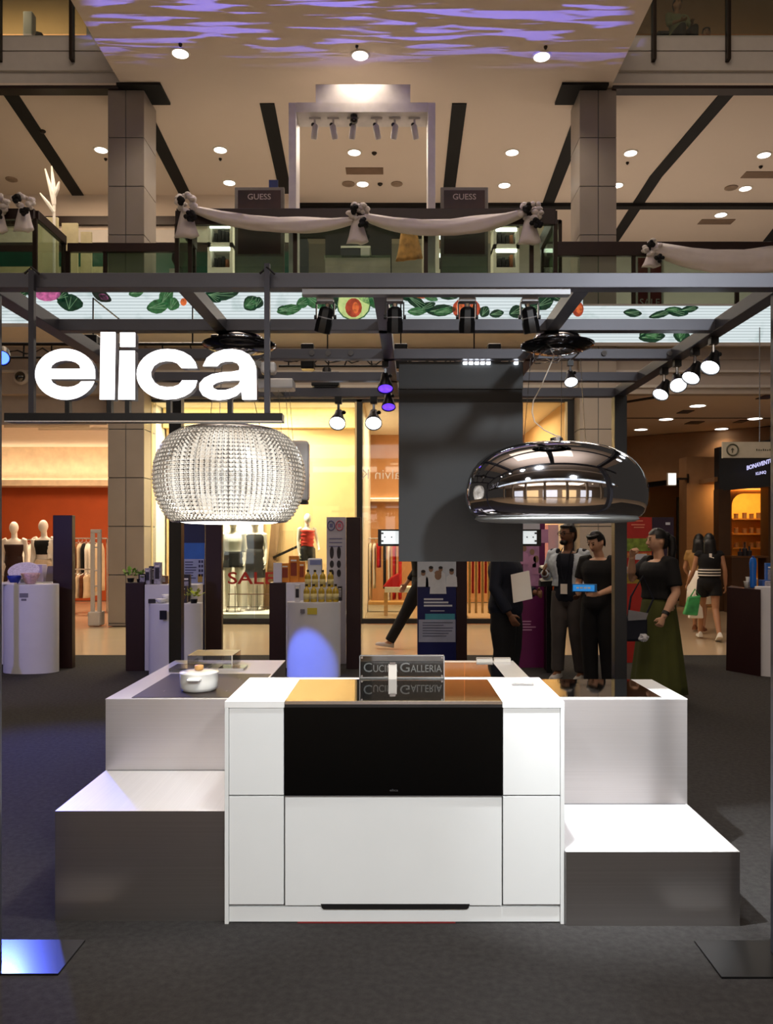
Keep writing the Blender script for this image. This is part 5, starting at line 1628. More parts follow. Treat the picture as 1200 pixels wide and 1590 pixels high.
sprig((X(200, 9.85), 9.92, Z(905, 9.75)), 'green leafy sprig on the low maroon slab, closer to the shop', FG, 26, .10, 2)
sprig((X(217, 9.85), 9.85, Z(905, 9.75)), 'green leafy sprig on the low maroon slab, closer to the boxes', FG, 22, .085, 3)
WB = M['porcelain']
bowl((X(248, 9.4), 9.45, h), .07, .05, WB, 'white small dish on the pedestal behind the gantry post')
bowl((X(255, 9.5), 9.6, h), .06, .09, WB, 'white deeper dish at the back of the pedestal')
gift_box((X(235, 9.4), 9.42, h), .07, .06, .05, DK, 'tiny dark box at the pedestal edge beside the dishes')
sprig((X(302, 9.45), 9.42, h), 'lime green sprig on the pedestal beyond the gantry post', mat('lime_leaf', (176, 190, 60), .6), 26, .1, 4)
gift_box((X(288, 9.6), 9.50, h), .10, .08, .2, DK, 'dark framed box on the pedestal beyond the gantry post', BR)
gift_box((X(288, 9.6), 9.64, h), .10, .06, .33, DK, 'dark upright card at the back of the pedestal', PK)
solid('price_card', 'small black card fixed on the pedestal front beside the gantry post', 'card', MB().box(X(248, 9.28), X(259, 9.28), 9.272, 9.278, Z(962, 9.28), Z(948, 9.28)), M['navy'])


# ---- print panels
def bars(mb, x0, x1_, z_top, n_, pitch, th, y, rr):
    for i in range(n_):
        mb.box(x0, x0 + (x1_ - x0) * rr.uniform(.6, 1), y - .002, y, z_top - i * pitch - th, z_top - i * pitch)


def poster_board(u0, u1, v0, v1, Y, label, base, name='kiosk_poster', d=.06):
    x0, x1_ = X(u0, Y), X(u1, Y)
    t = thing(name, label, 'poster panel', ((x0 + x1_) / 2, Y, 0))
    MB().box(x0, x1_, Y, Y + d, .001, Z(v0, Y)).build('board', base, t)
    return t, x0, x1_


PW2 = mat('print_white', (206, 208, 220), .5)
# blue kiosk behind the rear post
t, x0, x1_ = poster_board(284, 318, 812, 1015, 10.6, 'blue printed panel seen under the crystal hood', mat('deep_blue_print', (16, 26, 66), .4))
MB().box(x0, x1_, 10.594, 10.6, Z(868, 10.6), Z(843, 10.6)).build('bright_blue_print', mat('bright_blue_print', (40, 96, 176), .4), t)
MB().box(x0 + .01, x1_ - .01, 10.592, 10.6, Z(908, 10.6), Z(868, 10.6)).build('white_text_block', mat('pale_blue_print', (150, 160, 190), .5), t)
b = MB()
bars(b, x0 + .03, x1_ - .1, Z(872, 10.6), 7, .035, .012, 10.590, RND)
for i in range(4):
    for j in range(2):
        b.box(x1_ - .08 + j * .035, x1_ - .055 + j * .035, 10.588, 10.591, Z(874 + i * 7, 10.6), Z(870 + i * 7, 10.6))
b.build('print_lines', mat('dark_blue_print', (40, 44, 80), .5), t)
MB().box(x1_ - .09, x1_ - .03, 10.588, 10.592, Z(904, 10.6), Z(892, 10.6)).build('gold_print', mat('gold_print', (170, 140, 60), .5), t)
slab(319, 344, 812, 10.55, 'tall dark maroon slab beside the blue printed panel')

# ---- kiosk 3
slab(418, 443, 905, 9.95, 'low dark maroon slab before the SALE window', d=.3)
solid('display_plinth', 'white plinth with orange boxes behind the gold bottles', 'plinth', MB().box(X(443.5, 9.95), X(505, 9.95), 9.96, 10.22, .001, Z(905, 9.95)), M['ped'], bevel=.006)
t, c, h, r_ = pedestal(442, 527, 936, 9.2, 'white pedestal with a big blue light pool, carrying gold bottles')
MB().box(X(477, 9.19) - c[0], X(492, 9.19) - c[0], -r_ * .6 - .004, -r_ * .6 + .012, Z(954, 9.2), Z(944, 9.2)).build('yellow_sticker', mat('yellow_sticker', (214, 196, 70), .5), t, world=False, label='yellow sticker')
MB().box(X(466, 9.19) - c[0], X(473, 9.19) - c[0], -r_ * .6 - .002, -r_ * .6 + .02, Z(952, 9.2), Z(946, 9.2)).build('small_emblem', bpy.data.materials['grey_print'], t, world=False)
GO = mat('gold_liquid', (190, 160, 50), .15, vary=.25, nscale=12, coat=.3)
GC = mat('bottle_cap', (60, 50, 24), .4)
bt0 = None
k = 0
for row, (yy, zz, us) in enumerate(((9.34, 0, (476, 487, 499, 511, 521)), (9.50, .16, (478, 489, 501, 513)))):
    for i, u in enumerate(us):
        lab = ('gold glass bottle in the lower row on white pedestal, ' if row == 0 else 'gold glass bottle on the raised row above white pedestal, ') + grp(i) + ' from the maroon slab side'
        if bt0 is None:
            bt0 = thing('oil_bottle', lab, 'bottle', (X(u, yy), yy, h + zz + .001), 0, 'gold bottles')
            MB().lathe([(.034, .0), (.036, .004), (.036, .12), (.03, .145), (.014, .16), (.013, .185)], (0, 0, 0), 18).build('glass', GO, bt0, world=False, smooth=True)
            MB().lathe([(.015, .18), (.016, .205), (0, .207)], (0, 0, 0), 14).build('cap', GC, bt0, world=False)
            MB().lathe([(.0365, .03), (.0365, .095)], (0, 0, 0), 18).build('paper_label', mat('cream_label', (214, 200, 140), .6), bt0, world=False, smooth=True)
        else:
            dup(bt0, (X(u, yy), yy, h + zz + .001), None, lab, 'gold bottles')
solid('bottle_riser', 'small white riser under the raised row of gold bottles', 'riser', MB().box(X(472, 9.45), X(522, 9.45), 9.44, 9.56, h + .001, h + .158), M['ped'])
gift_box((X(528, 9.55), 9.52, h), .05, .05, .17, DK, 'dark slim box at the end of the gold bottles', PK)
OR = mat('orange_package', (214, 132, 40), .45, vary=.2, nscale=12)
TP = Z(905, 9.95)
for i, (u, hh, w, lab) in enumerate(((443, .24, .11, 'orange box nearest the white card on the plinth'), (456, .33, .12, 'tallest orange box on the plinth behind gold bottles'), (468, .26, .08, 'orange box nearest the red-top mannequin'))):
    gift_box((X(u, 10.08), 10.08 + .03 * i, TP), w, .07, hh, OR, lab, mat('red_brown_print', (140, 56, 30), .5) if i == 0 else bpy.data.materials['red_brown_print'])
solid('white_card', 'white folded card standing on the low maroon slab', 'card', MB().box(X(424, 10), X(437, 10), 10.02, 10.05, TP + .001, Z(874, 10)), M['ped'])
ps = item('plastic_pack', 'clear white plastic pack behind the gold bottles', 'pack', (X(489, 10.1), 10.1, TP))
MB().box(-.09, .09, -.04, .04, .001, .30).build('pack_body', mat('translucent_white', (206, 210, 220), .3), ps, world=False, bevel=.02)
MB().box(-.06, .08, -.045, -.04, .22, .28).build('blue_print', mat('soft_blue_print', (130, 140, 190), .5), ps, world=False)
gift_box((X(461, 9.3), 9.36, h), .06, .06, .20, mat('white_pack', (200, 198, 206), .5), 'white box with dark picture on the pedestal beside the bottles', DK)
t, x0, x1_ = poster_board(507, 537, 803, 1000, 10.3, 'white printed panel with two rings and dark shoe pictures beside maroon slab', mat('cool_white_board', (186, 184, 200), .5))
for u, m_ in ((514, mat('print_indigo', (104, 104, 150), .5)), (527, mat('print_rose', (200, 110, 130), .5))):
    MB().tube([(X(u, 10.29) + .045 * math.cos(a * PI / 10), 10.296, Z(816, 10.29) + .06 * math.sin(a * PI / 10)) for a in range(21)], .008, 6).build('ring_print', m_, t)
    MB().box(X(u, 10.29) - .022, X(u, 10.29) + .022, 10.295, 10.299, Z(819, 10.29), Z(813, 10.29)).build('ring_print', m_, t)
b = MB()
for v in (836, 842, 848):
    b.box(X(511, 10.29), X(531, 10.29), 10.296, 10.299, Z(v + 1, 10.29), Z(v - .3, 10.29))
b.build('print_lines', bpy.data.materials['print_indigo'], t)
for u in (515, 526):
    for v0, v1 in ((848, 868), (870, 882), (884, 896)):
        MB().lathe([(.0, -.004), (.026, -.003), (.026, .0)], (X(u, 10.29), 10.296, Z((v0 + v1) / 2, 10.29)), 18, axis=Matrix.Rotation(PI / 2, 3, 'X') @ Matrix.Diagonal((1, (v1 - v0) / 6.5, 1))).build('shoe_print', DK, t)
slab(537.5, 560, 803, 9.9, 'tall dark maroon slab between the white printed panel and the shop entrance', d=.12)

# ---- kiosk 4: blue poster with the group in white coats
t, x0, x1_ = poster_board(648, 708, 866, 1000, 10.2, 'deep blue poster panel with people in white coats below the grey panel hood', mat('royal_blue_print', (12, 20, 84), .4), d=.08)
Yp = 10.2
MB().box(x0, x1_, Yp - .004, Yp, Z(911, Yp), Z(866, Yp)).build('photo_ground', mat('pale_photo', (196, 204, 216), .5, vary=.08), t)
coat, skin_p, hair_p = mat('coat_print', (216, 220, 228), .5), mat('skin_print', (150, 118, 96), .6), mat('hair_print', (44, 40, 40), .6)
for (u, v, s) in ((657, 890, .8), (669, 884, .8), (684, 884, .75), (701, 888, .85), (680, 894, 1.25)):
    MB().lathe([(0, -.002), (.035 * s, -.002), (.035 * s, 0)], (X(u, Yp), Yp - .006 - .003 * s, Z(v, Yp)), 14, axis=Matrix.Rotation(PI / 2, 3, 'X') @ Matrix.Diagonal((1, 1.2, 1))).build('printed_head', skin_p, t)
    MB().lathe([(0, -.002), (.036 * s, -.002), (.036 * s, 0)], (X(u, Yp), Yp - .007 - .003 * s, Z(v - 3.5 * s, Yp)), 14, axis=Matrix.Rotation(PI / 2, 3, 'X') @ Matrix.Diagonal((1, .7, 1))).build('printed_hair', hair_p if s < 1 else skin_p, t)
    zt = Z(v + 5 * s, Yp)
    zb_ = Z(911 if s < 1 else 922, Yp)
    w = .085 * s
    MB().prism([(X(u, Yp) - w, zb_), (X(u, Yp) + w, zb_), (X(u, Yp) + w * .9, zt - .03), (X(u, Yp) + w * .3, zt), (X(u, Yp) - w * .3, zt), (X(u, Yp) - w * .9, zt - .03)], Yp - .006 - .002 * s, Yp - .004).build('printed_coat', coat, t)
b = MB()
for i, v in enumerate((929, 934, 939)):
    b.box(X(658, Yp), X((688, 696, 702)[i], Yp), Yp - .003, Yp, Z(v + 2.8, Yp), Z(v, Yp))
b.box(X(668, Yp), X(690, Yp), Yp - .003, Yp, Z(949, Yp), Z(948, Yp))
b.build('print_lines', PW2, t)
MB().box(X(660, Yp), X(706, Yp), Yp - .003, Yp, Z(962, Yp), Z(953, Yp)).build('teal_band', mat('teal_print', (70, 150, 170), .5), t)
MB().box(X(650, Yp), X(707, Yp), Yp - .003, Yp, Z(997, Yp), Z(962, Yp)).build('grey_text_block', mat('grey_blue_print', (160, 166, 190), .5), t)
b = MB()
bars(b, X(656, Yp), X(704, Yp), Z(966, Yp), 6, .034, .010, Yp - .004, RND)
b.build('print_lines', mat('slate_print', (96, 100, 124), .5), t)
slab(708.5, 725, 866, 10.2, 'dark maroon slab at the edge of the blue poster panel')

# ---- kiosk 5: magenta panel with a leaflet rack
Yp = 10.0
t, x0, x1_ = poster_board(795, 846, 813, 1043, Yp, 'magenta poster panel with pink portraits under the chrome hood', mat('magenta_print', (104, 18, 84), .4))
MB().box(X(812, Yp), X(838, Yp), Yp - .004, Yp, Z(822, Yp), Z(812, Yp)).build('white_print', PW2, t)
MB().box(X(830, Yp), X(851, Yp), Yp - .003, Yp + .01, Z(843, Yp), Z(822, Yp)).build('pink_print', mat('pink_print', (206, 150, 190), .5), t)
MB().box(X(812, Yp), X(837, Yp), Yp - .004, Yp, Z(910, Yp), Z(846, Yp)).build('portrait_print', mat('pink_portrait', (190, 140, 180), .5, vary=.2, nscale=8), t)
for (u, v, s) in ((814, 852, .9), (826, 857, 1.0), (832, 868, 1.15)):
    MB().lathe([(0, -.002), (.03 * s, -.002), (.03 * s, 0)], (X(u, Yp), Yp - .007, Z(v, Yp)), 14, axis=Matrix.Rotation(PI / 2, 3, 'X') @ Matrix.Diagonal((1, 1.3, 1))).build('printed_head', skin_p, t)
    MB().prism([(X(u, Yp) - .05, Z(v + 24, Yp)), (X(u, Yp) + .05, Z(v + 24, Yp)), (X(u, Yp) + .045, Z(v + 8, Yp)), (X(u, Yp), Z(v + 5, Yp)), (X(u, Yp) - .045, Z(v + 8, Yp))], Yp - .007, Yp - .004).build('printed_dress', bpy.data.materials['pink_print'], t)
b = MB()
bars(b, X(811, Yp), X(832, Yp), Z(964, Yp), 4, .035, .014, Yp - .002, RND)
b.build('print_lines', bpy.data.materials['pink_print'], t)
slab(846.5, 858, 880, 9.8, 'dark narrow maroon slab carrying the leaflet rack')
lr = item('leaflet_rack', 'small dark rack with two white leaflet trays beside the magenta panel', 'leaflet rack', (X(846, 9.6), 9.6, 0))
MB().box(X(849, 9.6), X(857, 9.6), 9.6, 9.66, 0.001, Z(882, 9.6)).build('post', M['black'], lr)
for i, v in enumerate((880, 900)):
    MB().box(X(836, 9.6), X(858, 9.6), 9.48, 9.6, Z(v + 10, 9.6), Z(v + 1, 9.6)).build('tray', M['black'], lr)
    MB().hexa([(X(837, 9.6), 9.46, Z(v + 2, 9.6)), (X(856, 9.6), 9.46, Z(v + 1, 9.6)), (X(856, 9.6), 9.58, Z(v, 9.6)), (X(837, 9.6), 9.58, Z(v, 9.6)),
               (X(837, 9.6), 9.46, Z(v - 1, 9.6)), (X(856, 9.6), 9.46, Z(v - 2.5, 9.6)), (X(856, 9.6), 9.58, Z(v - 4, 9.6)), (X(837, 9.6), 9.58, Z(v - 2, 9.6))]).build('leaflets', M['shop_white'], lr)

# ---- kiosk 6: red poster behind the woman
Yp = 10.4
t, x0, x1_ = poster_board(972, 1012, 803, 1010, Yp, 'red poster panel with green and yellow food pictures behind the woman', mat('red_poster', (176, 36, 26), .45))
for (v0, v1, m_) in ((836, 856, mat('leaf_print', (120, 140, 50), .5, vary=.5, nscale=14)), (858, 866, mat('orange_print', (196, 120, 60), .5, vary=.5, nscale=16)), (880, 890, PW2), (890, 906, mat('mustard_print', (150, 124, 40), .5, vary=.5, nscale=14))):
    MB().box(x0 + .01, x1_ - .01, Yp - .003, Yp, Z(v1, Yp), Z(v0, Yp)).build('picture_band', m_, t)
MB().box(X(986, Yp), X(1004, Yp), Yp - .005, Yp, Z(869, Yp), Z(860, Yp)).build('white_tag_print', PW2, t)
b = MB()
for v, a, e in ((808, 984, 998), (814, 980, 1001), (818, 984, 1000)):
    b.box(X(a, Yp), X(e, Yp), Yp - .003, Yp, Z(v + 1.6, Yp), Z(v, Yp))
b.build('print_lines', mat('salmon_print', (226, 140, 110), .5), t)
t, x0, x1_ = poster_board(1012.5, 1046, 803, 1010, Yp + .02, 'dark plum poster panel next to the red food poster', mat('plum_print', (40, 16, 44), .45))
MB().box(X(1034, Yp), X(1041, Yp), Yp + .016, Yp + .02, Z(815, Yp), Z(811, Yp)).build('print_mark', PW2, t)

# ---- kiosk 7 (near the corridor)
Yp = 9.45
solid('kiosk_slab', 'wide dark maroon counter slab near the corridor, with cups on top', 'kiosk panel', MB().hexa([(X(1127, 9.8), 9.8, .001), (X(1181, 9.35), 9.35, .001), (X(1181, 9.35), 9.8, .001), (X(1135, 10.2), 10.2, .001),
      (X(1129, 9.8), 9.8, Z(912, 9.8)), (X(1181, 9.35), 9.35, Z(912, 9.8)), (X(1181, 9.35), 9.8, Z(912, 9.8)), (X(1135, 10.2), 10.2, Z(912, 9.8))]), M['maroon'])
pedestal(1182, 1250, 912, 9.3, 'lilac-white pedestal at the picture edge beside the maroon counter slab')
TP = Z(912, 9.8)
for i, (u, v, lab) in enumerate(((1157, .075, 'white paper cup at the near end of the maroon counter'), (1163, .125, 'taller white paper cup stack on the maroon counter'), (1170, .11, 'white paper cup closest to the blue bottle'))):
    cu_ = item('paper_cup', lab, 'cup', (X(u, 9.75), 9.72 + .05 * (i % 2), TP), 'paper cups on the maroon counter')
    MB().lathe([(.022, .001), (.03, v), (.031, v + .003), (.026, v)], (0, 0, 0), 16).build('cup_body', M['porcelain'], cu_, world=False, smooth=True)
    MB().lathe([(.032, v - .004), (.034, v), (.032, v + .004)], (0, 0, 0), 16).build('rim', M['porcelain'], cu_, world=False)
bb = item('blue_bottle', 'bright blue tall flat bottle on the maroon counter', 'bottle', (X(1172.5, 9.6), 9.66, TP))
MB().lathe([(.032, .001), (.036, .02), (.038, .18), (.045, .30), (.036, .35), (.012, .372), (0, .374)], (0, 0, 0), 18, sy=.6).build('body', mat('bright_blue_gloss', (20, 100, 196), .3), bb, world=False, smooth=True)
MB().lathe([(.014, .36), (.014, .385), (0, .386)], (0, 0, 0), 12).build('cap', mat('blue_cap', (16, 60, 140), .4), bb, world=False)
gift_box((X(1186, 9.7), 9.62, TP), .16, .10, .10, mat('blue_carton', (44, 80, 150), .5), 'blue printed carton lying on the pedestal at the picture edge', PK)
gift_box((X(1197, 9.6), 9.66, TP), .08, .06, .30, mat('azure_carton', (30, 96, 180), .5), 'tall azure carton at the picture edge on the pedestal', PK)

# ---- hanging emblem sign and exit sign in the corridor
hs = thing('hanging_board', 'cream hanging board with a dark ring emblem in the corridor', 'sign', (X(1160, 13.6), 13.6, Z(712, 13.6)))
MB().box(X(1122, 13.6), X(1240, 13.6), 13.6, 13.65, Z(711, 13.6), Z(686, 13.6)).build('board', mat('cream_board', (186, 178, 160), .5), hs)
MB().box(X(1122, 13.6), X(1240, 13.6), 13.595, 13.6, Z(712.5, 13.6), Z(711, 13.6)).build('lower_edge', M['bracket'], hs)
cx, cz = X(1137, 13.6), Z(698.5, 13.6)
EM = mat('olive_print', (70, 70, 54), .5)
MB().tube([(cx + .095 * math.cos(a * PI / 16), 13.597, cz + .095 * math.sin(a * PI / 16)) for a in range(33)], .013, 6).build('ring_emblem', EM, hs)
MB().prism([(cx - .008, cz - .05), (cx + .008, cz - .05), (cx + .008, cz), (cx + .03, cz), (cx, cz + .035), (cx - .03, cz), (cx - .008, cz)], 13.594, 13.6).build('arrow_emblem', EM, hs)
lettering('CUSTOMER', X(1174, 13.6), X(1205, 13.6), Z(700, 13.6), Z(696.5, 13.6), 13.597, EM, hs, extrude=.002) if False else None
lb_ = MB()
for i in range(9):
    x = X(1174 + i * 3.4, 13.6)
    lb_.box(x, x + .018, 13.596, 13.6, Z(700, 13.6), Z(697 + (i % 3) * .5, 13.6))
lb_.build('print_marks', EM, hs)
for u in (1180,):
    MB().cyl((X(u, 13.6), 13.62, Z(686, 13.6)), (X(u, 13.6), 13.62, ZS0), .008, seg=6).build('hanging_wire', M['silver'], hs)
ex = thing('exit_light', 'small glowing white box sign on the brown corridor wall', 'sign', (X(1044, 18.9), 18.9, Z(752, 18.9)))
MB().box(X(1038, 18.9), X(1049.5, 18.9), 18.9, 18.96, Z(752.5, 18.9), Z(735, 18.9)).build('lit_face', mat('lit_white_face', (255, 255, 246), .5, emit=1.3), ex)
MB().box(X(1037, 18.9), X(1050.5, 18.9), 18.92, 19.0, Z(754, 18.9), Z(734, 18.9)).build('frame', M['fascia'], ex)
MB().box(X(1050, 19.1), X(1066, 19.1), 18.95, 19.1, Z(745, 19), Z(742, 19)).build('bracket', M['bracket'], ex)
MB().box(X(1064, 19.1), X(1066, 19.1), 18.95, 19.3, Z(750, 19), Z(736, 19)).build('wall_plate', M['bracket'], ex)

# ---- beauty shop shelves
for i, v in enumerate((806, 829, 851)):
    Y = 19.35
    sfx = ('upper', 'middle', 'lower')[i]
    solid('glass_shelf', 'amber-lit shop shelf in the niche, ' + sfx + ' of three', 'shelf', MB().box(X(1136, Y), X(1205, Y), Y - .05, Y + .25, Z(v + 1.2, Y), Z(v - .8, Y)), mat('shelf_brown', (150, 96, 40), .5) if i == 0 else bpy.data.materials['shelf_brown'])
    for j, u in enumerate((1144, 1157, 1168, 1179, 1190)):
        t = item('cosmetic_jar', 'dark amber jar on the ' + sfx + ' niche shelf, ' + grp(j) + ' from the corridor pillar', 'jar', (X(u, Y), Y + .05, Z(v - .8, Y) + .001), 'jars on the niche shelves')
        MB().lathe([(.05, 0), (.05, .085 + .02 * ((i + j) % 2))], (0, 0, 0), 12).build('jar_body', BR, t, world=False)
        MB().lathe([(.052, .086 + .02 * ((i + j) % 2)), (.052, .12 + .02 * ((i + j) % 2))], (0, 0, 0), 12).build('jar_lid', M['brown_cloth'], t, world=False)
dk = thing('shop_desk', 'dark brown desk in front of the amber niche', 'desk', (X(1152, 17.6), 17.6, 0))
MB().box(X(1130, 17.6), X(1164, 17.6), 17.4, 17.8, 0.001, Z(866, 17.6)).build('body', mat('dark_walnut', (66, 42, 24), .4), dk)
MB().box(X(1129, 17.6), X(1186, 17.6), 17.38, 17.85, Z(866, 17.6), Z(863, 17.6)).build('worktop', mat('walnut_top', (90, 60, 36), .3), dk)
MB().box(X(1183, 17.6), X(1186, 17.6), 17.4, 17.8, 0.001, Z(866, 17.6)).build('leg_panel', bpy.data.materials['dark_walnut'], dk)
for j, (u, hh) in enumerate(((1146, .14), (1153, .26), (1160, .18))):
    t = item('perfume_bottle', 'dark bottle on the walnut desk before the niche, ' + grp(j) + ' from the corridor pillar', 'bottle', (X(u, 17.7), 17.6, Z(863, 17.6) + .001), 'bottles on the walnut desk')
    MB().lathe([(.05, 0), (.055, hh * .6), (.02, hh * .7), (.02, hh)], (0, 0, 0), 12).build('bottle_body', DK, t, world=False)
    MB().lathe([(.024, hh), (.024, hh * 1.15)], (0, 0, 0), 10).build('cap', M['black'], t, world=False)

# ---- security gate at the orange-walled shop
sgt = thing('security_gate', 'pale security gate frame at the orange-walled shop entrance', 'security gate', (X(148, 15.0), 15.0, 0))
FR = M['fascia']
Yg = 14.9
for u in (143, 153.5):
    MB().box(X(u, Yg) - .035, X(u, Yg) + .035, Yg, Yg + .06, .24, Z(828, Yg)).build('upright', FR, sgt, bevel=.01)
MB().box(X(143, Yg) - .035, X(153.5, Yg) + .035, Yg, Yg + .06, Z(828, Yg), Z(822, Yg)).build('top_bar', FR, sgt, bevel=.01)
for v in (850, 886, 910):
    MB().box(X(143, Yg) + .03, X(153.5, Yg) - .03, Yg + .01, Yg + .05, Z(v + 1, Yg), Z(v - 1, Yg)).build('cross_bar', FR, sgt)
MB().box(X(139, Yg), X(157, Yg), Yg - .1, Yg + .2, .002, .26).build('base', FR, sgt, bevel=.02)


# ---- garments on rails
def garment(name, label, x, y, ztop, w, h, m, group, depth=.07, yaw=0.0, hanger=True, flare=1.15):
    t = thing(name, label, 'garment', (x, y, ztop), yaw, group)
    rings = []
    n_ = 9
    for i in range(n_):
        q = i / (n_ - 1)
        ww = w * (.34 if i == 0 else .5 * (1 + (flare - 1) * q))
        rings.append([Vector((math.cos(2 * PI * j / 14) * ww * (1 + .08 * math.sin(3 * 2 * PI * j / 14 + q * 4)), math.sin(2 * PI * j / 14) * depth * (1 + .5 * math.sin(5 * 2 * PI * j / 14 + q)), -.06 - (h - .06) * q)) for j in range(14)])
    MB().rings(rings).build('cloth', m, t, world=False, smooth=True)
    if hanger:
        MB().tube([(-w * .4, 0, -.07), (0, 0, -.02), (w * .4, 0, -.07)], .008, 5).tube([(0, 0, -.02), (0, 0, .03)], .005, 5).build('hanger', M['silver'], t, world=False)
    return t


def rack(label, x0, x1_, y, z):
    t = thing('clothes_rack', label, 'clothes rack', ((x0 + x1_) / 2, y, 0))
    MB().cyl((x0, y, z), (x1_, y, z), .015, seg=8).build('rail', M['silver'], t)
    for x in (x0, x1_):
        MB().cyl((x, y, .02), (x, y, z), .015, seg=8).build('post', M['silver'], t)
        MB().box(x - .03, x + .03, y - .2, y + .2, .001, .02).build('foot', M['silver'], t)
    return t


def ang_(d_):
    return math.radians(d_)


G1 = [M['cream'], M['brown_cloth'], M['cream'], M['black_cloth'], M['shop_white'], M['shop_white'], M['cream']]
Yr = 17.6
rack('clothes rail with cream and brown garments between slab and security gate', X(106, Yr), X(166, Yr), Yr, Z(836, Yr))
N1 = ['cream', 'brown', 'tan', 'black', 'white', 'pale', 'ivory']
for i, u in enumerate((116, 122, 128, 134, 140, 146, 154)):
    garment('hanging_garment', N1[i] + ' garment on the rail by the security gate, ' + grp(i) + ' from the maroon slab', X(u, Yr), Yr, Z(836, Yr) - .05, .40, (1.1, 1.0, .8, 1.0, 1.15, 1.2, 1.1)[i], G1[i], 'garments by the security gate', .026, ang_(78))
Yr = 17.0
rack('low skirt rail in front of the cream garments by the security gate', X(114, Yr), X(142, Yr), Yr, Z(884, Yr))
for i, u in enumerate((119, 125, 131, 137)):
    garment('hanging_garment', ('caramel', 'sand', 'rust', 'biscuit')[i] + ' skirt on the low rail by the security gate, ' + grp(i) + ' from the maroon slab', X(u, Yr), Yr, Z(884, Yr) - .05, .3, .55, (M['brown_cloth'], M['cream'])[i % 2], 'skirts by the security gate', .028, ang_(75))
Yr = 19.3
rack('clothes rail behind the two mannequins in the orange-walled shop', X(2, Yr), X(92, Yr), Yr, Z(838, Yr))
for i, u in enumerate((8, 38, 45, 52, 60, 86)):
    garment('hanging_garment', ('black', 'lilac', 'white', 'ivory', 'cream', 'dark')[i] + ' garment on the far rail behind the mannequins', X(u, Yr), Yr, Z(838, Yr) - .05, .4, (1.0, .9, 1.1, 1.1, 1.0, 1.0)[i], (M['black_cloth'], bpy.data.materials['lilac_card'], M['shop_white'], M['shop_white'], M['cream'], M['black_cloth'])[i], 'garments behind the mannequins', .03, ang_(70))
sd = thing('shop_table', 'low wooden table with white top in the orange-walled shop', 'table', (X(14, 16.6), 16.6, 0))
MB().box(X(-20, 16.6), X(19, 16.6), 16.6, 17.1, Z(886, 16.6), Z(878, 16.6)).build('table_top', M['wood'], sd)
MB().box(X(-20, 16.6), X(14, 16.6), 16.65, 17.05, .001, Z(886, 16.6)).build('body', M['shop_white'], sd)

# shop 2 rails
Yr = 18.6
rack('clothes rail with red and white garments seen beside the grey panel hood', X(565.5, Yr), X(640, Yr), Yr, Z(836, Yr))
for i, (u, m_, hh, w, lab) in enumerate(((570, M['brown_cloth'], 1.5, .03, 'rust'), (575, M['cream'], 1.35, .030, 'cream'), (581, M['shop_white'], 1.1, .03, 'white'), (588, M['red'], .62, .05, 'short red'), (597, M['black_cloth'], 1.1, .03, 'black'),
                                         (604, M['shop_white'], 1.5, .03, 'long white'), (612, M['red'], 1.35, .04, 'long red'), (621, M['red'], 1.35, .04, 'bright red'))):
    garment('hanging_garment', lab + ' garment on the rail beside the grey panel hood', X(u, Yr), Yr, Z(836, Yr) - .05, .42, hh, m_, 'garments beside the panel hood', w * .8, ang_(85), True, 1.05)
tb = thing('shop_table', 'small pale wooden table with red folded cloth near the walking legs', 'table', (X(606, 16.8), 16.8, 0))
MB().box(X(597, 16.8), X(640, 16.8), 16.8, 17.4, Z(920, 16.8), Z(912, 16.8)).build('table_top', M['shop_white'], tb)
for x in (X(599, 16.8), X(634, 16.8)):
    MB().box(x - .04, x + .04, 16.82, 16.9, .001, Z(920, 16.8)).build('leg', M['wood'], tb)
rc = thing('folded_cloth', 'red folded cloth heap on the small pale table', 'cloth', (X(608, 17), 17.05, Z(912, 16.8)))
MB().hexa([(-.19, -.15, .001), (.2, -.15, .001), (.2, .15, .001), (-.19, .15, .001), (-.02, -.1, .2), (.16, -.1, .3), (.16, .1, .3), (-.02, .1, .2)]).build('cloth', M['red'], rc, world=False, bevel=.03)
low = thing('shop_bench', 'low lit white bench along the rail in the deep shop', 'bench', (X(590, 18), 18.0, 0))
MB().box(X(572, 18), X(640, 18), 17.85, 18.3, .001, Z(938, 18)).build('body', M['shop_white'], low)
MB().box(X(572, 18), X(640, 18), 17.83, 18.32, Z(938, 18), Z(934, 18)).build('top', M['wood'], low)
Yr = 16.6
rack('clothes rail with gold and red strips seen below the panel hood', X(724, Yr), X(764, Yr), Yr, Z(846, Yr))
for i, u in enumerate((729, 734, 739, 744, 749, 754, 759)):
    garment('hanging_garment', (('gold', 'red') [i % 2]) + ' long scarf strip below the panel hood, ' + grp(i) + ' from the blue poster', X(u, Yr), Yr, Z(846, Yr) - .05, .05, 1.36 if i % 2 == 0 else .95, (M['wood'], M['red'])[i % 2], 'strips below the panel hood', .02, hanger=True, flare=1.0)
ins = thing('wall_cabinet', 'orange-brown tall cabinet in the deep shop behind the denim jacket', 'cabinet', (X(865, 16.2), 16.2, 0))
MB().box(X(851, 16.2), X(868, 16.2), 16.2, 16.7, 0.001, Z(815, 16.2)).build('body', M['orange_wall'], ins)
MB().box(X(868.5, 16.2), X(872, 16.2), 16.19, 16.7, 0.001, Z(812, 16.2)).build('lit_edge', M['lamp_warm'], ins)
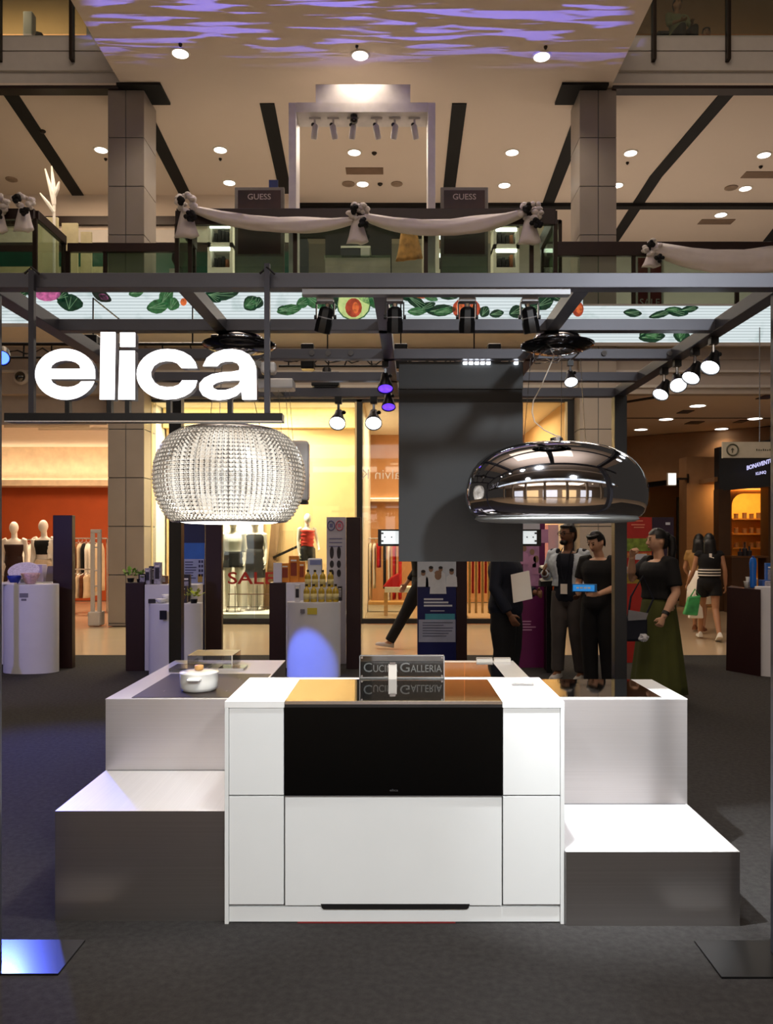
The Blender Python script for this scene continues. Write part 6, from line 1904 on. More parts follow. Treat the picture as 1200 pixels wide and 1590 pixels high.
# things in the display window
bdp = solid('display_backdrop', 'bright cream backdrop behind the two mannequins in the SALE window', 'backdrop', MB().box(X(340, 16.45), X(409, 16.45), 16.45, 16.52, .172, 2.75), M['shop_white'])
add_light('AREA', 'display_lamp', (X(380, 15.6), 15.5, 3.9), (X(380, 16), 16.3, .9), 330, WARM2, 1.0, .3)
vr = thing('display_bar', 'slanted dark wooden bar leaning in the window display', 'display bar', (X(450, 16), 16.2, .17))
MB().bar(tuple(at(424, 866, 16.43)), tuple(at(474, 843, 16.43)), .05).build('bar', M['bracket'], vr)
MB().bar((X(416, 16.4), 16.43, .18), (X(430, 16.4), 16.46, 2.35), .17, .05).build('upright', mat('bronze_board', (130, 96, 66), .5), vr)
b_ = thing('display_rail', 'low metal rail on the window display floor', 'display rail', (X(385, 15.7), 15.7, .17))
MB().tube([(X(352, 15.7), 15.7, .18), (X(352, 15.7), 15.7, .28), (X(425, 15.7), 15.7, .28), (X(425, 15.7), 15.7, .18)], .012, 6).build('tube', M['bracket'], b_)
solid('handbag_box', 'black box shape hanging at the white blouse in the window', 'display box', MB().box(X(341, 15.75), X(348, 15.75), 15.7, 15.9, Z(873, 15.75), Z(853, 15.75)), M['black']) if False else None
# ================================================================== people and shop mannequins
SK = {'tan': mat('tan_skin', (172, 124, 92), .55, vary=.05), 'light': mat('light_skin', (206, 160, 130), .55, vary=.05), 'brown': mat('brown_skin', (122, 82, 58), .55, vary=.05)}
HAIR = mat('black_hair', (14, 11, 10), .45, vary=.3, nscale=30, stretch=(6, 6, 1))
EYE_M = mat('dark_eye', (20, 14, 12), .2)
LIP = mat('lip', (140, 76, 68), .5)
DENIM = mat('pale_denim', (196, 206, 216), .8, vary=.12, nscale=30)
GREY_TR = mat('grey_brown_trouser', (74, 68, 66), .85, vary=.1)
OLIVE = mat('olive_skirt_cloth', (70, 74, 28), .85, vary=.12)


def V3(*a):
    return Vector(a)


def human(label, x, y, rotz, s, skin, pose, name='person', cat='person', voxel=.0085, face=True, z0=0.0, group=None):
    """pose: joints in a local frame (person faces -y, +x is the person's own left), metres for a 1.72 m figure."""
    P = dict(pel=(0, 0, .93), chest=(0, 0, 1.26), neck=(0, .01, 1.43), head=(0, -.015, 1.60),
             shL=(.175, .01, 1.385), shR=(-.175, .01, 1.385), elL=(.22, .03, 1.12), elR=(-.22, .03, 1.12), wrL=(.23, -.05, .88), wrR=(-.23, -.05, .88),
             hpL=(.088, 0, .92), hpR=(-.088, 0, .92), knL=(.10, -.02, .50), knR=(-.10, -.02, .50), anL=(.105, .03, .085), anR=(-.105, .03, .085),
             yaw=0, pitch=0, toeL=(0, -1, 0), toeR=(0, -1, 0), build=1.0, hd=None)
    P.update(pose)
    P = {k: (Vector(v) if isinstance(v, tuple) else v) for k, v in P.items()}
    t = thing(name, label, cat, (x, y, z0), rotz, group)
    b = MB()
    g = P['build']

    def torso(mb, rows, sc=1.0):
        R = []
        for (f, rx, ry) in rows:
            if f <= 1:
                c = P['pel'].lerp(P['chest'], f)
            else:
                c = P['chest'].lerp(P['neck'], f - 1)
            R.append([c + Vector((math.cos(2 * PI * k / 20) * rx * g * sc, math.sin(2 * PI * k / 20) * ry * g * sc, 0)) for k in range(20)])
        mb.rings(R)
    rowsT = [(-.35, .10, .085), (-.2, .145, .105), (0, .160, .112), (.3, .142, .10), (.55, .132, .096), (.8, .148, .104), (1.0, .165, .112), (1.3, .172, .108), (1.6, .168, .092), (1.78, .13, .072), (1.9, .075, .058)]
    torso(b, rowsT)
    b.tube([P['neck'] - V3(0, 0, .06), P['neck'], P['head'] - V3(0, -.012, .06)], [.06, .053, .05], 14)
    # head with jaw, nose and ears, turned
    Rm = Matrix.Rotation(math.radians(P['yaw']), 3, 'Z') @ Matrix.Rotation(math.radians(P['pitch']), 3, 'X')
    hd = P['head']
    hv = MB()
    hv.ball((0, 0, 0), .077, .097, .118, 20, 16)
    out = []
    for p in hv.v:
        p = Vector(p)
        if p.z < 0:
            q = -p.z / .118
            p.x *= 1 - .30 * q * q
            if p.y > 0:
                p.y *= 1 - .45 * q
        out.append(hd + Rm @ p)
    n0 = len(b.v)
    b.v += [tuple(p) for p in out]
    b.f += [tuple(i + n0 for i in f) for f in hv.f]
    if face:
        b.tube([hd + Rm @ V3(0, -.090, .014), hd + Rm @ V3(0, -.106, -.016), hd + Rm @ V3(0, -.108, -.026), hd + Rm @ V3(0, -.092, -.034)], [.008, .012, .014, .010], 8)
        for sx in (-1, 1):
            b.ball(hd + Rm @ V3(.078 * sx, .008, -.006), .011, .020, .030, 8, 6)
    # arms, hands
    for sd in 'LR':
        sh, el, wr = P['sh' + sd], P['el' + sd], P['wr' + sd]
        sx = 1 if sd == 'L' else -1
        mid1, mid2 = sh.lerp(el, .45), el.lerp(wr, .35)
        b.tube([sh + V3(-.04 * sx, 0, .005), sh, mid1, el, mid2, wr], [.052 * g, .052 * g, .043 * g, .036 * g, .038 * g, .026], 12)
        d = (wr - el).normalized()
        hdir = P.get('hand' + sd)
        if hdir is not None:
            d = hdir.normalized()
        side = P.get('thumb' + sd)
        if side is None:
            side = V3(0, -1, 0)
        side = (side - d * side.dot(d)).normalized()
        nrm = d.cross(side).normalized()
        if nrm.dot(V3(-sx, 0, 0)) < 0:
            nrm = -nrm
        curl = P.get('curl' + sd, .5)
        palm_c = wr + d * .045
        b.rings([[wr + d * q + side * math.cos(2 * PI * k / 10) * w + nrm * math.sin(2 * PI * k / 10) * .014 for k in range(10)] for q, w in ((-.01, .022), (.02, .032), (.055, .040), (.085, .038))])
        for i, (o_, ln) in enumerate(((.031, .070), (.011, .080), (-.010, .074), (-.030, .058))):
            p0 = wr + d * .075 + side * o_
            p1 = p0 + (d * math.cos(curl * .6) + nrm * math.sin(curl * .6)) * ln * .5
            p2 = p1 + (d * math.cos(curl * 1.6) + nrm * math.sin(curl * 1.6)) * ln * .5
            b.tube([p0, p1, p2], [.0095, .009, .0075], 7)
        p0 = wr + d * .022 + side * .026
        p1 = p0 + (d * .6 + side * .7 + nrm * .3).normalized() * .04
        p2 = p1 + (d * .9 + side * .2 + nrm * .4).normalized() * .035
        b.tube([p0, p1, p2], [.013, .011, .009], 7)
    # legs, feet
    for sd in 'LR':
        hp, kn, an = P['hp' + sd], P['kn' + sd], P['an' + sd]
        b.tube([hp + V3(0, 0, .05), hp, hp.lerp(kn, .4), kn, kn.lerp(an, .3), an], [.085 * g, .090 * g, .075 * g, .054 * g, .055 * g, .036], 14)
        tv = P['toe' + sd].normalized()
        b.tube([an + V3(0, 0, -.02) - tv * .03, an + V3(0, 0, -.045) + tv * .06, an + V3(0, 0, -.058) + tv * .15], [.040, .036, .024], 10)
    b.v = [tuple(Vector(p) * s) for p in b.v]
    b.build('body', skin, t, world=False, remesh=voxel * s, soft=2)
    if face:
        for sx in (-1, 1):
            e = MB().ball((hd + Rm @ V3(.030 * sx, -.0905, .012)) * s, .010 * s, .006 * s, .007 * s, 8, 6)
            e.build('eye', EYE_M, t, world=False)
            e = MB().bar((hd + Rm @ V3(.014 * sx, -.094, .034)) * s, (hd + Rm @ V3(.048 * sx, -.086, .036)) * s, .006 * s)
            e.build('eyebrow', HAIR, t, world=False)
        MB().tube([(hd + Rm @ V3(a, -.088 - .004 * (a == 0), -.060)) * s for a in (-.022, 0, .022)], [.003 * s, .006 * s, .003 * s], 6).build('mouth', LIP, t, world=False)
    t['_s'] = s
    P['Rm'] = Rm
    P['torso'] = torso
    P['rows'] = rowsT
    return t, P, s


def put(mb, nm, m, t, s, **kw):
    mb.v = [tuple(Vector(p) * s) for p in mb.v]
    return mb.build(nm, m, t, world=False, **kw)


def shirt(t, P, s, m, lo=.1, sleeve=.45, infl=1.13, nm='shirt', vox=.012, neck=1.84, hem=1.0):
    b = MB()
    g = P['build']
    R = []
    rows = [(f, rx, ry) for f, rx, ry in P['rows'] if lo <= f <= neck]
    for i, (f, rx, ry) in enumerate(rows):
        c = P['pel'].lerp(P['chest'], f) if f <= 1 else P['chest'].lerp(P['neck'], f - 1)
        k = infl * (hem if i == 0 else 1) * (1.05 if f > 1.7 else 1)
        R.append([c + Vector((math.cos(2 * PI * j / 22) * rx * g * k, math.sin(2 * PI * j / 22) * ry * g * k * 1.06, 0)) for j in range(22)])
    b.rings(R)
    for sd in 'LR':
        if sleeve <= 0:
            continue
        sh, el, wr = P['sh' + sd], P['el' + sd], P['wr' + sd]
        sx = 1 if sd == 'L' else -1
        pts = [sh + V3(-.07 * sx, 0, .0), sh]
        rr = [.064 * g, .066 * g]
        if sleeve <= 1:
            e = sh.lerp(el, sleeve)
            pts += [sh.lerp(e, .5), e]
            rr += [.062 * g, .060 * g]
        else:
            e = el.lerp(wr, sleeve - 1)
            pts += [sh.lerp(el, .5), el, e]
            rr += [.058 * g, .052 * g, .044 * g]
        b.tube(pts, rr, 14)
    return put(b, nm, m, t, s, remesh=vox * s, soft=3)


def trousers(t, P, s, m, to=1.0, wide=1.0, nm='trousers', top=.42, vox=.012):
    b = MB()
    g = P['build']
    R = []
    for f, rx, ry in P['rows']:
        if f <= top:
            c = P['pel'].lerp(P['chest'], f)
            R.append([c + Vector((math.cos(2 * PI * j / 20) * rx * g * 1.10, math.sin(2 * PI * j / 20) * ry * g * 1.12, 0)) for j in range(20)])
    b.rings(R)
    for sd in 'LR':
        hp, kn, an = P['hp' + sd], P['kn' + sd], P['an' + sd] + V3(0, 0, .0)
        pts, rr = [hp + V3(0, 0, .06), hp, hp.lerp(kn, .5)], [.098 * g, .102 * g, .092 * g * wide]
        if to <= .5:
            pts += [hp.lerp(kn, to * 2)]
            rr += [.096 * g * wide]
        else:
            e = kn.lerp(an, (to - .5) * 2)
            pts += [kn, kn.lerp(e, .5), e]
            rr += [.075 * g * wide, .068 * g * wide, .064 * g * wide]
        b.tube(pts, rr, 16)
    return put(b, nm, m, t, s, remesh=vox * s, soft=3)


def shoes(t, P, s, m, sole=None, only='LR'):
    for sd in only:
        an, tv = P['an' + sd], P['toe' + sd].normalized()
        up = V3(0, 0, 1)
        up = (up - tv * up.dot(tv)).normalized()
        sidev = tv.cross(up).normalized()
        b = MB()
        R = []
        for q, w, hh in ((-.075, .025, .05), (-.065, .038, .085), (-.02, .042, .095), (.05, .044, .075), (.11, .048, .055), (.17, .042, .042), (.195, .022, .028)):
            c = an - up * .082 + tv * q
            R.append([c + sidev * math.cos(PI * k / 9) * w + up * (math.sin(PI * k / 9) * hh) for k in range(10)] + [c + sidev * (-w), c + sidev * w])
        b.rings(R)
        put(b, 'shoe', m, t, s, smooth=False, auto=50)


def hair(t, P, s, style='short', m=None):
    m = m or HAIR
    hd, Rm = P['head'], P['Rm']
    hv = MB()
    hv.ball((0, 0, 0), .088, .108, .128, 22, 18)
    keep = []
    for f in hv.f:
        c = sum((Vector(hv.v[i]) for i in f), Vector()) / len(f)
        if c.y < -.045:
            ok = c.z > .058
        elif c.y < .02:
            ok = c.z > .02
        else:
            ok = c.z > -.075
        if ok:
            keep.append(f)
    rr = random.Random(5)
    b = MB()
    b.v = [tuple(hd + Rm @ (Vector(p) * (1 + rr.uniform(-.025, .03)) + V3(0, .006, .004))) for p in hv.v]
    b.f = keep
    if style == 'short':
        for i in range(9):
            a = -1.2 + 2.4 * i / 8
            b.ball(hd + Rm @ V3(math.sin(a) * .058, -.066 * math.cos(a) + .0, .088), .026, .026, .020, 8, 6)
    if style == 'tail':
        b.ball(hd + Rm @ V3(0, .095, .05), .045, .045, .045, 10, 8)
        b.tube([hd + Rm @ p for p in (V3(0, .10, .06), V3(0, .15, .02), V3(0, .16, -.08), V3(0, .145, -.2), V3(0, .13, -.28))], [.03, .045, .045, .035, .012], 10)
    if style == 'long':
        R = []
        for q, w, d_ in ((.03, .088, .10), (-.06, .095, .085), (-.15, .10, .065), (-.28, .11, .05), (-.42, .095, .035), (-.5, .05, .02)):
            R.append([hd + Rm @ V3(math.cos(2 * PI * k / 14) * w, .055 + math.sin(2 * PI * k / 14) * d_ * .7 + (.02 if q < -.1 else 0), q) for k in range(14)])
        b.rings(R)
    o = put(b, 'hair', m, t, s, smooth=True)
    return o


def ang(d):
    return math.radians(d)


# ---- P1: walker passing behind the grey panel
t, P, s = human('person in black trousers striding past behind the grey panel hood', X(652, 11.9), 11.9, ang(-90), 1.02, SK['tan'],
                dict(knL=(.09, -.20, .53), anL=(.09, -.44, .10), knR=(-.09, .07, .50), anR=(-.09, .38, .30), toeR=(0, -.55, -.85), toeL=(0, -1, .15), elL=(.22, .14, 1.15), wrL=(.24, .10, .90), elR=(-.22, -.05, 1.12), wrR=(-.22, -.2, .9)))
shirt(t, P, s, M['black_cloth'], sleeve=1.7)
trousers(t, P, s, M['black_cloth'], wide=1.15)
shoes(t, P, s, mat('pale_sneaker', (176, 164, 150), .6, vary=.15))
hair(t, P, s)

# ---- P2: dark suited person with paper sheets
t, P, s = human('person in dark navy clothes holding white paper sheets under the panel hood', X(785, 8.0), 8.0, ang(62), 1.0, SK['brown'],
                dict(elR=(-.25, .02, 1.12), wrR=(-.22, -.12, .87), elL=(.24, -.02, 1.12), wrL=(.14, -.27, 1.06), thumbL=(0, 0, 1), handL=(-.5, -.8, -.1), curlL=1.2, build=1.18))
shirt(t, P, s, M['navy'], lo=-.4, sleeve=1.9, infl=1.2, nm='jacket')
trousers(t, P, s, M['black_cloth'], wide=1.2)
shoes(t, P, s, M['black_cloth'])
hair(t, P, s)
pp = thing('paper_sheets', 'white paper sheets held by the navy-dressed person', 'papers', (X(809, 7.74), 7.74, Z(911, 7.74)))
for i in range(2):
    MB().hexa([(-.075 + .01 * i, .002 + i * .004, -.155), (.10 + .01 * i, .0 + i * .004, -.115), (.10 + .01 * i, .002 + i * .004, -.115), (-.075 + .01 * i, .004 + i * .004, -.155),
               (-.10 + .01 * i, .002 + i * .004, .115), (.068 + .01 * i, .0 + i * .004, .155), (.068 + .01 * i, .002 + i * .004, .155), (-.10 + .01 * i, .004 + i * .004, .115)]).build('sheet', M['shop_white'], pp, world=False)

# ---- P3: man with denim jacket
t, P, s = human('man with glasses in a pale denim jacket with lanyard card', X(882, 9.2), 9.2, ang(-30), 1.03, SK['brown'],
                dict(yaw=-24, elR=(-.26, .02, 1.13), wrR=(-.20, -.22, 1.18), handR=(.2, -.6, .5), thumbR=(0, 0, 1), elL=(.25, .05, 1.12), wrL=(.20, -.16, .98), anR=(-.13, .02, .085), anL=(.13, .05, .085)))
shirt(t, P, s, M['navy'], lo=-.3, sleeve=.3, infl=1.10, nm='undershirt')
trousers(t, P, s, GREY_TR, wide=1.12, top=.1)
shoes(t, P, s, mat('white_sneaker', (190, 186, 180), .6))
hair(t, P, s)
g = P['build']
b = MB()
# open jacket: two front halves and a back as one shell with a gap in front
R = []
for f, rx, ry in P['rows']:
    if .05 <= f <= 1.86:
        c = P['pel'].lerp(P['chest'], f) if f <= 1 else P['chest'].lerp(P['neck'], f - 1)
        k = 1.30 if f < 1.7 else 1.36
        outer = [c + V3(math.cos(a) * rx * k, math.sin(a) * ry * k * 1.1, 0) for a in [ang(-60 + (300) * j / 26) for j in range(27)]]
        inner = [c + V3(math.cos(a) * rx * (k - .2), math.sin(a) * ry * (k - .2) * 1.1, 0) for a in [ang(-60 + (300) * j / 26) for j in reversed(range(27))]]
        R.append(outer + inner)
b.rings(R)
for sd in 'LR':
    sh, el, wr = P['sh' + sd], P['el' + sd], P['wr' + sd]
    sx = 1 if sd == 'L' else -1
    b.tube([sh + V3(-.05 * sx, 0, 0), sh, sh.lerp(el, .5), el, el.lerp(wr, .85)], [.072, .072, .064, .058, .048], 14)
put(b, 'denim_jacket', DENIM, t, s, remesh=.009, soft=3)
ch_ = P['chest']
b = MB()
for sx in (-1, 1):
    b.tube([P['neck'] + V3(.06 * sx, -.02, .02), ch_ + V3(.055 * sx, -.128, .12), ch_ + V3(.03 * sx, -.142, -.08), ch_ + V3(.0, -.146, -.20)], .006, 6)
lan = put(b, 'lanyard', M['navy'], t, s)
b = MB().box(-.038, .038, ch_.y - .152, ch_.y - .146, ch_.z - .31, ch_.z - .20)
bd = put(b, 'name_card', M['shop_white'], t, s)
b = MB()
hd, Rm = P['head'], P['Rm']
for sx in (-1, 1):
    b.tube([hd + Rm @ V3(.031 * sx + .024 * math.cos(a * PI / 6), -.104, .010 + .019 * math.sin(a * PI / 6)) for a in range(13)], .003, 5)
    b.tube([hd + Rm @ V3(.055 * sx, -.102, .014), hd + Rm @ V3(.082 * sx, -.02, .012)], .003, 5)
b.tube([hd + Rm @ V3(-.008, -.106, .014), hd + Rm @ V3(.008, -.106, .014)], .003, 5)
put(b, 'glasses', M['black'], t, s)
b = MB()
b.ball(hd + Rm @ V3(0, -.066, -.085), .048, .036, .034, 12, 8)
put(b, 'beard', HAIR, t, s, smooth=True)

# ---- P4: man in black with a blue tablet
t, P, s = human('man in black polo shirt looking down at a glowing blue tablet', X(930, 8.6), 8.6, ang(-38), .985, SK['light'],
                dict(yaw=-14, pitch=24, head=(-.01, -.055, 1.585), elR=(-.24, -.0, 1.12), wrR=(-.13, -.25, 1.045), handR=(.35, -.8, .1), thumbR=(0, 0, 1), elL=(.24, .0, 1.12), wrL=(.10, -.25, 1.04), handL=(-.5, -.7, .1), thumbL=(0, 0, 1), build=1.08))
shirt(t, P, s, M['black_cloth'], lo=-.2, sleeve=.75)
trousers(t, P, s, M['black_cloth'], wide=1.15)
shoes(t, P, s, M['black_cloth'])
hair(t, P, s)
tb_ = thing('tablet', 'blue glowing tablet held by the man in black polo shirt', 'tablet', (X(907, 8.34), 8.33, Z(913, 8.33)))
tb_.rotation_euler = (0, 0, ang(-14))
MB().box(-.125, .125, -.012, .012, -.042, .042).build('case', mat('blue_case', (20, 110, 180), .4), tb_, world=False, bevel=.006)
MB().box(-.115, .10, -.0135, -.012, -.032, .032).build('screen', mat('blue_screen', (40, 140, 220), .3, emit=.55, vary=.15, nscale=30), tb_, world=False)
sn = MB()
for i, (a, w) in enumerate(((-.08, .025), (-.045, .03), (-.005, .025), (.03, .03))):
    sn.box(a, a + w, -.0145, -.0135, -.006, .01)
sn.build('screen_print', M['shop_white'], tb_, world=False)

# ---- P5: woman with the olive skirt
t, P, s = human('woman in black tee and olive skirt with ponytail, hand raised to her face', X(1022, 7.9), 7.9, ang(-72), .985, SK['light'],
                dict(yaw=-10, elR=(-.21, -.17, 1.22), wrR=(-.09, -.245, 1.44), handR=(.3, -.1, .9), thumbR=(0, .6, .3), curlR=1.3,
                     elL=(.25, .02, 1.10), wrL=(.26, -.13, .87), handL=(0, -.45, -.9), curlL=1.3, build=1.22))
shirt(t, P, s, M['black_cloth'], lo=.15, sleeve=.8, infl=1.16)
b = MB()
R = []
for q in range(11):
    f = q / 10
    z = 1.08 - .98 * f
    w = .165 + .125 * f ** .8
    d_ = .13 + .13 * f ** .8
    R.append([V3(math.cos(2 * PI * k / 44) * w * (1 + .055 * f * math.sin(11 * 2 * PI * k / 44)), math.sin(2 * PI * k / 44) * d_ * (1 + .055 * f * math.sin(11 * 2 * PI * k / 44)), z) for k in range(44)])
b.rings(R)
put(b, 'pleated_skirt', OLIVE, t, s, smooth=True)
shoes(t, P, s, M['black_cloth'])
hair(t, P, s, 'tail')
b = MB().tube([P['wrL'].lerp(P['elL'], .10), P['wrL'].lerp(P['elL'], .22)], .036, 14)
put(b, 'wristwatch', M['black'], t, s)
b = MB().ball(P['head'] + P['Rm'] @ V3(0, .07, .075), .012, .04, .014, 8, 6)
put(b, 'hair_clip', M['silver'], t, s)
bgv = thing('shoulder_bag', 'dark navy bag with grey folder hanging at the olive skirt', 'bag', (X(983, 7.7), 7.68, Z(995, 7.7)))
MB().box(-.10, .12, -.05, .07, .0, .23).build('bag_body', M['navy'], bgv, world=False, bevel=.025)
MB().hexa([(-.07, -.055, .20), (.10, -.055, .21), (.10, -.035, .21), (-.07, -.035, .20), (-.06, -.055, .30), (.12, -.055, .27), (.12, -.035, .27), (-.06, -.035, .30)]).build('folder', mat('grey_folder', (130, 130, 136), .5), bgv, world=False)
MB().tube([(-.06, .0, .2), (-.02, .03, .42), (.10, .05, .62), (.2, .04, .40), (.10, .02, .2)], .010, 6).build('strap', M['navy'], bgv, world=False)
wd = thing('crumpled_bag', 'small crumpled white plastic bag in the lowered hand of the woman', 'plastic bag', (X(999, 7.62), 7.62, Z(990, 7.62)))
hv = MB().ball((0, 0, 0), .045, .035, .036, 14, 10)
rr = random.Random(3)
hv.v = [tuple(Vector(p) * rr.uniform(.7, 1.25)) for p in hv.v]
hv.build('crumpled_film', mat('white_film', (200, 200, 206), .3), wd, world=False)

# ---- P6 / P7: two women walking away in the corridor
t, P, s = human('woman with long black hair in black top and shorts walking in white sneakers', X(1101, 12.8), 12.8, ang(168), .98, SK['tan'],
                dict(knL=(.09, -.16, .52), anL=(.10, -.27, .10), knR=(-.09, .04, .50), anR=(-.11, .24, .13), toeR=(0, -.9, -.4), elR=(-.23, .05, 1.13), wrR=(-.25, -.02, .88), elL=(.24, -.02, 1.12), wrL=(.31, -.16, .90)), voxel=.01)
shirt(t, P, s, M['black_cloth'], lo=.3, sleeve=.12)
trousers(t, P, s, M['black_cloth'], to=.24, wide=1.15, nm='shorts')
shoes(t, P, s, mat('clean_white_sneaker', (226, 220, 210), .6))
hair(t, P, s, 'long')
b = MB()
R = []
for z, k in ((1.02, 1.0), (1.06, 1.03), (1.10, 1.0), (1.14, 1.02), (1.18, .95)):
    R.append([V3(math.cos(2 * PI * j / 22) * .172 * k, math.sin(2 * PI * j / 22) * .125 * k, z) for j in range(22)])
b.rings(R)
wrap = put(b, 'tied_shirt', M['black_cloth'], t, s, smooth=True)
b = MB()
for z in (1.04, 1.085, 1.13):
    b.rings([[V3(math.cos(2 * PI * j / 22) * .178, math.sin(2 * PI * j / 22) * .131, z + dz) for j in range(22)] for dz in (0, .018)])
st = put(b, 'white_stripes', M['shop_white'], t, s)
st.parent = wrap
b = MB().box(-.05, .0, .118, .124, 1.30, 1.34).box(-.02, .02, .118, .124, 1.34, 1.40)
put(b, 'back_print', M['shop_white'], t, s)

t, P, s = human('second woman with black hair and white skirt walking behind the first', X(1085, 13.9), 13.9, ang(150), .98, SK['tan'],
                dict(knL=(.09, -.14, .52), anL=(.10, -.2, .10), knR=(-.09, .05, .50), anR=(-.10, .20, .12), elR=(-.22, .06, 1.14), wrR=(-.20, -.12, .98), elL=(.24, -.02, 1.12), wrL=(.22, -.16, 1.02)), voxel=.01)
shirt(t, P, s, mat('mustard_top', (150, 112, 60), .8), lo=.3, sleeve=.5)
b = MB()
b.rings([[V3(math.cos(2 * PI * k / 26) * w * (1 + .03 * math.sin(6 * 2 * PI * k / 26)), math.sin(2 * PI * k / 26) * w * .8, z) for k in range(26)] for z, w in ((1.08, .15), (.92, .185), (.7, .2), (.50, .215))])
put(b, 'skirt', M['shop_white'], t, s, smooth=True)
shoes(t, P, s, M['brown_cloth'])
hair(t, P, s, 'long')
gbag = thing('carrier_bag', 'green carrier bag swinging beside the woman in black shorts', 'bag', (X(1074, 12.75), 12.75, Z(956, 12.75)))
MB().hexa([(-.14, -.05, .02), (.08, -.05, .0), (.08, .05, .0), (-.14, .05, .02), (-.06, -.03, .30), (.14, -.03, .32), (.14, .03, .32), (-.06, .03, .30)]).build('bag_body', mat('green_plastic', (60, 150, 84), .4, vary=.3, nscale=10), gbag, world=False, bevel=.02)
MB().tube([(-.03, 0, .29), (.05, 0, .42), (.12, 0, .31)], .012, 6).build('handle', bpy.data.materials['green_plastic'], gbag, world=False)
wbag = thing('carrier_bag', 'white carrier bag hanging below the green one', 'bag', (X(1080, 12.95), 12.95, Z(960, 12.95)))
MB().hexa([(-.12, -.04, .0), (.12, -.04, .0), (.12, .04, .0), (-.12, .04, .0), (-.09, -.03, .30), (.09, -.03, .30), (.09, .03, .30), (-.09, .03, .30)]).build('bag_body', M['shop_white'], wbag, world=False, bevel=.02)
MB().tube([(-.05, 0, .3), (0, 0, .44), (.05, 0, .3)], .01, 6).build('handle', M['shop_white'], wbag, world=False)

# ---- two people on the third floor
SIT = dict(knL=(.13, -.42, .92), knR=(-.13, -.42, .92), anL=(.13, -.40, .50), anR=(-.13, -.40, .50), elL=(.24, -.12, 1.14), wrL=(.12, -.34, 1.08), elR=(-.24, -.12, 1.14), wrR=(-.12, -.34, 1.08))
for i, (u, lab, m_, dz) in enumerate(((1051, 'person in pale top seated behind the third-floor glass', mat('pale_sage_cloth', (150, 146, 110), .8), -.30), (1096, 'larger person in dark top seated behind the third-floor glass', M['black_cloth'], -.14))):
    t, P, s = human(lab, X(u, 15.6 + .9 * i), 15.6 + .9 * i, ang(10 - 20 * i), 1.0, SK['tan'], dict(SIT, build=1.0 + .15 * i), voxel=.014, z0=10.80 - .46)
    shirt(t, P, s, m_, lo=.0, sleeve=1.4)
    trousers(t, P, s, M['black_cloth'])
    shoes(t, P, s, M['black_cloth'])
    hair(t, P, s)
    ch = thing('armchair', ('dark armchair under the pale-topped person on the third floor', 'dark armchair under the larger person on the third floor')[i], 'chair', (X(u, 15.6 + .9 * i), 15.65 + .9 * i, 10.80))
    MB().box(-.28, .28, -.3, .28, .12, .34).build('seat', M['black'], ch, world=False, bevel=.03)
    MB().box(-.28, .28, .24, .34, .3, .85).build('backrest', M['black'], ch, world=False, bevel=.03)
    for a in (-.24, .24):
        for c in (-.26, .24):
            MB().box(a - .02, a + .02, c - .02, c + .02, .001, .13).build('leg', M['bracket'], ch, world=False)

# ---- mannequins
MAN = dict(elL=(.195, .03, 1.12), wrL=(.20, -.02, .88), elR=(-.195, .03, 1.12), wrR=(-.20, -.02, .88))


def mannequin(label, u, Y, z0, s, rot, pose=None):
    t, P, s = human(label, X(u, Y), Y, ang(rot), s, M['mann'], dict(MAN, build=.92, **(pose or {})), 'mannequin', 'mannequin', .014, True if False else False, z0)
    MB().lathe([(.2, 0), (.2, .012)], (0, 0, .001), 20).build('base_plate', M['silver'], t, world=False)
    MB().cyl((.03, .06, .01), (.03, .06, .5), .01, seg=6).build('support_rod', M['silver'], t, world=False)
    return t, P, s


def dress(t, P, s, m, top, bot, w0, w1, nm='dress'):
    b = MB()
    R = []
    for q in range(8):
        f = q / 7
        z = top + (bot - top) * f
        w = w0 + (w1 - w0) * f
        R.append([V3(math.cos(2 * PI * k / 30) * w * (1 + .03 * f * math.sin(7 * 2 * PI * k / 30)), math.sin(2 * PI * k / 30) * w * .72 * (1 + .03 * f * math.sin(7 * 2 * PI * k / 30)), z) for k in range(30)])
    b.rings(R)
    return put(b, nm, m, t, s, smooth=True)


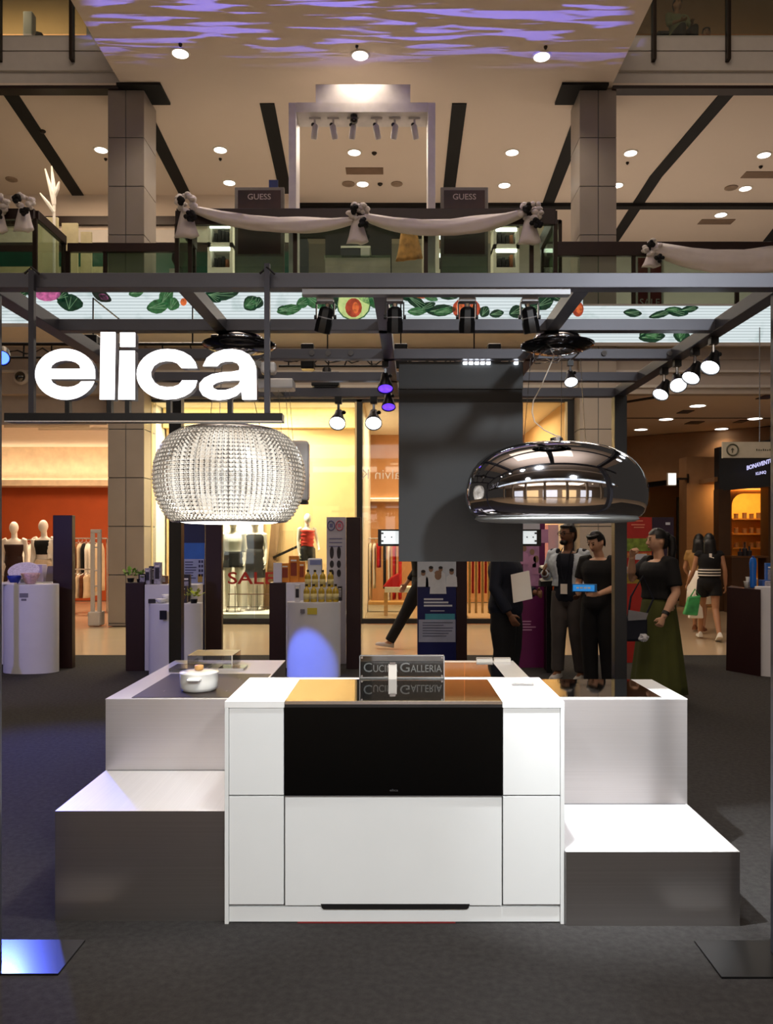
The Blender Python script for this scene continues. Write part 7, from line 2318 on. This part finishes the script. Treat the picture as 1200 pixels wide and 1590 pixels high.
Ym = 16.3
t, P, s = mannequin('white mannequin in a long dark brown dress beside the shop table', 22, Ym, 0, 1.14, 8)
dkb = mat('dark_brown_dress', (52, 26, 20), .8)
shirt(t, P, s, dkb, lo=.0, sleeve=0, infl=1.10, nm='bodice', neck=1.5)
dress(t, P, s, dkb, 1.1, .42, .14, .20, 'skirt')
t, P, s = mannequin('white mannequin in white jacket, black top and cream shorts beside maroon slab', 68, Ym, 0, 1.16, -6)
shirt(t, P, s, M['black_cloth'], lo=.55, sleeve=0, infl=1.06, nm='black_top', neck=1.6)
trousers(t, P, s, M['cream'], to=.30, wide=1.2, nm='shorts')
b = MB()
R = []
for f, rx, ry in P['rows']:
    if .1 <= f <= 1.86:
        c = P['pel'].lerp(P['chest'], f) if f <= 1 else P['chest'].lerp(P['neck'], f - 1)
        an_ = [ang(-48 + 276 * j / 24) for j in range(25)]
        R.append([c + V3(math.cos(a) * rx * 1.15, math.sin(a) * ry * 1.2, 0) for a in an_] + [c + V3(math.cos(a) * rx * 1.06, math.sin(a) * ry * 1.1, 0) for a in reversed(an_)])
b.rings(R)
for sd in 'LR':
    sh, el, wr = P['sh' + sd], P['el' + sd], P['wr' + sd]
    b.tube([sh, sh.lerp(el, .5), el, el.lerp(wr, .9)], [.064, .058, .052, .046], 12)
put(b, 'white_jacket', M['shop_white'], t, s, remesh=.016, soft=2)

Ym = 15.85
t, P, s = mannequin('mannequin in white blouse and short black skirt in the SALE window', 362, Ym, .17, 1.10, 4)
shirt(t, P, s, M['shop_white'], lo=.2, sleeve=1.2, infl=1.14, nm='blouse')
dress(t, P, s, M['black_cloth'], 1.08, .80, .155, .19, 'skirt')
t, P, s = mannequin('mannequin in a sleeveless grey-black dress in the SALE window', 396, Ym + .32, .17, 1.10, -4)
shirt(t, P, s, M['black_cloth'], lo=.2, sleeve=0, infl=1.12, nm='bodice', neck=1.86)
dress(t, P, s, M['black_cloth'], 1.12, .60, .15, .20, 'skirt')
pl_ = solid('display_podium', 'tall white podium under the red-topped mannequin', 'podium', MB().box(X(455, 16.05), X(500, 16.05), 15.85, 16.3, .172, .50), M['shop_white'], bevel=.006)
t, P, s = mannequin('mannequin in a ruffled red top and black shorts above the gold bottles', 477, 16.05, .502, .94, 30, dict(elL=(.22, -.02, 1.14), wrL=(.18, -.18, 1.0)))
CORAL = mat('coral_red_cloth', (226, 62, 50), .8, vary=.1)
b = MB()
R = []
for q in range(14):
    f = q / 13
    z = 1.36 - .34 * f
    w = .165 - .03 * f + .016 * math.sin(q * 2.1)
    R.append([V3(math.cos(2 * PI * k / 26) * w, math.sin(2 * PI * k / 26) * w * .75, z + .012 * math.sin(2 * 2 * PI * k / 26 + q)) for k in range(26)])
b.rings(R)
put(b, 'ruffled_top', CORAL, t, s, smooth=True)
trousers(t, P, s, M['black_cloth'], to=.22, wide=1.1, nm='shorts')
for o in bpy.data.objects:
    if '_s' in o:
        del o['_s']
